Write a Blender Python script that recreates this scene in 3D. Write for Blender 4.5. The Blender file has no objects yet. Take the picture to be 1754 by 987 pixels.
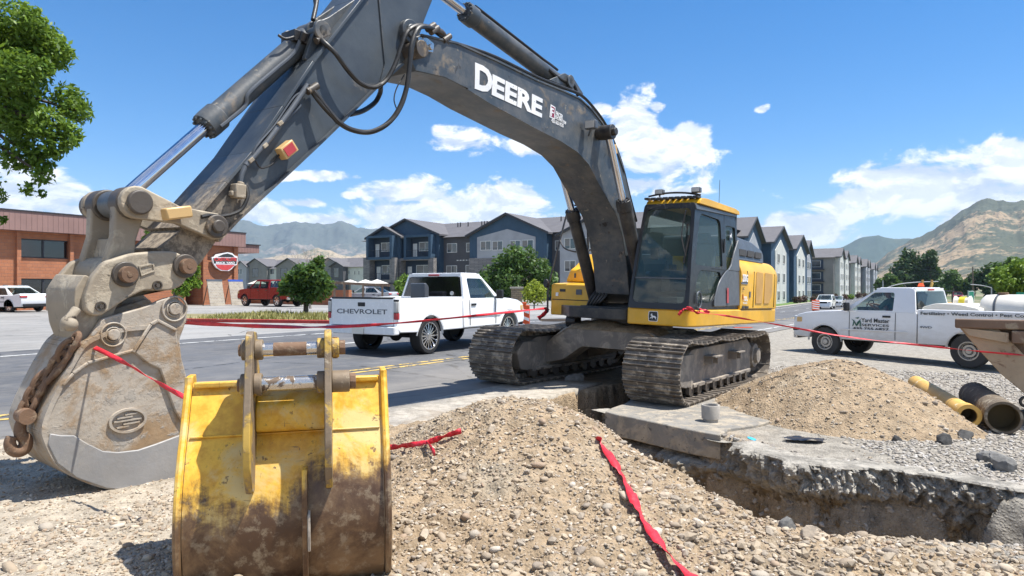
import bpy, bmesh, math, random
import numpy as np
from mathutils import Vector, Matrix, noise
R = math.radians
PI = math.pi
rnd = random.Random(7)
sc = bpy.context.scene
C = sc.collection

# ---------------------------------------------------------------- camera
CH = 1.55                      # eye height above the nominal site level
F = 1169.0                     # focal length in photo pixels (24 mm lens)
cam_d = bpy.data.cameras.new('camera')
cam_d.lens = 24.0; cam_d.sensor_width = 36.0
cam_d.clip_start = 0.05; cam_d.clip_end = 30000
cam = bpy.data.objects.new('camera', cam_d); C.objects.link(cam)
cam.location = (0, 0, CH); cam.rotation_euler = (R(90), 0, 0)
sc.camera = cam

# ---------------------------------------------------------------- sun, sky, exposure
SUN_EL = R(67); SUN_DIR = Vector((math.cos(SUN_EL)*0.985, math.cos(SUN_EL)*0.02-0.05, math.sin(SUN_EL))).normalized()
sun_d = bpy.data.lights.new('sun', 'SUN'); sun_d.energy = 5.0; sun_d.angle = R(0.5); sun_d.color = (1.0, 0.96, 0.89)
sun = bpy.data.objects.new('sun', sun_d); C.objects.link(sun)
sun.rotation_euler = SUN_DIR.to_track_quat('Z', 'Y').to_euler()
sc.view_settings.view_transform = 'Standard'; sc.view_settings.look = 'None'
sc.view_settings.exposure = 0.80; sc.view_settings.gamma = 1; sc.view_settings.use_curve_mapping = False

world = bpy.data.worlds.new('World'); sc.world = world; world.use_nodes = True
wt = world.node_tree; wt.nodes.clear()
class NT:
    """tiny node helper"""
    def __init__(s, tree): s.t = tree
    def n(s, typ, **kw):
        nd = s.t.nodes.new(typ)
        for k, v in kw.items(): setattr(nd, k, v)
        return nd
    def link(s, a, b): s.t.links.new(a, b)
    def inp(s, nd, key, v):
        if hasattr(v, 'is_linked') or isinstance(v, bpy.types.NodeSocket): s.link(v, nd.inputs[key])
        elif v is not None: nd.inputs[key].default_value = v
    def math(s, op, a, b=None, c=None, clamp=False):
        nd = s.n('ShaderNodeMath', operation=op); nd.use_clamp = clamp
        s.inp(nd, 0, a); s.inp(nd, 1, b)
        if c is not None: s.inp(nd, 2, c)
        return nd.outputs[0]
    def ramp(s, v, lo, hi, a=0.0, b=1.0, smooth=True):
        nd = s.n('ShaderNodeMapRange', interpolation_type='SMOOTHSTEP' if smooth else 'LINEAR')
        s.inp(nd, 0, v); s.inp(nd, 1, lo); s.inp(nd, 2, hi); s.inp(nd, 3, a); s.inp(nd, 4, b)
        return nd.outputs[0]
    def mix(s, f, a, b, mode='MIX'):
        nd = s.n('ShaderNodeMix', data_type='RGBA', blend_type=mode)
        s.inp(nd, 0, f)
        for k, v in ((6, a), (7, b)):
            if isinstance(v, (tuple, list)): v = (v[0], v[1], v[2], 1)
            s.inp(nd, k, v)
        return nd.outputs[2]
    def noise(s, vec, scale, detail=4, rough=0.55, dist=0.0, dim='3D'):
        nd = s.n('ShaderNodeTexNoise', noise_dimensions=dim)
        if vec is not None: s.link(vec, nd.inputs['Vector'])
        nd.inputs['Scale'].default_value = scale; nd.inputs['Detail'].default_value = detail
        nd.inputs['Roughness'].default_value = rough; nd.inputs['Distortion'].default_value = dist
        return nd.outputs['Fac']
    def vec(s, x, y, z):
        nd = s.n('ShaderNodeCombineXYZ'); s.inp(nd, 0, x); s.inp(nd, 1, y); s.inp(nd, 2, z); return nd.outputs[0]
    def scalev(s, v, k):
        nd = s.n('ShaderNodeVectorMath', operation='MULTIPLY'); s.link(v, nd.inputs[0]); nd.inputs[1].default_value = k; return nd.outputs[0]

W = NT(wt)
sky = W.n('ShaderNodeTexSky', sky_type='NISHITA'); sky.sun_disc = False
sky.sun_elevation = SUN_EL; sky.sun_rotation = math.atan2(SUN_DIR.x, SUN_DIR.y)
sky.altitude = 1400; sky.air_density = 1.0; sky.dust_density = 0.6; sky.ozone_density = 3.0
tc = W.n('ShaderNodeTexCoord'); sep = W.n('ShaderNodeSeparateXYZ'); W.link(tc.outputs['Generated'], sep.inputs[0])
az = W.math('ARCTAN2', sep.outputs[0], sep.outputs[1]); el = W.math('ARCSINE', sep.outputs[2])
# cumulus: azimuth, elevation (degrees), half widths
def dirn(px, py):
    u = (px-877)/F; v = (493.5-py)/F
    return math.atan(u), math.atan(v/math.sqrt(1+u*u))
CL = [(1120,275,95,42),(1085,215,40,45),(1180,245,36,30),(1095,315,80,16),(1640,320,190,48),(1560,300,110,30),(1710,275,80,26),
      (1700,370,120,22),(1480,345,70,22),(1370,385,90,22),(1330,405,120,16),(790,242,62,17),(910,255,48,14),(760,225,26,10),
      (690,330,82,20),(860,338,64,26),(740,366,140,26),(850,360,110,30),(560,377,62,11),(440,366,48,20),(525,347,36,8),
      (565,302,52,9),(600,335,20,6),(60,335,95,34),(20,290,40,16),(150,365,60,14),(1305,188,14,6),(1125,184,16,8),(1025,186,24,12),
      (480,300,40,8),(1160,330,60,12)]
n1 = W.noise(W.vec(W.math('MULTIPLY', az, 1.0), W.math('MULTIPLY', el, 1.7), 0.0), 13.0, 7, 0.62, 0.3)
n1b = W.noise(W.vec(W.math('MULTIPLY', az, 1.0), W.math('MULTIPLY', W.math('SUBTRACT', el, 0.012), 1.7), 0.0), 13.0, 7, 0.62, 0.3)
mask = None
for (cx, cy, hw, hh) in CL:
    a0, e0 = dirn(cx, cy); da, de = hw/F*1.12*math.cos(a0)**1.0, hh/F*1.25
    x = W.math('DIVIDE', W.math('SUBTRACT', az, a0), da); y = W.math('DIVIDE', W.math('SUBTRACT', el, e0), de)
    d2 = W.math('ADD', W.math('MULTIPLY', x, x), W.math('MULTIPLY', y, y))
    g = W.math('SUBTRACT', 1.0, W.math('SQRT', d2))
    mask = g if mask is None else W.math('MAXIMUM', mask, g)
# elsewhere: a sparse field of the same clouds so other directions are not bare
genr = W.noise(W.vec(az, W.math('MULTIPLY', el, 2.5), 4.0), 4.0, 3, 0.5)
back = W.math('SUBTRACT', W.math('MULTIPLY', W.ramp(sep.outputs[1], 0.35, -0.2), W.math('ADD', W.ramp(genr, 0.42, 0.62), 1.35)), 1.7)
mask = W.math('MAXIMUM', W.math('MAXIMUM', mask, -1.7), back)
dens = W.math('ADD', W.math('ADD', W.math('MULTIPLY', mask, 0.72), 0.03), W.math('MULTIPLY', W.math('SUBTRACT', n1, 0.5), 2.3))
al = W.ramp(dens, 0.0, 0.32)
densb = W.math('SUBTRACT', n1, n1b)
bright = W.ramp(W.math('ADD', densb, W.math('MULTIPLY', dens, -0.05)), -0.07, 0.05)
tall = W.ramp(n1, 0.35, 0.6)
ccol = W.mix(W.math('MULTIPLY', W.math('ADD', bright, tall), 0.5), (7.0, 8.0, 9.6), (14.0, 14.0, 14.0))  # cloud shading painted in: blue-grey for shaded parts, white for lit ones
veil = W.math('MULTIPLY', W.ramp(el, 0.20, 0.0), 0.10)
sat = W.n('ShaderNodeHueSaturation'); sat.inputs['Saturation'].default_value = 1.40; sat.inputs['Value'].default_value = 1.75
W.link(sky.outputs[0], sat.inputs['Color'])
skyc = W.mix(veil, sat.outputs[0], (5.5, 7.0, 9.0))
fin = W.mix(W.math('MULTIPLY', al, 0.93), skyc, ccol)
bg = W.n('ShaderNodeBackground'); W.link(fin, bg.inputs['Color']); bg.inputs['Strength'].default_value = 0.060
wo = W.n('ShaderNodeOutputWorld'); W.link(bg.outputs[0], wo.inputs['Surface'])
world.cycles.sampling_method = 'MANUAL'; world.cycles.sample_map_resolution = 512
sc.cycles.max_bounces = 8; sc.cycles.transparent_max_bounces = 16; sc.cycles.caustics_reflective = False; sc.cycles.caustics_refractive = False

# ---------------------------------------------------------------- site geometry
def softclamp(x, lo, hi, w=1.5):
    sp = lambda t: w*np.logaddexp(0, t/w)
    return lo + sp(np.asarray(x, float)-lo) - sp(np.asarray(x, float)-hi)
def gz(x, y=0.0):
    """ground level: falls gently to the right"""
    return 0.03 - 0.035*softclamp(x, -5.0, 30.0)
def gzf(x, y=0.0): return float(gz(x, y))
SD = Vector((0.515, 0.857)); SN = Vector((0.857, -0.515))       # along the street / across it
def st(l, o, dz=0.0):
    """street coordinates (along, across) to world"""
    p = SD*l + SN*o
    return Vector((p.x, p.y, gzf(p.x)+dz))
def P(x, y, Y):
    return Vector(((x-877)*Y/F, Y, CH-(y-493.5)*Y/F))
def G(x, y):
    """photo pixel on the sloping ground"""
    Y = CH*F/(y-493.5)
    for _ in range(8):
        Y = (CH-gzf((x-877)*Y/F))*F/(y-493.5)
    return P(x, y, Y)

# ---------------------------------------------------------------- material library
def new_mat(name):
    m = bpy.data.materials.new(name); m.use_nodes = True; m.node_tree.nodes.clear()
    t = NT(m.node_tree); o = t.n('ShaderNodeOutputMaterial'); b = t.n('ShaderNodeBsdfPrincipled'); t.link(b.outputs[0], o.inputs['Surface'])
    tcn = t.n('ShaderNodeTexCoord')
    return m, t, b, tcn.outputs['Object'], o
def plain(name, col, rough=0.5, metal=0.0, var=0.12, vs=3.0, bump=0.0, bs=60.0, coat=0.0, spec=None):
    m, t, b, co, o = new_mat(name)
    n = t.noise(co, vs, 5, 0.6)
    f = t.ramp(n, 0.3, 0.7, 1-var, 1+var, False)
    nd = t.n('ShaderNodeVectorMath', operation='SCALE'); nd.inputs[0].default_value = col; t.link(f, nd.inputs['Scale'])
    t.link(nd.outputs[0], b.inputs['Base Color'])
    t.inp(b, 'Roughness', t.ramp(t.noise(co, vs*4, 4, 0.6), 0.3, 0.7, max(rough-0.08, 0.02), min(rough+0.1, 1), False))
    b.inputs['Metallic'].default_value = metal
    if coat: b.inputs['Coat Weight'].default_value = coat; b.inputs['Coat Roughness'].default_value = 0.06
    if spec is not None: b.inputs['Specular IOR Level'].default_value = spec
    if bump:
        bp = t.n('ShaderNodeBump'); bp.inputs['Strength'].default_value = 0.6; bp.inputs['Distance'].default_value = bump
        t.link(t.noise(co, bs, 5, 0.6), bp.inputs['Height']); t.link(bp.outputs[0], b.inputs['Normal'])
    return m
def worn(name, paint, layers, rough=0.5, metal=0.0, bump=0.004, bs=35.0, dust=None, dustamt=0.3, streak=None):
    """paint with irregular layers [(colour, scale, threshold, softness, roughness, metal)] and dust"""
    m, t, b, co, o = new_mat(name)
    base = t.mix(t.ramp(t.noise(co, 2.3, 5, 0.6), 0.3, 0.7), [c*0.85 for c in paint], [min(c*1.12, 1) for c in paint])
    ro = rough; me = metal; h = t.noise(co, bs, 5, 0.62)
    for i, (c, s, th, sf, r2, m2) in enumerate(layers):
        off = t.n('ShaderNodeVectorMath', operation='ADD'); t.link(co, off.inputs[0]); off.inputs[1].default_value = (i*7.3, i*3.1, i*5.7)
        v = off.outputs[0]
        if len(layers) and streak and i == 0: v = t.scalev(v, streak)
        f = t.ramp(t.noise(v, s, 9, 0.68, 0.4), th, th+sf)
        c2 = t.mix(t.noise(co, s*3, 5, 0.6), [x*0.7 for x in c], [min(x*1.3, 1) for x in c])
        base = t.mix(f, base, c2)
        ro = t.math('ADD', t.math('MULTIPLY', f, r2), t.math('MULTIPLY', t.math('SUBTRACT', 1.0, f), ro))
        me = t.math('ADD', t.math('MULTIPLY', f, m2), t.math('MULTIPLY', t.math('SUBTRACT', 1.0, f), me))
        h = t.math('ADD', h, t.math('MULTIPLY', f, 0.7))
    if dust:
        f = t.math('MULTIPLY', t.ramp(t.noise(co, 4.0, 8, 0.7), 0.35, 0.7), dustamt)
        base = t.mix(f, base, dust)
    t.link(base, b.inputs['Base Color']); t.inp(b, 'Roughness', ro); t.inp(b, 'Metallic', me)
    bp = t.n('ShaderNodeBump'); bp.inputs['Strength'].default_value = 0.7; bp.inputs['Distance'].default_value = bump
    t.link(h, bp.inputs['Height']); t.link(bp.outputs[0], b.inputs['Normal'])
    return m
def glassmat(name, col, alpha=0.5, rough=0.02):
    """tinted pane: part mirror, part see-through"""
    m, t, b, co, o = new_mat(name)
    b.inputs['Base Color'].default_value = (*col, 1); b.inputs['Roughness'].default_value = rough
    b.inputs['Specular IOR Level'].default_value = 0.9
    b.inputs['Coat Weight'].default_value = 1.0; b.inputs['Coat IOR'].default_value = 2.0; b.inputs['Coat Roughness'].default_value = 0.01
    tr = t.n('ShaderNodeBsdfTransparent'); tr.inputs[0].default_value = (0.72, 0.82, 0.78, 1)
    mx = t.n('ShaderNodeMixShader'); mx.inputs[0].default_value = alpha
    t.link(tr.outputs[0], mx.inputs[1]); t.link(b.outputs[0], mx.inputs[2]); t.link(mx.outputs[0], o.inputs['Surface'])
    return m
def leafmat(name, c1, c2, s=1.2, trans=0.35):
    m, t, b, co, o = new_mat(name)
    g = t.n('ShaderNodeNewGeometry')
    f = t.math('ADD', t.math('MULTIPLY', g.outputs['Random Per Island'], 0.6), t.math('MULTIPLY', t.ramp(t.noise(co, s, 3, 0.5), 0.3, 0.7), 0.4))
    col = t.mix(f, c1, c2)
    t.link(col, b.inputs['Base Color']); b.inputs['Roughness'].default_value = 0.5; b.inputs['Specular IOR Level'].default_value = 0.35
    tr = t.n('ShaderNodeBsdfTranslucent'); t.link(t.mix(0.5, col, (0.16, 0.22, 0.02)), tr.inputs[0])
    mx = t.n('ShaderNodeMixShader'); mx.inputs[0].default_value = trans
    t.link(b.outputs[0], mx.inputs[1]); t.link(tr.outputs[0], mx.inputs[2]); t.link(mx.outputs[0], o.inputs['Surface'])
    return m

M = {}
RUST = (0.13, 0.07, 0.04); DUST = (0.42, 0.36, 0.28)
M['boom'] = worn('dark_blue_grey_paint', (0.050, 0.062, 0.074), [((0.17, 0.14, 0.11), 3.2, 0.56, 0.12, 0.8, 0.0), ((0.26, 0.23, 0.18), 11, 0.64, 0.04, 0.85, 0), ((0.012, 0.012, 0.013), 4.5, 0.60, 0.05, 0.3, 0)], rough=0.42, dust=(0.24, 0.215, 0.18), dustamt=0.34, bump=0.002)
M['black'] = worn('black_grimy_steel', (0.012, 0.012, 0.014), [((0.09, 0.07, 0.05), 6, 0.6, 0.12, 0.85, 0)], rough=0.45, dust=(0.2, 0.17, 0.13), dustamt=0.25)
M['blackpaint'] = plain('satin_black_paint', (0.016, 0.017, 0.020), 0.35, var=0.2)
M['yellow'] = worn('machine_yellow_paint', (0.78, 0.42, 0.018), [((0.42, 0.26, 0.07), 5, 0.70, 0.10, 0.7, 0)], rough=0.33, dust=(0.5, 0.4, 0.24), dustamt=0.12, bump=0.0006)
M['yellow_grille'] = plain('mesh_grille_ochre', (0.52, 0.30, 0.09), 0.7, bump=0.004, bs=220)
M['bucket_yellow'] = worn('scraped_yellow_bucket', (0.78, 0.50, 0.05), [((0.13, 0.09, 0.05), 3.4, 0.60, 0.05, 0.5, 0.25), ((0.55, 0.45, 0.2), 6.5, 0.58, 0.1, 0.7, 0), ((0.07, 0.045, 0.03), 16, 0.66, 0.03, 0.6, 0.2)], rough=0.38, bump=0.003, dust=(0.55, 0.45, 0.28), dustamt=0.15)
M['bucket_grey'] = worn('dusty_grey_steel', (0.36, 0.315, 0.26), [((0.30, 0.20, 0.11), 2.6, 0.45, 0.16, 0.75, 0.1), ((0.33, 0.30, 0.26), 7, 0.56, 0.08, 0.9, 0), ((0.12, 0.09, 0.07), 19, 0.66, 0.04, 0.7, 0.1)], rough=0.7, bump=0.006, bs=28, dust=DUST, dustamt=0.3)
M['wearplate'] = worn('scoured_wear_plate', (0.29, 0.285, 0.28), [((0.33, 0.31, 0.28), 3, 0.50, 0.14, 0.8, 0.1)], rough=0.6, metal=0.25, bump=0.003, dust=DUST, dustamt=0.2)
M['hitch'] = worn('muddy_hitch_steel', (0.30, 0.25, 0.185), [((0.42, 0.36, 0.27), 4, 0.50, 0.12, 0.85, 0), ((0.06, 0.045, 0.035), 7, 0.60, 0.10, 0.5, 0.2)], rough=0.7, bump=0.004, bs=30)
M['darksteel'] = worn('greasy_dark_steel', (0.075, 0.062, 0.05), [((0.2, 0.15, 0.1), 8, 0.56, 0.1, 0.8, 0)], rough=0.5, bump=0.003)
M['rust'] = worn('brown_rusted_steel', (0.17, 0.10, 0.06), [((0.28, 0.2, 0.13), 12, 0.52, 0.12, 0.85, 0)], rough=0.8, bump=0.004)
M['shoe'] = worn('dusty_track_shoe', (0.135, 0.115, 0.095), [((0.34, 0.29, 0.23), 5, 0.48, 0.12, 0.9, 0), ((0.10, 0.06, 0.035), 14, 0.6, 0.08, 0.7, 0.1)], rough=0.55, metal=0.3, bump=0.003)
M['trackframe'] = worn('dust_caked_track_frame', (0.20, 0.175, 0.15), [((0.35, 0.30, 0.24), 3, 0.46, 0.15, 0.9, 0)], rough=0.8, bump=0.004)
M['chrome'] = plain('chromed_rod', (0.62, 0.64, 0.70), 0.10, 1.0, var=0.05)
M['pinsteel'] = worn('bright_worn_pin', (0.55, 0.53, 0.5), [((0.14, 0.10, 0.07), 9, 0.52, 0.05, 0.6, 0.4)], rough=0.25, metal=0.9, bump=0.001)
M['hose'] = plain('black_hydraulic_hose', (0.018, 0.017, 0.016), 0.45, var=0.4, vs=8, bump=0.001, bs=120)
M['greypanel'] = plain('grey_plastic_panel', (0.085, 0.095, 0.11), 0.4, bump=0.0004)
M['white'] = plain('white_lettering_vinyl', (0.80, 0.80, 0.80), 0.4, var=0.05)
M['whiteworn'] = worn('worn_white_lettering', (0.80, 0.80, 0.80), [((0.06, 0.07, 0.08), 30, 0.64, 0.02, 0.5, 0)], rough=0.4, bump=0.0002)
M['amber'] = plain('amber_lens', (0.58, 0.38, 0.16), 0.4, var=0.05)
M['red'] = plain('red_reflector', (0.42, 0.045, 0.05), 0.35)
M['lamp'] = plain('dusty_lamp_glass', (0.5, 0.5, 0.48), 0.15)
M['cabglass'] = glassmat('green_tint_reflection_glass', (0.10, 0.16, 0.14), 0.24)  # tree reflection painted in as green diffuse base, beside the glass's own tint
M['carglass'] = glassmat('car_window_glass', (0.015, 0.02, 0.022), 0.35)
M['darkglass'] = plain('black_tinted_glass', (0.006, 0.006, 0.007), 0.05, var=0.1, coat=1.0)
M['winglass'] = plain('apartment_window_glass', (0.05, 0.065, 0.075), 0.05, var=0.5, vs=0.8, spec=0.9)
M['interior'] = plain('dark_interior_trim', (0.06, 0.06, 0.062), 0.7)
M['seatcloth'] = plain('grey_seat_cloth', (0.10, 0.10, 0.11), 0.9)
M['tape'] = plain('red_barrier_tape', (0.62, 0.025, 0.04), 0.5, var=0.25, vs=9, bump=0.004, bs=25)
M['tyre'] = plain('tyre_rubber', (0.020, 0.020, 0.021), 0.75, var=0.25)
M['tyredust'] = plain('dusty_tyre_rubber', (0.045, 0.042, 0.038), 0.85, var=0.3)
M['rim'] = plain('polished_alloy_rim', (0.62, 0.63, 0.65), 0.18, 1.0, var=0.1)
M['steelrim'] = plain('dusty_steel_rim', (0.45, 0.43, 0.40), 0.35, 0.6, var=0.15)
M['carwhite'] = plain('white_car_paint', (0.80, 0.81, 0.82), 0.22, var=0.03, coat=0.6)
M['carwhite2'] = worn('dusty_white_car_paint', (0.76, 0.76, 0.75), [((0.5, 0.45, 0.36), 2.0, 0.62, 0.25, 0.6, 0)], rough=0.28, bump=0.0001)
M['carred'] = plain('dark_red_car_paint', (0.24, 0.008, 0.012), 0.22, var=0.05, coat=0.6)
M['carblack'] = plain('black_trim_plastic', (0.014, 0.014, 0.015), 0.5)
M['cargrey'] = plain('silver_car_paint', (0.42, 0.43, 0.45), 0.3, coat=0.4)
M['gap'] = plain('panel_gap_black', (0.02, 0.02, 0.02), 0.8)  # even near-black for panel joints, chassis and wheel backs
M['chromeplate'] = plain('chrome_bumper', (0.6, 0.6, 0.61), 0.12, 0.95)
M['concrete'] = worn('weathered_concrete', (0.36, 0.33, 0.29), [((0.46, 0.42, 0.36), 3, 0.5, 0.2, 0.95, 0)], rough=0.92, bump=0.006, bs=50)
M['concretedark'] = worn('damp_cut_concrete', (0.23, 0.215, 0.19), [((0.36, 0.31, 0.24), 5, 0.44, 0.16, 0.95, 0), ((0.12, 0.11, 0.10), 14, 0.60, 0.06, 0.9, 0)], rough=0.92, bump=0.01, bs=40)
M['tank'] = plain('translucent_white_tank', (0.72, 0.68, 0.60), 0.35, var=0.08)
M['pipeyellow'] = worn('chipped_yellow_pipe', (0.62, 0.38, 0.09), [((0.7, 0.6, 0.42), 7, 0.58, 0.06, 0.8, 0)], rough=0.55)
M['pipedark'] = worn('old_crusted_pipe', (0.13, 0.10, 0.07), [((0.30, 0.26, 0.2), 10, 0.5, 0.15, 0.9, 0)], rough=0.85, bump=0.012)
M['pipein'] = plain('pipe_bore', (0.10, 0.07, 0.03), 0.8)
M['bark'] = plain('tree_bark', (0.085, 0.065, 0.05), 0.9, bump=0.02, bs=20)
M['barkpale'] = plain('pale_dead_bark', (0.30, 0.26, 0.23), 0.9)
M['leaf_big'] = leafmat('bright_green_leaves', (0.06, 0.13, 0.014), (0.24, 0.37, 0.05), 0.8, 0.45)
M['leaf_mid'] = leafmat('mid_green_leaves', (0.035, 0.085, 0.018), (0.11, 0.20, 0.045), 0.7)
M['leaf_dark'] = leafmat('dark_green_leaves', (0.014, 0.042, 0.012), (0.05, 0.11, 0.03), 0.12, 0.25)
M['leaf_lime'] = leafmat('lime_yellow_leaves', (0.26, 0.33, 0.03), (0.42, 0.46, 0.06), 0.8)
M['leaf_fresh'] = leafmat('fresh_green_leaves', (0.07, 0.16, 0.015), (0.26, 0.38, 0.05), 0.6)
M['leaf_purple'] = leafmat('purple_shrub_leaves', (0.06, 0.03, 0.03), (0.14, 0.075, 0.06), 0.5, 0.2)
M['grass'] = leafmat('dry_grass', (0.13, 0.15, 0.035), (0.42, 0.36, 0.14), 0.6, 0.2)
M['skin'] = plain('skin', (0.42, 0.22, 0.15), 0.5)
M['shirt'] = plain('grey_green_shirt', (0.16, 0.22, 0.19), 0.9)
M['cap'] = plain('dark_cap_cloth', (0.03, 0.035, 0.04), 0.9)
M['green_sign'] = plain('green_sign_face', (0.0, 0.20, 0.12), 0.4, var=0.05)
M['orange'] = plain('orange_barrier_plastic', (0.75, 0.10, 0.02), 0.45)
M['galv'] = plain('galvanised_steel', (0.40, 0.41, 0.42), 0.45, 0.6)
M['wood'] = plain('grey_wood', (0.16, 0.12, 0.09), 0.9, bump=0.01)

# ---------------------------------------------------------------- mesh helpers
class MB:
    def __init__(s): s.v = []; s.f = []; s.mi = []; s.cur = 0
    def add(s, vs, fs, mat=None):
        k = len(s.v); s.v += [tuple(v) for v in vs]; s.f += [tuple(i+k for i in f) for f in fs]; s.mi += [s.cur if mat is None else mat]*len(fs)
    def box(s, c, size, rot=None, taper=None):
        hx, hy, hz = [d/2 for d in size]; vs = []
        for z in (-hz, hz):
            for x, y in ((-hx, -hy), (hx, -hy), (hx, hy), (-hx, hy)):
                if taper and z > 0: x *= taper[0]; y *= taper[1]
                v = Vector((x, y, z))
                if rot is not None: v = rot @ v
                vs.append(v+Vector(c))
        s.add(vs, [(3, 2, 1, 0), (4, 5, 6, 7), (0, 1, 5, 4), (1, 2, 6, 5), (2, 3, 7, 6), (3, 0, 4, 7)])
    def bar(s, p0, p1, w, h, up=(0, 0, 1)):
        p0 = Vector(p0); p1 = Vector(p1); d = (p1-p0); L = d.length; d.normalize(); u = Vector(up)
        sd = d.cross(u)
        if sd.length < 1e-4: sd = d.cross(Vector((1, 0, 0)))
        sd.normalize(); u = sd.cross(d)
        vs = []
        for p in (p0, p1):
            for a, b in ((-1, -1), (1, -1), (1, 1), (-1, 1)): vs.append(p+sd*a*w/2+u*b*h/2)
        s.add(vs, [(0, 1, 2, 3), (7, 6, 5, 4), (0, 4, 5, 1), (1, 5, 6, 2), (2, 6, 7, 3), (3, 7, 4, 0)])
    def cyl(s, p0, p1, r0, r1=None, n=24, caps=True, r_in=None):
        r1 = r0 if r1 is None else r1
        p0 = Vector(p0); p1 = Vector(p1); d = (p1-p0).normalized(); a = d.orthogonal().normalized(); b = d.cross(a)
        cs = [(math.cos(2*PI*i/n), math.sin(2*PI*i/n)) for i in range(n)]
        if r_in is None:
            vs = [p0+(a*c+b*q)*r0 for c, q in cs]+[p1+(a*c+b*q)*r1 for c, q in cs]
            fs = [(i, (i+1) % n, n+(i+1) % n, n+i) for i in range(n)]
            if caps: fs += [tuple(reversed(range(n))), tuple(range(n, 2*n))]
            s.add(vs, fs)
        else:
            k = r_in/r0
            vs = [p0+(a*c+b*q)*r0 for c, q in cs]+[p1+(a*c+b*q)*r1 for c, q in cs]+[p0+(a*c+b*q)*r0*k for c, q in cs]+[p1+(a*c+b*q)*r1*k for c, q in cs]
            fs = []
            for i in range(n):
                j = (i+1) % n
                fs += [(i, j, n+j, n+i), (2*n+j, 2*n+i, 3*n+i, 3*n+j), (n+i, n+j, 3*n+j, 3*n+i), (j, i, 2*n+i, 2*n+j)]
            s.add(vs, fs)
    def lathe(s, p, axis, prof, n=32):
        """prof: (along, radius) pairs"""
        p = Vector(p); d = Vector(axis).normalized(); a = d.orthogonal().normalized(); b = d.cross(a); vs = []; fs = []
        for (t, r) in prof:
            for i in range(n): vs.append(p+d*t+(a*math.cos(2*PI*i/n)+b*math.sin(2*PI*i/n))*r)
        for k in range(len(prof)-1):
            for i in range(n): fs.append((k*n+i, k*n+(i+1) % n, (k+1)*n+(i+1) % n, (k+1)*n+i))
        s.add(vs, fs)
    def tube(s, pts, r, n=8, caps=True):
        pts = [Vector(p) for p in pts]; m = len(pts); rs = r if isinstance(r, (list, tuple)) else [r]*m
        d0 = (pts[1]-pts[0]).normalized(); a = d0.orthogonal().normalized(); vs = []; fs = []
        for k, p in enumerate(pts):
            d = (pts[min(k+1, m-1)]-pts[max(k-1, 0)]).normalized()
            a = (a-d*a.dot(d)).normalized(); b = d.cross(a)
            for i in range(n): vs.append(p+(a*math.cos(2*PI*i/n)+b*math.sin(2*PI*i/n))*rs[k])
        for k in range(m-1):
            for i in range(n): fs.append((k*n+i, k*n+(i+1) % n, (k+1)*n+(i+1) % n, (k+1)*n+i))
        if caps: fs += [tuple(reversed(range(n))), tuple(range((m-1)*n, m*n))]
        s.add(vs, fs)
    def prism(s, poly, f, w0, w1, f1=None):
        """poly: 2-D outline; f(u, v, w) -> 3-D point; extruded from w0 to w1"""
        n = len(poly); g = f1 or f
        vs = [f(u, v, w0) for u, v in poly]+[g(u, v, w1) for u, v in poly]
        fs = [tuple(reversed(range(n))), tuple(range(n, 2*n))]+[(i, (i+1) % n, n+(i+1) % n, n+i) for i in range(n)]
        s.add(vs, fs)
    def quad(s, *p): s.add(p, [tuple(range(len(p)))])
    def sphere(s, c, r, nu=12, nv=8, sc_=(1, 1, 1), jit=0.0, rn=None):
        vs = [Vector((0, 0, r))]; fs = []
        for j in range(1, nv):
            th = PI*j/nv
            for i in range(nu): vs.append(Vector((math.sin(th)*math.cos(2*PI*i/nu), math.sin(th)*math.sin(2*PI*i/nu), math.cos(th)))*r)
        vs.append(Vector((0, 0, -r)))
        for i in range(nu): fs.append((0, 1+i, 1+(i+1) % nu))
        for j in range(nv-2):
            for i in range(nu): fs.append((1+j*nu+i, 1+(j+1)*nu+i, 1+(j+1)*nu+(i+1) % nu, 1+j*nu+(i+1) % nu))
        k = 1+(nv-2)*nu
        for i in range(nu): fs.append((k+i, len(vs)-1, k+(i+1) % nu))
        out = []
        for v in vs:
            q = 1+(rn.uniform(-jit, jit) if rn else 0)
            out.append(Vector((v.x*sc_[0]*q, v.y*sc_[1]*q, v.z*sc_[2]*q))+Vector(c))
        s.add(out, fs)
    def xf(s, m):
        s.v = [tuple(m @ Vector(v)) for v in s.v]; return s
    def build(s, name, mat, parent=None, bevel=0.0, seg=2, smooth=False, angle=40, M4=None, fix=True):
        me = bpy.data.meshes.new(name); me.from_pydata(s.v, [], s.f); me.validate()
        mats = mat if isinstance(mat, (list, tuple)) else [mat]
        for m in mats: me.materials.append(m)
        if len(mats) > 1:
            for i, p in enumerate(me.polygons): p.material_index = s.mi[i] if i < len(s.mi) else 0
        if fix:
            bm = bmesh.new(); bm.from_mesh(me); bmesh.ops.recalc_face_normals(bm, faces=bm.faces); bm.to_mesh(me); bm.free()
        o = bpy.data.objects.new(name, me); C.objects.link(o)
        if parent is not None: o.parent = parent
        if M4 is not None: o.matrix_local = M4
        if bevel > 0:
            b = o.modifiers.new('bevel', 'BEVEL'); b.width = bevel; b.segments = seg; b.limit_method = 'ANGLE'; b.angle_limit = R(35); b.harden_normals = False
        if smooth or bevel > 0:
            for p in me.polygons: p.use_smooth = True
            try: me.set_sharp_from_angle(angle=R(angle))
            except Exception: pass
        return o
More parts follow.
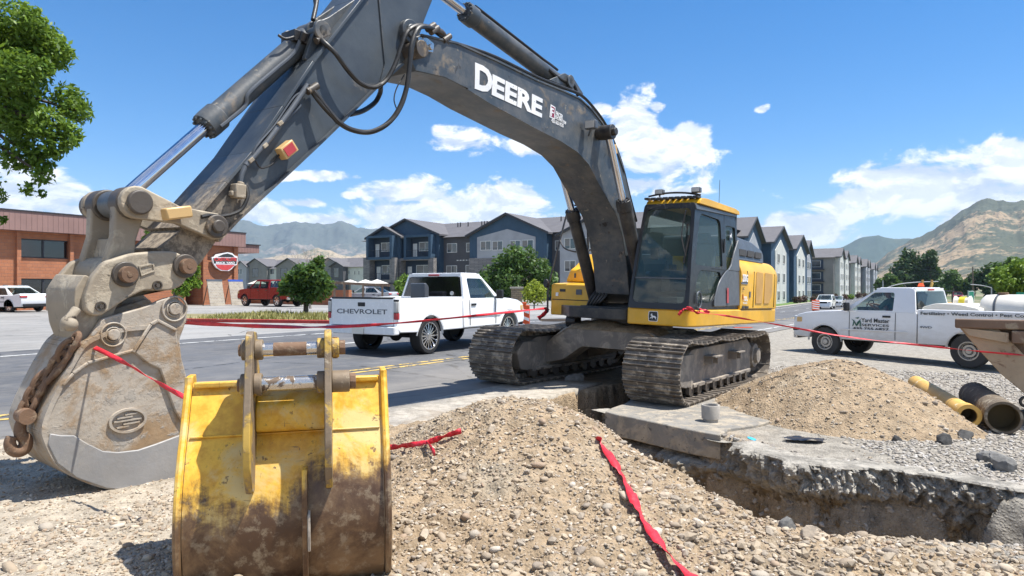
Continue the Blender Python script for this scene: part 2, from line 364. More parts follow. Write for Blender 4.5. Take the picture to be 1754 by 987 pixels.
def np_mesh(name, verts, faces, mat, parent=None, smooth=False):
    """verts (n,3) array, faces (m,k) array"""
    me = bpy.data.meshes.new(name); verts = np.asarray(verts, np.float32); faces = np.asarray(faces, np.int32)
    me.vertices.add(len(verts)); me.vertices.foreach_set('co', verts.ravel())
    k = faces.shape[1]; me.loops.add(faces.size); me.loops.foreach_set('vertex_index', faces.ravel())
    me.polygons.add(len(faces)); me.polygons.foreach_set('loop_start', np.arange(0, faces.size, k, dtype=np.int32))
    try: me.polygons.foreach_set('loop_total', np.full(len(faces), k, np.int32))
    except Exception: pass
    me.polygons.foreach_set('use_smooth', np.full(len(faces), smooth, bool))
    me.update(calc_edges=True); me.validate()
    for m in (mat if isinstance(mat, (list, tuple)) else [mat]): me.materials.append(m)
    o = bpy.data.objects.new(name, me); C.objects.link(o)
    if parent is not None: o.parent = parent
    return o
def grid_faces(nx, ny):
    i = np.arange(nx-1)[None, :]; j = np.arange(ny-1)[:, None]; a = j*nx+i
    return np.stack([a, a+1, a+nx+1, a+nx], -1).reshape(-1, 4)
def tag(o, label=None, cat=None, group=None, kind=None):
    if label: o['label'] = label
    if cat: o['category'] = cat
    if group: o['group'] = group
    if kind: o['kind'] = kind
    return o
def thing(name, label, cat, loc=(0, 0, 0), rotz=0.0, group=None, mat4=None):
    o = bpy.data.objects.new(name, None); C.objects.link(o); o.empty_display_size = 0.2
    if mat4 is not None: o.matrix_world = mat4
    else: o.location = loc; o.rotation_euler = (0, 0, rotz)
    return tag(o, label, cat, group)
def kids(o): return [c for c in bpy.data.objects if c.parent == o]
def copy_tree(o, parent=None, label=None, loc=None, rotz=None):
    c = o.copy(); C.objects.link(c); c.parent = parent
    if label: c['label'] = label
    if loc is not None: c.location = loc
    if rotz is not None: c.rotation_euler = (0, 0, rotz)
    for ch in kids(o): copy_tree(ch, c)
    return c
def text_obj(name, s, size, mat, parent=None, M4=None, bold=0.0, depth=0.002, sx=1.0, align='LEFT', spacing=1.0, fit=None, shear=0.0):
    """lettering turned into a mesh; lies in its local XY plane. fit=(w,h) squeezes it to that size"""
    cu = bpy.data.curves.new(name, 'FONT'); cu.body = s; cu.size = size; cu.extrude = depth; cu.offset = bold; cu.align_x = align; cu.space_character = spacing; cu.shear = shear
    cu.resolution_u = 3
    tmp = bpy.data.objects.new(name, cu); C.objects.link(tmp)
    dg = bpy.context.evaluated_depsgraph_get(); me = bpy.data.meshes.new_from_object(tmp.evaluated_get(dg)); me.name = name
    C.objects.unlink(tmp); bpy.data.objects.remove(tmp); bpy.data.curves.remove(cu)
    n = len(me.vertices); co = np.zeros(n*3, np.float32); me.vertices.foreach_get('co', co); co = co.reshape(-1, 3)
    co[:, 0] *= sx
    if fit is not None and n:
        lo = co.min(0); hi = co.max(0)
        co[:, 0] = (co[:, 0]-lo[0])/(hi[0]-lo[0])*fit[0]
        co[:, 1] = (co[:, 1]-lo[1])/(hi[1]-lo[1])*fit[1]
    me.vertices.foreach_set('co', co.ravel()); me.materials.clear(); me.materials.append(mat); me.update()
    o = bpy.data.objects.new(name, me); C.objects.link(o)
    if parent is not None: o.parent = parent
    if M4 is not None: o.matrix_local = M4
    return o
def frame(origin, xdir, ydir):
    """matrix whose XY plane is spanned by xdir, ydir"""
    x = Vector(xdir).normalized(); y = Vector(ydir); y = (y-x*y.dot(x)).normalized(); z = x.cross(y)
    return Matrix(((x.x, y.x, z.x, origin[0]), (x.y, y.y, z.y, origin[1]), (x.z, y.z, z.z, origin[2]), (0, 0, 0, 1)))
def spline(pts, n=8):
    """Catmull-Rom through points"""
    pts = [Vector(p) for p in pts]; out = []
    for i in range(len(pts)-1):
        p0 = pts[max(i-1, 0)]; p1 = pts[i]; p2 = pts[i+1]; p3 = pts[min(i+2, len(pts)-1)]
        for k in range(n):
            t = k/n
            out.append(0.5*((2*p1)+(p2-p0)*t+(2*p0-5*p1+4*p2-p3)*t*t+(3*p1-p0-3*p2+p3)*t**3))
    out.append(pts[-1]); return out
# numpy value noise
_rs = np.random.RandomState(11); _tab = _rs.rand(256, 256).astype(np.float32)
def vn(x, y):
    xi = np.floor(x).astype(int); yi = np.floor(y).astype(int); fx = x-xi; fy = y-yi
    fx = fx*fx*(3-2*fx); fy = fy*fy*(3-2*fy); g = lambda a, b: _tab[a & 255, b & 255]
    return (g(xi, yi)*(1-fx)*(1-fy)+g(xi+1, yi)*fx*(1-fy)+g(xi, yi+1)*(1-fx)*fy+g(xi+1, yi+1)*fx*fy)
def fbm(x, y, oct=5, gain=0.5, lac=2.03):
    x = np.asarray(x, float); y = np.asarray(y, float); a = 0.5; s = np.zeros(np.broadcast(x, y).shape); tot = 0
    for i in range(oct):
        s += a*vn(x+i*17.3, y+i*9.1); tot += a; a *= gain; x = x*lac; y = y*lac
    return s/tot
def sstep(a, b, x):
    t = np.clip((x-a)/(b-a), 0, 1); return t*t*(3-2*t)

def bucket_paint():
    m, t, b, co, o = new_mat('scraped_bucket_paint')
    sp_ = t.n('ShaderNodeSeparateXYZ'); t.link(co, sp_.inputs[0]); z = sp_.outputs[2]; x = sp_.outputs[0]
    n1 = t.noise(co, 3.2, 9, 0.68, 0.5); n2 = t.noise(co, 13, 8, 0.7); n3 = t.noise(t.scalev(co, (22, 8, 3)), 1.0, 6, 0.7)
    yel = t.mix(t.ramp(n2, 0.35, 0.65), (0.58, 0.30, 0.022), (0.76, 0.46, 0.05))
    pale = t.mix(t.ramp(n1, 0.48, 0.62), yel, (0.62, 0.46, 0.18))
    # belly ground bare by digging: boundary wanders
    edge = t.math('ADD', z, t.math('ADD', t.math('MULTIPLY', t.math('SUBTRACT', n1, 0.5), 1.0), t.math('MULTIPLY', t.math('SUBTRACT', n3, 0.5), 0.35)))
    edge = t.math('SUBTRACT', edge, t.math('MULTIPLY', t.ramp(x, 0.0, 0.12), 0.16))
    bare = t.ramp(edge, 0.62, 0.44)
    steel = t.mix(t.ramp(n1, 0.4, 0.6), (0.085, 0.045, 0.025), (0.22, 0.135, 0.07)); steel = t.mix(t.math('MULTIPLY', t.ramp(n2, 0.5, 0.66), 0.7), steel, (0.34, 0.27, 0.18))
    col = t.mix(bare, pale, steel)
    chips = t.math('MULTIPLY', t.ramp(n2, 0.60, 0.64), t.ramp(n1, 0.42, 0.55))
    col = t.mix(t.math('MULTIPLY', chips, 0.9), col, (0.16, 0.09, 0.045))
    # long thin scratches
    wv = t.noise(t.scalev(co, (3, 3, 3)), 1.0, 2, 0.5, 0.0); sc1 = t.noise(t.scalev(co, (60, 60, 4)), 1.0, 3, 0.6, 1.2); sc2 = t.noise(t.scalev(co, (6, 10, 70)), 1.0, 3, 0.6, 1.5)
    scr = t.math('MAXIMUM', t.ramp(sc1, 0.66, 0.70), t.ramp(sc2, 0.68, 0.72))
    col = t.mix(t.math('MULTIPLY', t.math('MULTIPLY', scr, t.ramp(wv, 0.42, 0.55)), 0.85), col, (0.13, 0.08, 0.05))
    t.link(col, b.inputs['Base Color'])
    t.inp(b, 'Roughness', t.math('ADD', t.math('MULTIPLY', bare, -0.05), t.ramp(n2, 0.3, 0.7, 0.34, 0.55))); t.inp(b, 'Metallic', t.math('MULTIPLY', bare, 0.25))
    bp = t.n('ShaderNodeBump'); bp.inputs['Strength'].default_value = 0.6; bp.inputs['Distance'].default_value = 0.003
    t.link(t.math('ADD', n2, t.math('MULTIPLY', chips, -0.5)), bp.inputs['Height']); t.link(bp.outputs[0], b.inputs['Normal']); return m
M['bucket_yellow'] = bucket_paint()
M['ear_steel'] = worn('scraped_ear_steel', (0.46, 0.30, 0.06), [((0.20, 0.15, 0.10), 5, 0.44, 0.08, 0.6, 0.1), ((0.36, 0.30, 0.22), 12, 0.58, 0.08, 0.8, 0)], rough=0.5, bump=0.003)

def armpaint():
    m, t, b, co, o = new_mat('arm_paint_muddy_at_tip')
    sp_ = t.n('ShaderNodeSeparateXYZ'); t.link(co, sp_.inputs[0]); n1 = t.noise(co, 3.5, 9, 0.68, 0.4); n2 = t.noise(co, 14, 8, 0.7)
    base = t.mix(t.ramp(t.noise(co, 2.3, 5, 0.6), 0.3, 0.7), (0.045, 0.055, 0.068), (0.075, 0.088, 0.10))
    base = t.mix(t.math('MULTIPLY', t.ramp(n1, 0.6, 0.7), 0.6), base, (0.17, 0.15, 0.12))
    f = t.ramp(t.math('ADD', sp_.outputs[2], t.math('MULTIPLY', t.math('SUBTRACT', n1, 0.5), 1.5)), 2.42, 1.85)
    mud = t.mix(t.ramp(n2, 0.4, 0.6), (0.13, 0.105, 0.08), (0.33, 0.27, 0.20))
    t.link(t.mix(f, base, mud), b.inputs['Base Color']); t.inp(b, 'Roughness', t.ramp(f, 0, 1, 0.42, 0.85))
    bp = t.n('ShaderNodeBump'); bp.inputs['Strength'].default_value = 0.6; bp.inputs['Distance'].default_value = 0.003; t.link(n2, bp.inputs['Height']); t.link(bp.outputs[0], b.inputs['Normal']); return m
M['arm'] = armpaint()

def dirtycar():
    m, t, b, co, o = new_mat('road_dusted_white_paint'); sp_ = t.n('ShaderNodeSeparateXYZ'); t.link(co, sp_.inputs[0])
    n = t.noise(t.scalev(co, (1, 1, 2)), 4, 7, 0.65); f = t.ramp(t.math('ADD', sp_.outputs[2], t.math('MULTIPLY', t.math('SUBTRACT', n, 0.5), 0.6)), 1.05, 0.45)
    f = t.math('MAXIMUM', t.math('MULTIPLY', f, 0.55), t.math('MULTIPLY', t.ramp(n, 0.5, 0.75), 0.12))
    t.link(t.mix(f, (0.77, 0.77, 0.77), (0.40, 0.35, 0.28)), b.inputs['Base Color']); t.inp(b, 'Roughness', t.ramp(f, 0, 0.5, 0.22, 0.6)); b.inputs['Coat Weight'].default_value = 0.3; return m
M['carwhite2'] = dirtycar()

# ================================================================ GROUND, TRENCH, ROAD
TR = [(3.3,13.4),(0.98,10.25),(0.05,8.9),(-0.1,7.6),(0.55,6.3),(1.2,5.2),(1.5,4.5),(1.8,4.2),(2.5,4.22),(3.3,4.3),(4.3,4.6),(5.2,5.2),
      (4.7,5.55),(4.2,5.6),(3.9,5.85),(3.4,6.2),(2.75,6.25),(2.5,6.75),(2.2,7.25),(1.22,8.72),(2.05,10.2),(4.1,12.9)]
def sdist(px, py, poly):
    """signed distance to a polygon, positive inside"""
    d = np.full(px.shape, 1e9); ins = np.zeros(px.shape, bool); n = len(poly)
    for i in range(n):
        ax, ay = poly[i]; bx, by = poly[(i+1) % n]; ex, ey = bx-ax, by-ay
        t = np.clip(((px-ax)*ex+(py-ay)*ey)/(ex*ex+ey*ey), 0, 1)
        d = np.minimum(d, np.hypot(px-ax-t*ex, py-ay-t*ey))
        c = ((ay > py) != (by > py)) & (px < (bx-ax)*(py-ay)/((by-ay) if by != ay else 1e-9)+ax)
        ins ^= c
    return np.where(ins, d, -d)
def ground_h(x, y):
    x = np.asarray(x, float); y = np.asarray(y, float)
    z = gz(x)
    o = x*SN.x+y*SN.y
    near = (np.abs(x) < 16) & (y < 20) & (y > -3)
    wx = x+0.16*(fbm(x*3, y*3, 4)-0.5)+0.10*(fbm(x*11+5, y*11, 3)-0.5)
    wy = y+0.16*(fbm(x*3+40, y*3, 4)-0.5)+0.10*(fbm(x*11, y*11+9, 3)-0.5)
    d = sdist(wx, wy, TR)
    dep = np.interp(x, [1.0, 3.6, 4.4, 5.2], [1.35, 1.15, 0.65, 0.35])
    far = y > 5.6
    w = np.where(far, 0.16, 0.45)
    d = np.where(far & (x > 1.0) & (y < 9.2), d+0.14, d)
    hole = dep*sstep(-0.02, 1.0, (d/w)*0.8+0.02)+0.25*dep*sstep(0.1, 0.9, d)
    hole = hole*np.where(d > -0.05, 1, 0)
    # loose, lumpy soil on the site side; road side stays smooth
    site = sstep(-4.4, -4.1, o)*sstep(20, 15, y)*sstep(16, 12, np.abs(x))
    lumps = 0.05*(fbm(x*1.3, y*1.3, 4)-0.5)+0.06*(fbm(x*4, y*4, 4)-0.5)*sstep(7.0, 5.6, y)+0.030*(fbm(x*14, y*14, 3)-0.5)*sstep(9, 5, y)
    rim = 0.10*np.exp(-((d+0.35)/0.35)**2)*sstep(6.0, 5.2, y)*(0.4+fbm(x*3, y*3, 3))
    flat = sstep(9.5, 8.5, y)*sstep(5.9, 6.4, y)*sstep(0.8, 1.2, x)*sstep(3.6, 2.8, x)   # around the slab
    z = z+site*(lumps+rim)*(1-0.85*flat)-hole*(1+0.25*(fbm(x*5, y*5+3, 4)-0.5))
    z = z-0.13*sstep(-4.48, -4.42, o)*sstep(-3.7, -4.3, o)*sstep(9.8, 9.4, y)*sstep(3, 1.5, x)*near     # cut along the gutter
    lawn = 0.03*(fbm(x*0.05, y*0.05, 4)-0.5)*sstep(20, 40, y)
    return z+lawn*0
NEAR = TR[1:12]; FARE = TR[12:]
def pdist(px, py, line):
    d = np.full(px.shape, 1e9)
    for (ax, ay), (bx, by) in zip(line[:-1], line[1:]):
        ex, ey = bx-ax, by-ay; t = np.clip(((px-ax)*ex+(py-ay)*ey)/(ex*ex+ey*ey), 0, 1); d = np.minimum(d, np.hypot(px-ax-t*ex, py-ay-t*ey))
    return d
def pile_front(x, y):
    x = np.asarray(x, float); y = np.asarray(y, float)
    wx = x+0.16*(fbm(x*2.5, y*2.5+7, 3)-0.5)+0.08*(fbm(x*9, y*9+7, 3)-0.5); wy = y+0.16*(fbm(x*2.5+9, y*2.5, 3)-0.5)
    d = sdist(wx, wy, TR); dn = pdist(wx, wy, NEAR); df = pdist(wx, wy, FARE)
    h = 0.50*np.exp(-(np.abs((x-0.05)/1.02))**2.2-(np.abs((y-6.05)/1.25))**2.2)
    h += 0.20*np.exp(-((x-0.5)/1.5)**2-((y-4.5)/1.15)**2)
    h += 0.10*np.exp(-((x-0.25)/0.5)**2-((y-5.4)/0.7)**2)
    h += 0.11*np.exp(-((x-2.2)/1.4)**2-((y-3.7)/0.45)**2)
    rg = 1-np.abs(2*fbm(x*2.6+3, y*2.6, 4)-1)*1.6; rg2 = 1-np.abs(2*fbm(x*7+3, y*7, 4)-1)*1.6
    h += 0.08*(fbm(x*2.1, y*2.1, 4)-0.5)+0.045*(rg-0.6)+0.035*(rg2-0.6)+0.026*(fbm(x*24, y*24, 3)-0.5)
    h -= 0.03
    z = gz(x)+h-np.where(d > 0, 1.5*np.maximum(dn-0.03, 0), 0)
    return np.where((d <= 0.0) & (df < dn) & (y > 5.0), -9.0, z)
def pile_right(x, y):
    a = np.hypot((x-4.38)/1.0, (y-9.15)/1.08)
    an = np.arctan2(y-9.15, x-4.38)
    r = 1.62*(1+0.10*(fbm(an*1.5+9, an*0+3, 3)-0.5)*2)
    h = 0.98*(1-a/r)
    h = np.where(h > 0, h, h*0.6); h = 0.90*np.tanh(h/0.90*1.10)
    h += 0.05*(fbm(x*3, y*3, 4)-0.5)+0.035*(fbm(x*10, y*10, 4)-0.5)+0.02*(fbm(x*25, y*25, 2)-0.5)
    return gz(x)+h-0.02
def spaced(segs):
    out = []
    for a, b, n in segs: out += list(np.linspace(a, b, n, endpoint=False))
    return np.array(out+[segs[-1][1]])
def dirt_mat(name, c_tan, c_grey, split=None, bump=0.02, pebble=True):
    m, t, b, co, o = new_mat(name)
    sp_ = t.n('ShaderNodeSeparateXYZ'); t.link(co, sp_.inputs[0])
    n0 = t.noise(co, 1.1, 6, 0.6); n1 = t.noise(co, 7, 8, 0.65); n2 = t.noise(co, 60, 4, 0.6)
    tan = t.mix(t.ramp(n1, 0.3, 0.7), [c*0.72 for c in c_tan], [min(1, c*1.25) for c in c_tan])
    gre = t.mix(t.ramp(n1, 0.3, 0.7), [c*0.70 for c in c_grey], [min(1, c*1.3) for c in c_grey])
    if split == 'ground':
        # grey clay round the trench and to the right of it, tan elsewhere
        f = t.ramp(t.math('ADD', sp_.outputs[0], t.math('MULTIPLY', t.math('SUBTRACT', n0, 0.5), 3.2)), 1.2, 3.0)
    else: f = t.ramp(n0, 0.5, 0.75)
    col = t.mix(f, tan, gre)
    col = t.mix(t.math('MULTIPLY', t.ramp(n2, 0.56, 0.70), 0.55), col, (0.50, 0.45, 0.37))
    col = t.mix(t.math('MULTIPLY', t.ramp(n2, 0.44, 0.32), 0.45), col, (0.12, 0.10, 0.08))
    if split != 'ground':
        col = t.mix(t.math('MULTIPLY', t.ramp(t.noise(co, 1.7, 6, 0.65, 0.4), 0.52, 0.68), 0.45), col, (0.19, 0.135, 0.085))
    if split == 'ground':
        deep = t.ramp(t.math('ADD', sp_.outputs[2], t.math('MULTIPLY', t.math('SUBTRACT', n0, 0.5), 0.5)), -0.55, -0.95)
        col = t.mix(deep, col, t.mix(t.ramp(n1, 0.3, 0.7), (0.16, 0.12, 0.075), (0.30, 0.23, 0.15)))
    t.link(col, b.inputs['Base Color']); b.inputs['Roughness'].default_value = 0.95; b.inputs['Specular IOR Level'].default_value = 0.2
    h = t.math('ADD', t.math('MULTIPLY', n1, 1.0), t.math('MULTIPLY', t.noise(co, 30, 8, 0.7), 0.9))
    if pebble:
        vo = t.n('ShaderNodeTexVoronoi'); t.link(co, vo.inputs['Vector']); vo.inputs['Scale'].default_value = 42
        h = t.math('ADD', h, t.math('MULTIPLY', t.ramp(vo.outputs['Distance'], 0.6, 0.1), 0.35))
    bp = t.n('ShaderNodeBump'); bp.inputs['Strength'].default_value = 0.85; bp.inputs['Distance'].default_value = bump
    t.link(h, bp.inputs['Height']); t.link(bp.outputs[0], b.inputs['Normal'])
    return m
TAN = (0.35, 0.262, 0.17); GRY = (0.30, 0.275, 0.235)
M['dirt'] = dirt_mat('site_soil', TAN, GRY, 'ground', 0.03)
M['pile'] = dirt_mat('excavated_tan_soil', TAN, (0.36, 0.30, 0.22), None, 0.03)
def asphalt(name, c, vs=0.35, dust=0.3):
    m, t, b, co, o = new_mat(name)
    big = t.noise(co, vs, 6, 0.6); fine = t.noise(co, 90, 3, 0.6); mid = t.noise(t.scalev(co, (1, 1, 1)), 3, 6, 0.65)
    col = t.mix(t.ramp(big, 0.35, 0.65), [x*0.8 for x in c], [x*1.25 for x in c])
    col = t.mix(t.math('MULTIPLY', t.ramp(mid, 0.45, 0.7), dust), col, (0.36, 0.33, 0.29))
    col = t.mix(t.math('MULTIPLY', t.ramp(fine, 0.55, 0.7), 0.35), col, [x*1.9 for x in c])
    vo = t.n('ShaderNodeTexVoronoi', feature='DISTANCE_TO_EDGE'); t.link(t.mix(0.35, co, None) if False else co, vo.inputs['Vector']); vo.inputs['Scale'].default_value = 0.30
    wob = t.math('ADD', vo.outputs['Distance'], t.math('MULTIPLY', t.math('SUBTRACT', mid, 0.5), 0.08))
    crack = t.ramp(wob, 0.006, 0.001)
    col = t.mix(t.math('MULTIPLY', crack, 0.8), col, (0.02, 0.02, 0.02))
    sx = t.n('ShaderNodeSeparateXYZ'); t.link(co, sx.inputs[0])
    oo = t.math('SUBTRACT', t.math('MULTIPLY', sx.outputs[0], SN.x), t.math('MULTIPLY', sx.outputs[1], -SN.y))
    al_ = t.math('ADD', t.math('MULTIPLY', sx.outputs[0], SD.x), t.math('MULTIPLY', sx.outputs[1], SD.y))
    st_n = t.noise(t.vec(t.math('MULTIPLY', al_, 0.12), t.math('MULTIPLY', oo, 2.2), 0.0), 1.0, 6, 0.65)
    col = t.mix(t.math('MULTIPLY', t.ramp(st_n, 0.45, 0.68), 0.45), col, (0.17, 0.16, 0.145))
    dd = t.ramp(t.math('ADD', oo, t.math('MULTIPLY', t.math('SUBTRACT', big, 0.5), 5.0)), -9.0, -5.8)
    col = t.mix(t.math('MULTIPLY', dd, 0.5), col, (0.27, 0.245, 0.21))
    t.link(col, b.inputs['Base Color']); b.inputs['Roughness'].default_value = 0.85
    bp = t.n('ShaderNodeBump'); bp.inputs['Strength'].default_value = 0.5; bp.inputs['Distance'].default_value = 0.004
    t.link(fine, bp.inputs['Height']); t.link(bp.outputs[0], b.inputs['Normal'])
    return m
M['asphalt'] = asphalt('worn_asphalt', (0.085, 0.088, 0.095), 0.3, 0.16)
M['asphaltpale'] = asphalt('pale_old_asphalt', (0.24, 0.235, 0.225), 0.15, 0.3)
M['gutter'] = dirt_mat('dusty_gutter_concrete', (0.36, 0.325, 0.275), (0.30, 0.28, 0.25), None, 0.006)
m, t, b, co, o_ = new_mat('far_valley_floor')
t.link(t.mix(t.ramp(t.noise(co, 0.02, 6, 0.6), 0.4, 0.6), (0.10, 0.13, 0.05), (0.24, 0.21, 0.14)), b.inputs['Base Color']); b.inputs['Roughness'].default_value = 1
M['valley'] = m

xs = spaced([(-9000,-400,14),(-400,-60,24),(-60,-12,30),(-12,-6,24),(-6,-1.5,70),(-1.5,5.6,300),(5.6,9,70),(9,16,50),(16,40,40),(40,400,30),(400,9000,14)])
ys = spaced([(-300,-4,12),(-4,2.0,20),(2.0,3.2,40),(3.2,7.0,190),(7.0,9.5,100),(9.5,13.5,110),(13.5,20,50),(20,60,40),(60,400,30),(400,9500,16)])
X, Y = np.meshgrid(xs, ys)
Z = ground_h(X, Y)
g = np_mesh('ground', np.stack([X, Y, Z], -1).reshape(-1, 3), grid_faces(len(xs), len(ys)), [M['dirt'], M['valley']], smooth=True)
cx = (X[:-1, :-1]+X[1:, 1:])/2; cy = (Y[:-1, :-1]+Y[1:, 1:])/2; oo = cx*SN.x+cy*SN.y
idx = ((cy > 55) | (oo < -20) | (np.abs(cx) > 60)).astype(np.int32).ravel()
g.data.polygons.foreach_set('material_index', idx); g['kind'] = 'structure'

def pile_obj(name, fn, x0, x1, y0, y1, step, label):
    xa = np.arange(x0, x1, step); ya = np.arange(y0, y1, step); A, B = np.meshgrid(xa, ya)
    zp = fn(A, B); zg = ground_h(A, B); keep = (zp > zg-0.06)
    vid = np.arange(A.size).reshape(A.shape); f = grid_faces(len(xa), len(ya))
    ok = keep.ravel()[f].all(1); f = f[ok]
    used = np.unique(f); remap = -np.ones(A.size, int); remap[used] = np.arange(len(used))
    V = np.stack([A, B, zp], -1).reshape(-1, 3)[used]
    o = np_mesh(name, V, remap[f], M['pile'], smooth=True)
    return tag(o, label, 'dirt pile')
pile_obj('dirt_pile', pile_front, -3.2, 4.9, 2.2, 8.3, 0.022, 'large foreground mound of tan stony spoil beside the trench')
pile_obj('dirt_pile', pile_right, 2.4, 6.5, 7.1, 11.2, 0.028, 'conical heap of tan gravelly dirt between the tracks and the pipes')
SPL = [(-14.0, 4.6), (-9.0, 5.6), (-4.8, 6.35), (-3.9, 6.45), (-3.1, 6.55), (-1.75, 5.6), (-1.3, 5.2), (-1.0, 4.0), (-1.0, 1.5), (-14.0, 1.5)]
def spill(x, y):
    x = np.asarray(x, float); y = np.asarray(y, float)
    d = sdist(x+0.5*(fbm(x*1.1, y*1.1+3, 4)-0.5), y+0.5*(fbm(x*1.1+8, y*1.1, 4)-0.5), SPL)
    return np.where(d < -0.2, -9.0, 0.0)+gz(x)+0.075*sstep(-0.05, 0.5, d)-0.06*sstep(0.0, -0.1, d)+0.02*(fbm(x*3, y*3, 4)-0.5)+0.016*(fbm(x*14, y*14, 3)-0.5)-0.01
M['dusty'] = dirt_mat('pale_dusty_gravel', (0.40, 0.345, 0.27), (0.36, 0.32, 0.26), None, 0.02)
xa = np.arange(-9.0, -0.9, 0.035); ya = np.arange(1.8, 7.2, 0.035); A, B = np.meshgrid(xa, ya); zp = spill(A, B); keep = zp > np.maximum(ground_h(A, B)-0.01, gz(A)+0.0)
vid = np.arange(A.size); f = grid_faces(len(xa), len(ya)); f = f[keep.ravel()[f].all(1)]; used = np.unique(f); remap = -np.ones(A.size, int); remap[used] = np.arange(len(used))
tag(np_mesh('gravel_shoulder', np.stack([A, B, zp], -1).reshape(-1, 3)[used], remap[f], M['dusty'], smooth=True), kind='structure')
def surf(x, y):
    x = np.asarray(x, float); y = np.asarray(y, float)
    return np.maximum(np.maximum(np.maximum(ground_h(x, y), np.where(y < 7.2, spill(x, y), -9)), pile_front(x, y)), np.where(y > 7.2, pile_right(x, y), -9))

# ---- loose stones (uncountable): one mesh
def stone_mat(name, cols):
    m, t, b, co, o = new_mat(name)
    g = t.n('ShaderNodeNewGeometry'); rp = t.n('ShaderNodeValToRGB'); t.link(g.outputs['Random Per Island'], rp.inputs[0])
    el = rp.color_ramp.elements
    while len(el) < len(cols): el.new(0.5)
    for i, c in enumerate(cols): el[i].position = i/(len(cols)); el[i].color = (*c, 1)
    rp.color_ramp.interpolation = 'CONSTANT'
    t.link(t.mix(t.math('MULTIPLY', t.noise(co, 25, 5, 0.6), 0.6), rp.outputs[0], (0.38, 0.31, 0.23)), b.inputs['Base Color'])
    b.inputs['Roughness'].default_value = 0.85
    bp = t.n('ShaderNodeBump'); bp.inputs['Distance'].default_value = 0.004; t.link(t.noise(co, 70, 5, 0.6), bp.inputs['Height']); t.link(bp.outputs[0], b.inputs['Normal'])
    return m
M['stones'] = stone_mat('mixed_gravel', [(0.38,0.295,0.20),(0.25,0.195,0.14),(0.48,0.40,0.30),(0.32,0.25,0.175),(0.20,0.165,0.135),(0.54,0.48,0.40),(0.30,0.205,0.135),(0.35,0.31,0.255)])
M['greystones'] = stone_mat('grey_gravel', [(0.30,0.29,0.27),(0.20,0.19,0.18),(0.42,0.40,0.37),(0.26,0.25,0.23),(0.34,0.31,0.27),(0.48,0.47,0.45)])
def ico(sub):
    bm = bmesh.new(); bmesh.ops.create_icosphere(bm, subdivisions=sub, radius=1); v = np.array([x.co[:] for x in bm.verts]); f = np.array([[q.index for q in p.verts] for p in bm.faces]); bm.free(); return v, f
def stones(name, pts, sizes, sub, mat, seed=1, sink=0.25, surf_fn=None, flat=0.65):
    rs = np.random.RandomState(seed); bv, bf = ico(sub); n = len(pts); k = len(bv)
    ang = rs.rand(n)*2*PI; c, s = np.cos(ang), np.sin(ang)
    sc3 = np.stack([rs.uniform(0.8, 1.5, n), rs.uniform(0.65, 1.0, n), rs.uniform(0.45, 0.8, n)*flat/0.65], -1)
    jit = 1+rs.uniform(-0.22, 0.22, (n, k, 1))*(1 if sub == 1 else 0.55)
    V = bv[None]*jit*sc3[:, None, :]*sizes[:, None, None]
    til = rs.uniform(-0.5, 0.5, n); ct, s_t = np.cos(til), np.sin(til)
    x = V[..., 0]*ct[:, None]-V[..., 2]*s_t[:, None]; z = V[..., 0]*s_t[:, None]+V[..., 2]*ct[:, None]; V = np.stack([x, V[..., 1], z], -1)
    x = V[..., 0]*c[:, None]-V[..., 1]*s[:, None]; y = V[..., 0]*s[:, None]+V[..., 1]*c[:, None]; V = np.stack([x, y, V[..., 2]], -1)
    V += pts[:, None, :]; V[..., 2] += (sizes*sink)[:, None]
    Fc = bf[None]+(np.arange(n)*k)[:, None, None]
    o = np_mesh(name, V.reshape(-1, 3), Fc.reshape(-1, bf.shape[1]), mat, smooth=(sub > 1))
    return tag(o, kind='stuff')
def scatter(n, fn, seed):
    rs = np.random.RandomState(seed); out = []
    tot = 0
    while tot < n:
        x, y = fn(rs, 20000); out.append(np.stack([x, y], -1)); tot += len(x)
    p = np.concatenate(out)[:n]
    return np.stack([p[:, 0], p[:, 1], surf(p[:, 0], p[:, 1])], -1)
def view_region(y0, y1, cond):
    def fn(rs, n):
        iy = rs.rand(n); y = y0*(y1/y0)**iy; x = y*rs.uniform(-0.78, 0.78, n)
        ok = cond(x, y, rs); return x[ok], y[ok]
    return fn
def offs(x, y): return x*SN.x+y*SN.y
def tanreg(x, y, rs):
    inpile = (pile_front(x, y) > ground_h(x, y)+0.0) | ((y > 7.2) & (pile_right(x, y) > ground_h(x, y)))
    bare = (sdist(x, y, TR) < 0.0)
    slab = (x > 1.0) & (x < 3.4) & (y > 6.3) & (y < 9.5)
    return (offs(x, y) > -4.3) & (inpile | (bare & (rs.rand(len(x)) < 0.35) & ~slab & (x < 2.8+rs.rand(len(x)))))
def greyreg(x, y, rs): return (offs(x, y) > -4.3) & (sdist(x, y, TR) < 0.0) & (x > 2.6+1.5*rs.rand(len(x))) & (x < 12) & (pile_front(x, y) < ground_h(x, y)+0.03) & (((y > 5) & (x > 3.6)) | (y < 4.6)) & (pile_right(x, y) < ground_h(x, y)) 
rs = np.random.RandomState(5)
p = scatter(20000, view_region(2.6, 11.5, tanreg), 3); stones('gravel', p, 0.004+0.010*rs.rand(len(p))**2.2+0.0005*p[:, 1], 1, M['stones'], 4)
p = scatter(1300, view_region(2.6, 11, tanreg), 8); stones('gravel', p, 0.011+0.028*rs.rand(len(p))**3.5, 2, M['stones'], 9, 0.2)
p = scatter(7000, view_region(2.8, 15, greyreg), 12); stones('gravel', p, 0.007+0.014*rs.rand(len(p))**2+0.0008*p[:, 1], 1, M['greystones'], 14)
def rubreg(x, y, rs): return (x > 0.9) & (y < 5.2) & (sdist(x, y, TR) < 0.1)
